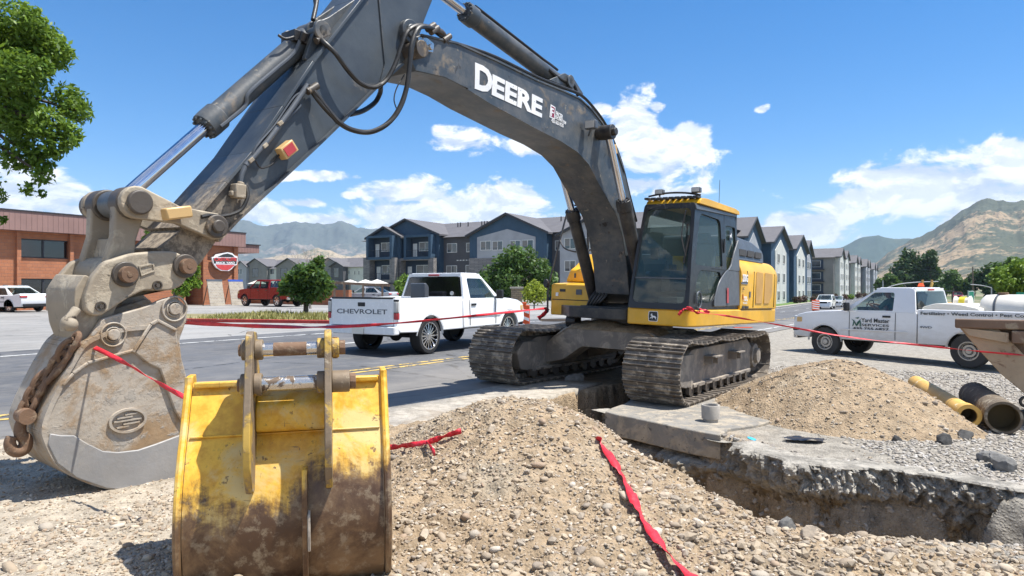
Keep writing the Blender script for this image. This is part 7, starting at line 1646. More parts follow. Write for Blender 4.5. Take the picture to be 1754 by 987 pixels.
barricade('small orange barricade beside the white crossover at the far kerb', 1397, 75, 1.2, 1.0, 0.3)
p_ = G(1272, 563); q = MB(); q.box((0, 0, 0.03), (0.9, 0.22, 0.03), rot=Matrix.Rotation(R(12), 3, 'Z')); o = q.build('fallen_board', M['orange'], None, bevel=0.004); o.location = (p_.x, p_.y, gzf(p_.x)+0.02); tag(o, 'flat orange board lying on the road behind the cab', 'board')
p_ = G(955, 552); q = MB()
for k in range(3): q.bar((-0.8, k*0.12, 0.04+0.03*k), (0.9, k*0.12+0.1, 0.06+0.02*k), 0.09, 0.05)
o = q.build('timber', M['wood'], None); o.location = (p_.x, p_.y, gzf(p_.x)+0.02); tag(o, 'stack of short timbers on the road behind the left track', 'timber')

# ================================================================ TREES
def leaves(name, clumps, n, size, mat, parent, seed=1, shell=0.55, squash=1.0):
    rs = np.random.RandomState(seed); vol = np.array([c[1]**2.2 for c in clumps]); pr = vol/vol.sum(); ci = rs.choice(len(clumps), n, p=pr)
    cen = np.array([c[0] for c in clumps], float)[ci]; rad = np.array([c[1] for c in clumps])[ci]
    d = rs.normal(size=(n, 3)); d /= np.linalg.norm(d, axis=1)[:, None]
    r = rad*(shell+(1-shell)*rs.rand(n)**0.6)*(1+0.18*rs.normal(size=n)*0.6); r = np.where(rs.rand(n) < 0.25, r*rs.rand(n)**0.4, r)
    # twig-like grouping: pull leaves towards random sub-centres
    k = max(8, n//22); sub = rs.randint(0, n, k); base = cen+d*r[:, None]*np.array([1, 1, squash]); tgt = base[sub][rs.randint(0, k, n)]
    near_ = np.linalg.norm(tgt-base, axis=1) < rad*0.9
    pos = np.where(near_[:, None], tgt+(rs.normal(size=(n, 3))*(rad*0.085)[:, None]), base)
    nrm = rs.normal(size=(n, 3))+d*0.6+np.array([0, 0, 0.7]); nrm /= np.linalg.norm(nrm, axis=1)[:, None]
    t = np.cross(nrm, rs.normal(size=(n, 3))); t /= np.linalg.norm(t, axis=1)[:, None]; b = np.cross(nrm, t); s = size*(0.6+0.8*rs.rand(n))[:, None]
    V = np.stack([pos-t*s, pos+b*s*0.42-nrm*s*0.12, pos+t*s, pos-b*s*0.42+nrm*s*0.08], 1).reshape(-1, 3)
    return np_mesh(name, V, np.arange(4*n).reshape(-1, 4), mat, parent)
def tree(name, label, x, y, trunk, clumps, n, size, mat, seed=1, cat='tree', group=None, bark='bark', lean=0.0, z0=None, limbs=True):
    """trunk: (height, radius); clumps relative to the base"""
    t_ = thing(name, label, cat, (x, y, gzf(x) if z0 is None else z0), 0, group); rn = random.Random(seed)
    q = MB(); H, r_ = trunk; tp = Vector((lean*H, 0, H)); q.tube(spline([(0, 0, -0.1), (lean*H*0.3+rn.uniform(-.1, .1)*H*0.2, 0, H*0.5), tuple(tp)], 4), [r_*1.25-(r_*0.55)*i/8 for i in range(9)], 9)
    if limbs:
        for c, cr in clumps:
            c = Vector(c); m_ = (tp*0.9+c)/2+Vector((rn.uniform(-.2, .2), rn.uniform(-.2, .2), rn.uniform(-.1, .3)))*cr; q.tube(spline([tp*rn.uniform(0.55, 1.0), m_, c], 5), [r_*0.42*(1-i/13) for i in range(11)], 5)
    q.build('trunk', M[bark], t_, smooth=True)
    leaves('crown', clumps, n, size, M[mat], t_, seed); return t_
def pxclumps(lst, Y, base, dy=0.8):
    """(px, py, radius px) -> clumps relative to base"""
    rn = random.Random(int(Y*10)+len(lst)); out = []
    for px, py, rp in lst:
        r_ = rp*Y/F; p = P(px, py, Y); out.append(((p.x-base[0], rn.uniform(-dy, dy)*r_*1.2, p.z-base[2]), r_))
    return out
# overhanging tree at the left
bx, by = -12.9, 13.0; bz = gzf(bx)
cl = pxclumps([(a_-36, b_, c_*0.86) for a_, b_, c_ in [(-10,20,70),(40,40,50),(70,60,38),(20,110,60),(60,120,45),(95,150,38),(120,170,28),(40,190,50),(90,205,36),(128,215,20),(105,240,26),(60,260,30),(20,250,40),(-30,150,80),(-60,60,90),(75,290,22),(60,318,14),(5,330,16),(-20,300,45),(0,370,9),(138,235,12),(60,20,30),(85,105,22),(120,205,16),(95,248,16),(70,325,10)]], 12.5, (bx, by, bz), 1.2)
tree('broadleaf_tree', 'large bright green tree overhanging the top left corner', bx, by, (3.6, 0.34), cl, 19000, 0.062, 'leaf_big', 3, limbs=False)
tb = [o for o in bpy.data.objects if o.get('label', '').startswith('large bright green tree')][0]; q = MB()
for k in (1, 4, 6, 8, 9, 11, 15, 18): c_ = Vector(cl[k][0]); q.tube(spline([(0, 0, 3.2), tuple(Vector((0, 0, 4.4))*0.5+c_*0.5+Vector((0, 0, 0.5))), tuple(c_)], 6), [0.10*(1-i/14) for i in range(13)], 6)
q.build('limb', M['bark'], tb, smooth=True)
def simple_tree(label, px, Y, list_px, n, size, mat, seed, trunk=(1.6, 0.09), group=None, cat='tree', name='broadleaf_tree', dy=0.8, **k):
    x = (px-877)*Y/F; z = gzf(x); return tree(name, label, x, Y, trunk, pxclumps(list_px, Y, (x, Y, z), dy), n, size, M and mat, seed, cat, group, **k)
simple_tree('small green street tree with a thin trunk on the grass verge before the red pickup', 524, 33, [(525,470,20),(540,455,13),(546,446,9),(505,478,16),(552,478,17),(520,492,24),(545,495,22),(495,490,15),(535,462,11),(510,500,15),(560,490,12),(528,508,14),(488,498,9)], 3600, 0.13, 'leaf_mid', 5, (1.5, 0.11))
simple_tree('bright green tree between the hitch and the brick sign wall', 300, 38, [(322,470,18),(318,492,16),(330,455,12),(306,480,14),(265,408,14),(258,395,9),(275,430,14),(300,450,16),(250,412,8),(335,485,9)], 3000, 0.13, 'leaf_fresh', 6, (1.8, 0.12))
simple_tree('broad round green tree in front of the light grey gable', 875, 62, [(880,445,24),(905,440,17),(860,455,20),(925,462,20),(845,470,20),(895,470,26),(870,480,24),(835,485,18),(940,480,17),(915,490,20),(855,495,20),(885,432,12),(826,478,12),(942,495,14),(875,502,20)], 6500, 0.20, 'leaf_mid', 7, (2.0, 0.2))
simple_tree('lime yellow bush beside the stone pillar', 915, 50, [(915,490,12),(906,500,12),(924,498,12),(915,508,13),(903,512,9),(928,510,9)], 1800, 0.10, 'leaf_lime', 8, (0.5, 0.05), cat='bush', name='bush')
simple_tree('little pale green tree peeping above the cab of the white pickup', 690, 70, [(692,478,9),(684,488,10),(700,490,9),(688,498,11)], 900, 0.16, 'leaf_fresh', 9, (1.2, 0.07))
simple_tree('fresh green tree at the right border behind the white tank', 1735, 46, [(1730,475,20),(1750,470,20),(1715,485,14),(1745,490,20),(1725,495,16),(1760,485,22),(1738,458,14),(1720,468,11),(1708,492,8),(1745,508,16),(1770,460,22)], 4500, 0.15, 'leaf_fresh', 10, (1.4, 0.1))
FARG = 'trees at the far end of the street'
for k, (lab, px, Y, lst, n, s, mt) in enumerate([
    ('tall dark tree with two tops at the end of the street', 1562, 240, [(1560,445,15),(1545,462,20),(1568,462,20),(1555,435,9),(1540,480,20),(1570,485,22),(1555,490,24),(1530,490,14)], 5200, 0.75, 'leaf_dark'),
    ('dark tree leaning against the right of the tallest far tree', 1594, 232, [(1592,445,12),(1600,465,16),(1590,480,18),(1608,485,14),(1595,435,8),(1612,475,10)], 3200, 0.75, 'leaf_dark'),
    ('lower mid green tree right of the dark pair', 1632, 210, [(1625,475,12),(1640,482,13),(1622,490,14),(1650,492,12),(1612,495,10)], 2200, 0.65, 'leaf_mid'),
    ('mid green tree left of the dark pair near the last apartment', 1521, 225, [(1520,478,10),(1512,488,11),(1526,490,12),(1518,500,12)], 1700, 0.65, 'leaf_mid'),
    ('dark rounded tree behind the green road sign', 1690, 190, [(1690,465,14),(1678,480,16),(1700,478,16),(1665,492,14),(1690,492,18)], 2600, 0.6, 'leaf_dark'),
    ('olive green tree right of the green road sign', 1718, 150, [(1722,462,14),(1735,452,13),(1712,478,14),(1740,475,16)], 2200, 0.5, 'leaf_mid'),
    ('small bushy tree left of the utility pole', 1655, 240, [(1655,492,9),(1646,497,8)], 700, 0.6, 'leaf_mid')]):
    simple_tree(lab, px, Y, lst, n, s, mt, 20+k, (2.5, 0.3), group=FARG)
# bare tree behind the verge
x = (532-877)*44/F; bt = thing('bare_tree', 'leafless grey tree rising above the small street tree', 'tree', (x, 44, gzf(x))); q = MB(); rn = random.Random(4)
def twig(p, d, L_, r_, dep):
    pts = [p]; 
    for k in range(4): d = (d+Vector((rn.uniform(-.18, .18), rn.uniform(-.18, .18), rn.uniform(-.02, .12)))).normalized(); pts.append(pts[-1]+d*L_/4)
    q.tube(pts, [r_*(1-0.14*k) for k in range(5)], 5)
    if dep:
        for k in range(3 if dep > 2 else 2+rn.randint(0, 1)):
            a = rn.uniform(0, 2*PI); nd = (d+Vector((math.cos(a)*0.6, math.sin(a)*0.6, rn.uniform(-0.1, 0.3)))).normalized(); twig(pts[rn.randint(2, 4)], nd, L_*rn.uniform(0.6, 0.8), r_*0.5, dep-1)
twig(Vector((0, 0, 0)), Vector((0, 0, 1)), 1.7, 0.09, 0)
for a in range(5): twig(Vector((0, 0, 1.55)), Vector((math.cos(a*1.3)*0.5, math.sin(a*1.3)*0.5, 0.9)).normalized(), 1.1, 0.05, 4)
q.build('branches', M['barkpale'], bt, smooth=True)

# ================================================================ BUILDINGS
M['brick'] = None
def brick_mat(name, c1, c2, mortar, bw=0.4, bh=0.2, blotch=0.2):
    m, t, b, co, o = new_mat(name)
    sp_ = t.n('ShaderNodeSeparateXYZ'); t.link(co, sp_.inputs[0])
    v = t.vec(t.math('ADD', sp_.outputs[0], t.math('MULTIPLY', sp_.outputs[1], 1.0)), sp_.outputs[2], 0.0)
    br = t.n('ShaderNodeTexBrick'); t.link(v, br.inputs['Vector']); br.inputs['Scale'].default_value = 1; br.inputs['Brick Width'].default_value = bw; br.inputs['Row Height'].default_value = bh; br.inputs['Mortar Size'].default_value = 0.012
    br.inputs['Color1'].default_value = (*c1, 1); br.inputs['Color2'].default_value = (*c2, 1); br.inputs['Mortar'].default_value = (*mortar, 1)
    col = t.mix(t.math('MULTIPLY', t.ramp(t.noise(co, 0.9, 5, 0.6), 0.45, 0.65), blotch), br.outputs[0], [c*0.55 for c in c1])
    t.link(col, b.inputs['Base Color']); b.inputs['Roughness'].default_value = 0.9
    bp = t.n('ShaderNodeBump'); bp.inputs['Distance'].default_value = 0.01; t.link(br.outputs['Fac'], bp.inputs['Height']); bp.invert = True; t.link(bp.outputs[0], b.inputs['Normal'])
    return m
def siding(name, c, horiz=True, pitch=0.18):
    m, t, b, co, o = new_mat(name); sp_ = t.n('ShaderNodeSeparateXYZ'); t.link(co, sp_.inputs[0])
    src = sp_.outputs[2] if horiz else t.math('ADD', sp_.outputs[0], t.math('MULTIPLY', sp_.outputs[1], 0.6))
    saw = t.math('FRACT', t.math('DIVIDE', src, pitch))
    nz = t.ramp(t.noise(co, 0.6, 5, 0.6), 0.3, 0.7, 0.86, 1.12, False)
    nd = t.n('ShaderNodeVectorMath', operation='SCALE'); nd.inputs[0].default_value = c; t.link(nz, nd.inputs['Scale']); t.link(nd.outputs[0], b.inputs['Base Color']); b.inputs['Roughness'].default_value = 0.75
    bp = t.n('ShaderNodeBump'); bp.inputs['Distance'].default_value = 0.02; t.link(saw if horiz else t.ramp(saw, 0.0, 0.12), bp.inputs['Height']); t.link(bp.outputs[0], b.inputs['Normal']); return m
M['brick'] = brick_mat('orange_brick_block', (0.42, 0.165, 0.080), (0.36, 0.135, 0.065), (0.30, 0.15, 0.10), 0.4, 0.2, 0.35)
M['fascia'] = siding('brown_ribbed_metal_fascia', (0.26, 0.155, 0.135), False, 0.3)
M['bluesid'] = siding('navy_blue_siding', (0.035, 0.075, 0.125), False, 0.4); M['darkgrey'] = siding('dark_grey_siding', (0.085, 0.085, 0.095)); M['lightgrey'] = siding('light_grey_siding', (0.36, 0.37, 0.40))
M['cream'] = siding('cream_siding', (0.60, 0.60, 0.56)); M['taupe'] = siding('taupe_siding', (0.22, 0.21, 0.20))
M['stone'] = brick_mat('stacked_stone_veneer', (0.28, 0.26, 0.25), (0.18, 0.17, 0.17), (0.10, 0.10, 0.10), 0.5, 0.18, 0.5)
M['shingle'] = siding('grey_roof_shingles', (0.115, 0.11, 0.115), True, 0.22)
M['trim'] = plain('white_window_trim', (0.62, 0.62, 0.60), 0.5); M['darktrim'] = plain('dark_roof_trim', (0.03, 0.03, 0.035), 0.5)
SD3 = Vector((SD.x, SD.y, 0)); SN3 = Vector((SN.x, SN.y, 0)); ZU = Vector((0, 0, 1))
def plane_pt(axis_l, c):
    """world plane: l = c (axis_l) or o = c. returns functions px->(t,z) and (t,z,w)->local point (t, w, z)"""
    def px(x, y):
        k = (x-877)/F
        if axis_l:  # unknown o
            o = (k*SD.y*c-SD.x*c)/(SN.x-k*SN.y); Yv = SD.y*c+SN.y*o; t = o
        else:
            l = (k*SN.y*c-SN.x*c)/(SD.x-k*SD.y); Yv = SD.y*l+SN.y*c; t = l
        return t, CH-(y-493.5)*Yv/F
    return px
def front_fn(c):   # plane l=c, w>0 comes towards the viewer (-SD)
    return lambda o, z, w=0.0: SD3*(c-w)+SN3*o+ZU*z
def side_fn(c):    # plane o=c, w>0 comes towards the street (+SN)
    return lambda l, z, w=0.0: SD3*l+SN3*(c+w)+ZU*z
def rect(mb, fn, t0, t1, z0, z1, w0, w1): mb.prism([(t0, z0), (t1, z0), (t1, z1), (t0, z1)], fn, w0, w1)
def window(par, fn, t0, t1, z0, z1, w=0.0, panes=2, trim='trim', vert=True):
    f_ = MB(); tt = 0.09
    for a, b, c, d in ((t0, t1, z0, z0+tt), (t0, t1, z1-tt, z1), (t0, t0+tt, z0+tt, z1-tt), (t1-tt, t1, z0+tt, z1-tt)): rect(f_, fn, a, b, c, d, w+0.001, w+0.06)
    if panes == 2: m_ = (t0+t1)/2; rect(f_, fn, m_-0.04, m_+0.04, z0+tt, z1-tt, w+0.001, w+0.05)
    fo_ = f_.build('window', M[trim], par)
    g = MB(); rect(g, fn, t0+tt, t1-tt, z0+tt, z1-tt, w+0.002, w+0.025); g.build('pane', M['winglass'], fo_)
    if panes == 2:
        g = MB(); rect(g, fn, t0+tt+0.05, (t0+t1)/2-0.06, z0+tt+0.05+(z1-z0)*0.2, z1-tt-0.02, w+0.026, w+0.030); g.build('blind', M['taupe'], fo_)
# --- brick building
ob_, o2_ = -45.8, -48.4; pB = plane_pt(False, ob_); pB2 = plane_pt(False, o2_); fB = side_fn(ob_); fB2 = side_fn(o2_)
gzb = gzf(-27); ZT = 6.05
bb = thing('brick_building', 'two-storey orange brick building with brown metal fascia at the left', 'building')
l0, l1 = -6.0, pB(155, 400)[0]; l2 = pB2(415, 402)[0]
q = MB(); rect(q, fB, l0, l1, gzb-0.3, ZT-0.3, -22, -0.35); q.build('wall', M['brick'], bb)
wl = pB(34, 400)[0]; wr2 = pB(118, 400)[0]; zt1 = pB(35, 408)[1]; zb1 = pB(35, 441)[1]; zt2 = pB(30, 477)[1]; zb2 = pB(30, 521)[1]
q = MB()
for a, b in ((l0, pB(28, 0)[0]), (pB(122, 0)[0], l1)): rect(q, fB, a, b, gzb-0.3, 4.95, -0.35, -0.1)
rect(q, fB, pB(28, 0)[0], pB(122, 0)[0], gzb-0.3, zb2, -0.35, -0.12); rect(q, fB, pB(28, 0)[0], pB(122, 0)[0], zt2, zb1, -0.35, -0.12); rect(q, fB, pB(28, 0)[0], pB(122, 0)[0], zt1, 4.95, -0.35, -0.12)
q.build('facing', M['brick'], bb)
for x0, x1 in ((28, 35), (119, 125)): q = MB(); rect(q, fB, pB(x0, 0)[0], pB(x1, 0)[0], gzb-0.3, 4.9, -0.1, 0.12); q.build('pilaster', M['brick'], bb)
for z0_, z1_ in ((zb1, zt1), (zb2, zt2)):
    g = MB(); rect(g, fB, wl, wr2, z0_+0.02, z1_-0.02, -0.34, -0.26); w_ = g.build('window', M['darkglass'], bb)
    g = MB(); m_ = (wl+wr2)/2; rect(g, fB, m_-0.05, m_+0.05, z0_, z1_, -0.26, -0.2); rect(g, fB, wl, wr2, z0_, z0_+0.07, -0.26, -0.2); rect(g, fB, wl, wr2, z1_-0.07, z1_, -0.26, -0.2); g.build('mullion', M['darktrim'], w_)
q = MB(); rect(q, fB, l0, l1+0.3, 4.93, ZT, -0.2, 0.55); rect(q, fB, l1+0.3-0.01, l1+0.3, 4.93, ZT, -4, 0.55); q.build('fascia', M['fascia'], bb)
q = MB(); rect(q, fB, l0, l1+0.34, ZT, ZT+0.08, -0.3, 0.6); rect(q, fB, l0, l1, ZT-0.1, ZT-0.02, -22, -0.3); q.build('coping', M['darktrim'], bb)
pb_dark = pB2(322, 0)[0]; pb_r = pB2(346, 0)[0]
q = MB(); rect(q, fB2, l1-1, pb_dark, gzb-0.3, ZT-0.3, -20, -0.3); rect(q, fB2, pb_dark, pb_r, 3.0, ZT-0.3, -20, -0.3); rect(q, fB2, pb_r, l2-0.4, gzb-0.3, ZT-0.3, -20, 0.0); rect(q, fB2, l2-0.9, l2-0.55, gzb-0.3, 4.9, -0.1, 0.18); rect(q, fB2, pb_r, pb_r+0.35, gzb-0.3, 4.9, -0.1, 0.18); q.build('wall', M['brick'], bb)
q = MB(); rect(q, fB2, pb_dark, pb_r, gzb-0.3, 3.0, -6, -3.5); q.build('entrance', M['darkglass'], bb)
g = MB(); rect(g, fB2, pB2(222, 0)[0], pB2(300, 0)[0], zb1+0.1, zt1, -0.3, -0.26); g.build('window', M['darkglass'], bb)
q = MB(); rect(q, fB2, l1+0.3, l2, 4.93, ZT, -0.2, 0.45); q.build('fascia', M['fascia'], bb); q = MB(); rect(q, fB2, l1, l2+0.04, ZT, ZT+0.08, -0.3, 0.5); q.build('coping', M['darktrim'], bb)
l3 = pB2(452, 0)[0]; q = MB(); rect(q, fB2, l2, l3, 4.55, 5.2, -5.5, -0.6); q.build('canopy', M['fascia'], bb); q = MB(); rect(q, fB2, l2, l3+0.1, 5.2, 5.28, -5.6, -0.5); q.build('coping', M['darktrim'], bb)
# sign
sg = thing('shop_sign', 'shield-shaped brickyard sign with red and black bands on the brick wall', 'sign')
def sgp(x, y, w=0.0): t, z = pB2(x, y); return fB2(t, z, w)
def sgpoly(pts, w0, w1, mat, name='panel'): q = MB(); q.prism(pts, lambda x, y, w: sgp(x, y, w), w0, w1); return q.build(name, mat, sg)
sgpoly([(359,441),(364,440),(367,436),(378,434),(386,432.5),(394,434),(398,438),(403,440),(403,446),(402,454),(398,455),(393,461),(388,464.5),(375,464),(367,459),(363,454),(361,450)], 0.15, 0.30, M['white'])
sgpoly([(361,442.5),(402,442.5),(401,452.5),(362.5,451.5)], 0.301, 0.315, M['letter_dark'], 'band')
sgpoly([(365,453.5),(398,454),(391,460.5),(386,463.3),(376,462.8),(369,459)], 0.301, 0.315, plain('sign_red', (0.55, 0.06, 0.06), 0.5), 'shield')
sgpoly([(368,440.5),(378,436),(386,434.5),(394,437),(398,441)], 0.301, 0.31, M['letter_dark'], 'mountain')
def wall_text(s, x0, x1, y0, y1, mat, bold, par=sg, w=0.317):
    a = sgp(x0, y0, w); b = sgp(x1, y0, w); c = sgp(x0, y1, w); return text_obj('lettering', s, 0.3, mat, par, frame(a, b-a, c-a), bold=bold, fit=((b-a).length, (c-a).length), depth=0.004)
wall_text('CASTALITE', 363, 401, 447.6, 441.5, plain('sign_red_letter', (0.6, 0.05, 0.05), 0.5), 0.012)
wall_text('BRICK YARD', 366, 398, 452.3, 448.6, M['white'], 0.010)
M['sample'] = brick_mat('brick_sample_boards', (0.42, 0.36, 0.28), (0.30, 0.25, 0.20), (0.5, 0.48, 0.42), 0.3, 0.12, 0.3)
for px, lab, hd_ in ((370, 'leaning display board of pale brick samples left of the blue-topped one', 'greypanel'), (406, 'leaning display board of brick samples with a blue header', 'blue')):
    t, z = plane_pt(False, o2_+2.6)(px, 0); o_b = fB2(t, gzb, 2.6); d_ = thing('display_board', lab, 'display board', tuple(o_b)); 
    q = MB(); q.prism([(-0.75, 0.0), (0.75, 0.0), (0.75, 1.85), (-0.75, 1.85)], lambda u, z_, w: SD3*u*0.85+ZU*z_+SN3*(0.25-z_*0.22+w), -0.05, 0.0); q.build('panel', M['sample'], d_)
    q = MB(); q.prism([(-0.78, 1.85), (0.78, 1.85), (0.78, 2.0), (-0.78, 2.0)], lambda u, z_, w: SD3*u*0.85+ZU*z_+SN3*(0.25-z_*0.22+w), -0.06, 0.01); q.build('header', M[hd_] if hd_ in M else plain('blue_header', (0.03, 0.08, 0.35), 0.5), d_)
    q = MB(); q.bar(SD3*-0.6+SN3*-0.7, SD3*-0.6+SN3*-0.15+ZU*1.6, 0.05, 0.05); q.bar(SD3*0.6+SN3*-0.7, SD3*0.6+SN3*-0.15+ZU*1.6, 0.05, 0.05); q.build('prop', M['wood'], d_)
# --- low brick wall, umbrellas, pergola behind the red pickup
q = MB(); a = P(418, 500, 60); b = P(600, 500, 52); q.bar((a.x, a.y, gzf(a.x)+0.6), (b.x, b.y, gzf(b.x)+0.6), 0.3, 1.2); tag(q.build('garden_wall', M['brick'], None), 'low brown brick wall behind the red pickup', 'wall')
for k, (px, Y, lab) in enumerate([(441, 62, 'white parasol furthest left behind the low brick wall'), (472, 61, 'white parasol between the red pickup and the small street tree'), (600, 58, 'white parasol left of the pair behind the white tailgate'), (626, 57, 'white parasol in the middle of those behind the white tailgate'), (646, 56, 'white parasol furthest right behind the white tailgate')]):
    x = (px-877)*Y/F; u = thing('parasol', lab, 'parasol', (x, Y, gzf(x)), 0, 'white parasols behind the low brick wall'); q = MB(); q.cyl((0, 0, 0), (0, 0, 2.0), 0.03, n=8); q.build('pole', M['wood'], u)
    q = MB(); q.cyl((0, 0, 1.72), (0, 0, 2.05), 0.95, 0.05, n=8); q.build('canopy', M['tank'], u)
pg = thing('pergola', 'red-brown timber frame rising behind the white tailgate', 'pergola', tuple(P(573, 500, 46)[:2])+(gzf(-12),)); q = MB(); px0 = P(573, 500, 46).x
for k, xx in enumerate((573, 590, 622, 655)): q = MB(); X_ = P(xx, 500, 46).x-px0; q.box((X_, 0, 0.8), (0.12, 0.12, 1.6)); q.build('post', M['rustpanel'], pg)
for dy_ in (0, 0.8): q = MB(); q.bar((-0.2, dy_, 1.72), (3.6, dy_, 1.52), 0.10, 0.16); q.build('beam', M['rustpanel'], pg)
x = (885-877)*52/F; pl = thing('stone_pillar', 'tan stone gate pillar between the broad tree and the lime bush', 'pillar', (x, 52, gzf(x))); q = MB(); q.box((0, 0, 0.75), (0.85, 0.85, 1.5)); q.build('shaft', brick_mat('tan_stone', (0.36, 0.28, 0.18), (0.26, 0.20, 0.14), (0.16, 0.12, 0.09), 0.3, 0.15), pl); q = MB(); q.box((0, 0, 1.55), (1.05, 1.05, 0.14)); q.box((0, 0, 0.08), (1.1, 1.1, 0.16)); q.build('cap', M['concrete'], pl, bevel=0.02)
# flat carport roof
q = MB(); a = P(565, 487, 96); b = P(700, 487, 92); cp_ = thing('carport', 'long flat dark carport roof before the navy apartments', 'carport'); q.bar((a.x, a.y, 2.15), (b.x, b.y, 2.15), 5.0, 0.25); q.build('roof', M['darktrim'], cp_)
for k in range(5): t = k/4; q = MB(); q.cyl((a.x+(b.x-a.x)*t, a.y+(b.y-a.y)*t, 0), (a.x+(b.x-a.x)*t, a.y+(b.y-a.y)*t, 2.1), 0.08, n=8); q.build('post', M['darktrim'], cp_)

# --- main apartment building: front on l=84, street side on o=-22
LM, OM = 84.0, -21.5; pF = plane_pt(True, LM); fF = front_fn(LM); pS = plane_pt(False, OM); fS = side_fn(OM)
ap = thing('apartment_building', 'three-storey navy and grey gabled apartment block behind the white pickup', 'building'); EZ = 9.25; g0_ = -1.2
oL = pF(630, 0)[0]
q = MB(); q.prism([(oL, g0_), (OM, g0_), (OM, EZ), (oL, EZ)], fF, -17, 0); q.build('wall', M['darkgrey'], ap)
q = MB()   # hipped main roof running across, then along the street
RZ = 12.35
r0 = [fF(oL-0.8, EZ-0.05, 0.8), fF(OM+0.8, EZ-0.05, 0.8), fF(OM+0.8, EZ-0.05, -17.8), fF(oL-0.8, EZ-0.05, -17.8), fF(oL+8, RZ, -8.5), fF(OM-6, RZ, -8.5)]
q.add(r0, [(0, 1, 5, 4), (1, 2, 5), (2, 3, 4, 5), (3, 0, 4), (3, 2, 1, 0)]); q.build('roof', M['shingle'], ap)
def gable(par, fn, t0, t1, ze, tp, zp, w, depth, mat, name='gable', over=0.5):
    """street- or viewer-facing gable wing: wall up to the eave, triangle, pitched roof running back"""
    q = MB(); q.prism([(t0, g0_), (t1, g0_), (t1, ze), (tp, zp), (t0, ze)], fn, w-depth, w); wob = q.build(name, M[mat], par)
    q = MB(); sl0 = (zp-ze)/(tp-t0); sl1 = (zp-ze)/(t1-tp)
    for (a, za, b, zb_) in ((t0-over, ze-over*sl0, tp, zp), (tp, zp, t1+over, ze-over*sl1)): q.prism([(a, za+0.03), (b, zb_+0.03), (b, zb_+0.28), (a, za+0.28)], fn, w-depth-2.5, w+over)
    q.build('roof', M['shingle'], par)
    q = MB()
    for (a, za, b, zb_) in ((t0-over, ze-over*sl0, tp, zp), (tp, zp, t1+over, ze-over*sl1)): q.prism([(a, za), (b, zb_), (b, zb_+0.30), (a, za+0.30)], fn, w+over+0.002, w+over+0.07)
    q.build('barge_board', M['darktrim'], par); return wob
o_ = lambda x: pF(x, 0)[0]; z_ = lambda x, y: pF(x, y)[1]
BG = 2.2
gable(ap, fF, o_(651), o_(760), z_(705, 407)+0.1, o_(705), z_(705, 379), 1.2, 9, 'bluesid'); gable(ap, fF, o_(650), o_(703), z_(676, 409), o_(677), z_(677, 393), 2.4, 3, 'bluesid')
gable(ap, fF, o_(815), o_(946), z_(880, 403), o_(879), z_(879, 370), 1.6, 9, 'bluesid')
q = MB(); q.prism([(o_(828), g0_), (o_(927), g0_), (o_(927), z_(927, 407)), (o_(879), z_(879, 394)), (o_(828), z_(828, 408))], fF, 1.602, 1.66); q.build('panel', M['lightgrey'], ap)
gable(ap, fF, o_(968), o_(1085), z_(1020, 402), o_(1028), z_(1028, 372), 1.6, 9, 'lightgrey')
for x0, x1, y0, y1, w in [(638,651,420,436,0),(638,651,456,471,0),(766,783,417,433,0),(799,815,416,432,0),(765,783,455,471,0),(798,815,454,470,0),(834,852,414,430,1.66),(854,872,414,430,1.66),(884,902,413,429,1.66),(904,924,412,428,1.66),(834,852,452,468,1.66),(904,922,450,466,1.66),(951,965,412,429,0),(976,995,409,428,1.6),(1010,1028,408,427,1.6),(976,995,447,466,1.6),(1045,1062,408,427,1.6)]:
    window(ap, fF, o_(x0), o_(x1), z_((x0+x1)/2, y1), z_((x0+x1)/2, y0), w)
# recessed balconies: thin panels coloured as recess shade, with rails, between navy piers
M['navyshade'] = siding('navy_recess_shade', (0.022, 0.04, 0.07))  # darker copy of the navy siding; recess shade put into the colour
for (x0, x1, y0, y1, w) in [(658,694,410,442,2.4),(713,751,408,441,1.2),(660,694,447,480,2.4),(704,751,447,480,1.2)]:
    c_ = (x0+x1)/2; A0, A1, Z0, Z1 = o_(x0), o_(x1), z_(c_, y1), z_(c_, y0)
    bl = MB(); rect(bl, fF, A0, A1, Z0, Z1, w+0.002, w+0.03); bo2 = bl.build('balcony', M['navyshade'], ap)
    q = MB(); t_f = 0.45
    rect(q, fF, A0-t_f, A0, Z0-0.3, Z1+0.3, w+0.002, w+1.3); rect(q, fF, A1, A1+t_f, Z0-0.3, Z1+0.3, w+0.002, w+1.3); rect(q, fF, A0, A1, Z1, Z1+0.35, w+0.002, w+1.3); rect(q, fF, A0-t_f, A1+t_f, Z0-0.4, Z0, w+0.002, w+1.35)
    q.build('surround', M['bluesid' if y0 < 430 else 'stone'], bo2)
    window(ap, fF, (A0+A1)/2-0.6, A1-0.4, Z0+0.9, Z0+2.3, w+0.03)
    q = MB(); rect(q, fF, A0+0.4, A0+1.2, Z0+0.02, Z0+2.1, w+0.031, w+0.07); q.build('door', M['trim'], bo2)
    q = MB()
    for k in range(15): t = A0+(A1-A0)*k/14; rect(q, fF, t-0.015, t+0.015, Z0, Z0+1.0, w+1.22, w+1.25)
    rect(q, fF, A0, A1, Z0+1.0, Z0+1.05, w+1.20, w+1.27); q.build('railing', M['darktrim'], bo2)
for x0, x1, w in ((650,658,3.75),(696,703,3.75),(751,760,2.55),(815,828,1.75),(927,946,1.75)): q = MB(); rect(q, fF, o_(x0), o_(x1), g0_, z_((x0+x1)/2, 443), w-0.8, w); q.build('stone_pier', M['stone'], ap)
q = MB(); rect(q, fF, o_(828), o_(927), g0_, z_(878, 442), 1.66, 1.75); q.build('stone_base', M['stone'], ap)
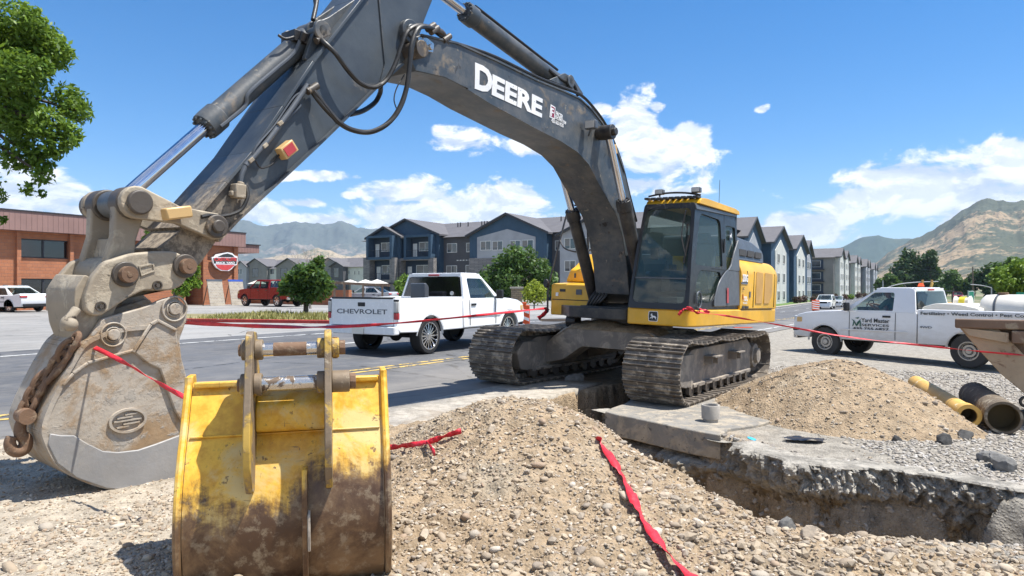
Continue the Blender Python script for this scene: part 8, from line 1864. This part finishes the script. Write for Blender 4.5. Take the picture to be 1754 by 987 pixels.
for x_, n_ in ((748, 2), (766, 1), (790, 3), (810, 1), (832, 1), (930, 1), (1003, 1), (1040, 2)):
    for k in range(n_): oo_ = o_(x_)+k*0.5; q = MB(); c_ = fF(oo_, RZ-1.2, -5.6); q.cyl(c_-ZU*0.3, c_+ZU*0.9, 0.09, n=8); q.build('vent_pipe', M['darktrim'], ap)
for k in range(6): q = MB(); oo_ = o_(783)+k*0.55; rect(q, fF, oo_, oo_+0.3, z_(790, 447), z_(790, 445.2), 0.01, 0.12); q.build('wall_lamp', M['trim'], ap)
# its street side
def lS(x): return pS(x, 0)[0]
q = MB(); q.prism([(LM, g0_-1.5), (160, g0_-1.5), (160, 8.1), (LM, 8.1)], fS, -17, 0); q.build('wall', M['bluesid'], ap)
q = MB(); r0 = [fS(LM+10, 8.05, 0.7), fS(161, 8.05, 0.7), fS(161, 8.05, -17.7), fS(LM+10, 8.05, -17.7), fS(LM+12, 11.0, -8.5), fS(153, 11.0, -8.5)]; q.add(r0, [(0, 1, 5, 4), (1, 2, 5), (2, 3, 4, 5), (3, 0, 4), (3, 2, 1, 0)]); q.build('roof', M['shingle'], ap)
for tp, hw, dep, col in ((98, 5.5, 1.5, 'bluesid'), (115, 8.0, 2.2, 'bluesid'), (136, 8.0, 2.2, 'bluesid'), (152, 5.0, 1.4, 'bluesid')):
    gable(ap, fS, tp-hw, tp+hw, 8.3, tp, 11.1, dep, 8, col)
    q = MB(); q.prism([(tp-hw*0.62, g0_-1.5), (tp+hw*0.62, g0_-1.5), (tp+hw*0.62, 7.3), (tp, 9.2), (tp-hw*0.62, 7.3)], fS, dep+0.002, dep+0.08); q.build('panel', M['cream' if hw > 6 else 'lightgrey'], ap)
    for zz in (5.4, 2.4, -0.4):
        for s in (-1, 1): window(ap, fS, tp+s*hw*0.3-0.95, tp+s*hw*0.3+0.95, zz, zz+1.5, dep+0.08)
    # viewer-facing return wall windows
for tp in (106.5, 125.5, 145):
    for zz in (5.4, 2.4):
        window(ap, fS, tp-0.8, tp+0.8, zz, zz+1.5, 0.0)
# further blocks down the street
def block(label, l0, l1, o0, o1, ze, zr, cols, nb, group='far apartment blocks along the street', solar=False):
    b_ = thing('apartment_building', label, 'building', group=group); f1 = front_fn(l0); f2 = side_fn(o1); base_ = gzf(SD.x*l0+SN.x*o1)-0.5
    q = MB(); q.prism([(o0, base_), (o1, base_), (o1, ze), (o0, ze)], f1, -(l1-l0), 0); q.build('wall', M[cols[0]], b_)
    q = MB(); r_ = [f1(o0-.6, ze-.05, .6), f1(o1+.6, ze-.05, .6), f1(o1+.6, ze-.05, -(l1-l0)-.6), f1(o0-.6, ze-.05, -(l1-l0)-.6), f1((o0+o1)/2, zr, -0.25*(l1-l0)), f1((o0+o1)/2, zr, -0.8*(l1-l0))]; q.add(r_, [(0, 1, 4), (1, 2, 5, 4), (2, 3, 5), (3, 0, 4, 5), (3, 2, 1, 0)]); q.build('roof', M['shingle'], b_)
    global g0_; sv = g0_; g0_ = base_
    nG = nb
    for k in range(nG):
        tp = l0+(l1-l0)*(k+0.5)/nG; hw = (l1-l0)/nG*0.36; gable(b_, f2, tp-hw, tp+hw, ze+0.1, tp, zr-0.1, 1.2, 6, cols[1], over=0.4)
        for zz in (ze-2.6, ze-5.5, ze-8.4):
            for s in (-1, 1): window(b_, f2, tp+s*hw*0.45-0.8, tp+s*hw*0.45+0.8, zz, zz+1.5, 1.2, panes=1)
    # viewer-facing end: balconies and windows
    wd = o1-o0; 
    for zz in (ze-2.9, ze-5.9, ze-8.9):
        bl = MB(); rect(bl, f1, o0+wd*0.35, o0+wd*0.80, zz, zz+2.4, 0.002, 0.02); bo2 = bl.build('balcony', M['navyshade'], b_)  # thin panel on the wall, its dark colour standing for the shaded opening
        q = MB(); rect(q, f1, o0+wd*0.33, o0+wd*0.82, zz-0.3, zz, 0.0, 1.2)
        for k in range(14): t = o0+wd*(0.35+0.45*k/13); rect(q, f1, t-0.02, t+0.02, zz, zz+1.0, 1.12, 1.16)
        rect(q, f1, o0+wd*0.35, o0+wd*0.8, zz+1.0, zz+1.06, 1.1, 1.18); q.build('railing', M['darktrim'], bo2)
        window(b_, f1, o0+wd*0.55, o0+wd*0.75, zz+0.5, zz+2.1, 0.03, panes=1); window(b_, f1, o0+wd*0.08, o0+wd*0.25, zz+0.8, zz+2.2, 0.0, panes=1)
    q = MB(); rect(q, f1, o0, o0+wd*0.3, base_, ze-0.3, 0.0005, 0.05); q.build('panel', M[cols[1]], b_)
    g0_ = sv; return b_
block('grey apartment block with balconies just past the navy one', 186, 214, -30.5, -18.8, 9.2, 11.6, ('taupe', 'cream'), 2)
block('taupe apartment block second past the navy one', 236, 262, -31, -19.2, 9.3, 11.8, ('taupe', 'cream'), 2)
block('blue-roofed apartment block third past the navy one', 290, 318, -32, -19.6, 9.6, 12.6, ('darkgrey', 'lightgrey'), 2)
block('smallest apartment block last in the row down the street', 345, 380, -33, -20, 9.8, 13.0, ('darkgrey', 'lightgrey'), 2)
# far left complex
LF_ = 165.0; pG = plane_pt(True, LF_); fG = front_fn(LF_); og = lambda x: pG(x, 0)[0]; zg_ = lambda x, y: pG(x, y)[1]
fc = thing('apartment_building', 'distant pale grey apartment block left of the navy one', 'building'); g0_ = -1
q = MB(); q.prism([(og(405), -1), (og(640), -1), (og(640), zg_(610, 458)), (og(405), zg_(425, 460))], fG, -16, 0); q.build('wall', M['cream'], fc)
q = MB(); zr = zg_(540, 441.5); ze = zg_(540, 459); r_ = [fG(og(402), ze, .6), fG(og(642), ze, .6), fG(og(642), ze, -17), fG(og(402), ze, -17), fG(og(412), zr, -8), fG(og(632), zr, -8)]; q.add(r_, [(0, 1, 5, 4), (1, 2, 5), (2, 3, 4, 5), (3, 0, 4), (3, 2, 1, 0)]); q.build('roof', M['shingle'], fc)
for x0, x1, yp, col, w in ((413,431,448.5,'lightgrey',2.2),(424,462,444,'taupe',1.2),(478,520,443.5,'taupe',1.2),(545,592,443,'taupe',1.2),(575,596,450,'darkgrey',2.2)):
    gable(fc, fG, og(x0), og(x1), zg_((x0+x1)/2, 457), (og(x0)+og(x1))/2, zg_((x0+x1)/2, yp), w, 6, col, over=0.5)
for x0, x1, y0, y1, w in ((416,419.5,461,470,2.2),(420,423.5,461,470,2.2),(437,447,460,475,1.2),(463,470,461,470,0),(485,497,460,476,1.2),(566,574,461,476,1.2),(580,589,459,476,2.2),(597,599,463,470,0),(607,609,464,471,0),(614,616,464,471,0),(623,625,465,472,0),(416,423,480,486,2.2),(464,470,480,486,0),(566,574,480,490,1.2),(580,589,480,490,2.2)):
    window(fc, fG, og(x0), og(x1), zg_((x0+x1)/2, y1), zg_((x0+x1)/2, y0), w, panes=1, trim='trim' if (x1-x0) < 7.5 else 'darktrim')
# ================================================================ STREET FURNITURE, FAR END
def shrub(label, px, Y, rpx, mat, seed, group):
    x = (px-877)*Y/F; r_ = rpx*Y/F; t_ = thing('shrub', label, 'shrub', (x, Y, gzf(x)), 0, group); cl_ = [((rnd.uniform(-.6, .6)*r_, rnd.uniform(-.4, .4)*r_, r_*rnd.uniform(0.5, 0.9)), r_*rnd.uniform(0.5, 0.75)) for _ in range(4)]
    leaves('crown', cl_, 420, 0.18, M[mat], t_, seed); q = MB(); q.cyl((0, 0, -0.1), (0, 0, r_*0.6), 0.06, n=6); q.build('stem', M['bark'], t_)
spots_ = [(1363,112),(1376,118),(1389,122),(1404,128),(1419,135),(1432,140),(1445,150),(1470,165),(1482,172),(1494,180),(1505,190)]
for k, (px, Y) in enumerate(spots_): shrub('purple-brown shrub in the row along the foot of the apartments', px, Y, 9-k*0.25, 'leaf_purple', 60+k, 'purple shrubs along the apartments')
shrub('light green shrub among the purple ones by the white crossover', 1457, 150, 7, 'leaf_fresh', 80, None)
def Pz(px, Y, z): return Vector(((px-877)*Y/F, Y, z))
ms = thing('traffic_signal', 'long curved mast arm with two traffic lights at the far junction', 'traffic signal'); a = P(1512, 497, 150)
q = MB(); q.cyl((a.x, 150, gzf(a.x)), (a.x, 150, 3.2), 0.12, n=10); q.tube(spline([P(1512, 496, 150), P(1535, 488, 150), P(1565, 484, 150), P(1607, 482.5, 150)], 6), 0.10, 8); q.build('mast_arm', M['galv'], ms, smooth=True)
for px in (1580, 1596): q = MB(); c_ = P(px, 484, 149.8); q.box(c_, (0.38, 0.3, 1.1)); q.build('signal_head', M['yellow_grille'], ms, bevel=0.03)
ms2 = thing('traffic_signal', 'shorter mast arm reaching left behind the green road sign', 'traffic signal'); q = MB(); q.tube(spline([P(1698, 493, 140), P(1680, 489, 140), P(1662, 487.5, 140)], 6), 0.09, 8); a = P(1698, 493, 140); q.cyl((a.x, 140, gzf(a.x)), (a.x, 140, a.z), 0.12, n=10); q.build('mast_arm', M['galv'], ms2, smooth=True)
up = thing('utility_pole', 'wooden utility pole with one crossarm behind the green road sign', 'utility pole', (P(1666, 500, 160).x, 160, gzf(90))); q = MB(); q.cyl((0, 0, 0), (0, 0, 7.6), 0.16, 0.12, n=10); q.build('pole', M['wood'], up); q = MB(); q.box((0, 0, 7.0), (2.2, 0.14, 0.14)); q.build('crossarm', M['wood'], up)
for k in range(3): q = MB(); q.tube([P(1500, 455+k*5, 200), P(1584, 462+k*4, 180), P(1666, 473+k*1, 160)], 0.03, 4); q.build('wire', M['black'], up, M4=Matrix.Translation(-Vector(up.location)))
sgn = thing('road_sign', 'tall narrow green road sign seen at an angle behind the service pickup bed', 'road sign', (P(1663, 500, 34).x, 34, gzf(23)), R(30))
q = MB(); q.box((0, 0, 1.62), (0.55, 0.03, 1.12)); q.build('panel', M['green_sign'], sgn, bevel=0.01); q = MB()
for a_, b_ in (((-0.25, 1.08), (-0.25, 2.16)), ((0.25, 1.08), (0.25, 2.16)), ((-0.25, 2.16), (0.25, 2.16)), ((-0.25, 1.08), (0.25, 1.08))): q.bar((a_[0], -0.019, a_[1]), (b_[0], -0.019, b_[1]), 0.02, 0.006, up=(0, 1, 0))
q.build('border', M['white'], sgn)
q = MB(); q.bar((0.0, -0.019, 1.72), (0.0, -0.019, 1.95), 0.05, 0.006, up=(0, 1, 0)); q.build('mark', M['white'], sgn)
for s in (-0.18, 0.18): q = MB(); q.box((s, 0.04, 1.05), (0.05, 0.05, 2.3)); q.build('post', M['galv'], sgn)
q = MB(); bx_ = P(1748, 511, 40); q.box((0, 0, 0), (0.5, 0.03, 0.7)); o = q.build('road_sign', M['green_sign'], None); o.location = (bx_.x, 40, bx_.z); tag(o, 'small green sign at the right border behind the tank', 'road sign'); q = MB(); q.box((0, 0.03, -0.8), (0.05, 0.04, 2.2)); q.build('post', M['galv'], o)
# backhoe in the distance
bh = thing('backhoe', 'distant backhoe with raised ochre boom behind the service pickup cab', 'backhoe', (P(1612, 500, 62).x, 62, gzf(39)), R(200))
q = MB(); q.box((0, 0, 0.9), (3.0, 1.3, 0.7)); q.build('chassis', M['yellow_grille'], bh, bevel=0.05)
q = MB()
for sx in (-0.6, 0.6):
    for sy_ in (-0.6, 0.6): q.bar((sx, sy_, 1.2), (sx*0.95, sy_, 2.25), 0.07, 0.07)
q.box((0, 0, 2.3), (1.6, 1.5, 0.10)); q.build('canopy', M['blackpaint'], bh)
for sx, r_ in ((-1.0, 0.55), (1.2, 0.42)):
    for sy_ in (-0.75, 0.75): q = MB(); q.cyl((sx, sy_-0.15, r_), (sx, sy_+0.15, r_), r_, n=20); q.build('wheel', M['tyre'], bh, bevel=0.04)
q = MB(); q.bar((1.3, 0.2, 1.0), (1.55, 0.2, 2.6), 0.22, 0.3); q.bar((1.55, 0.2, 2.6), (1.35, 0.2, 3.05), 0.16, 0.2); q.build('boom', M['pipeyellow'], bh, bevel=0.03)

# ================================================================ AIR
hm = bpy.data.materials.new('pale_air'); hm.use_nodes = True; ht = NT(hm.node_tree); hm.node_tree.nodes.clear()
pv = ht.n('ShaderNodeVolumePrincipled'); pv.inputs['Color'].default_value = (0.62, 0.78, 1.0, 1); pv.inputs['Density'].default_value = 0.000085
ho = ht.n('ShaderNodeOutputMaterial'); ht.link(pv.outputs[0], ho.inputs['Volume'])
hb_ = MB(); hb_.box((0, 4700, 350), (19000, 10600, 2800 if False else 900)); 
hz = hb_.build('haze', hm); hz['kind'] = 'stuff'
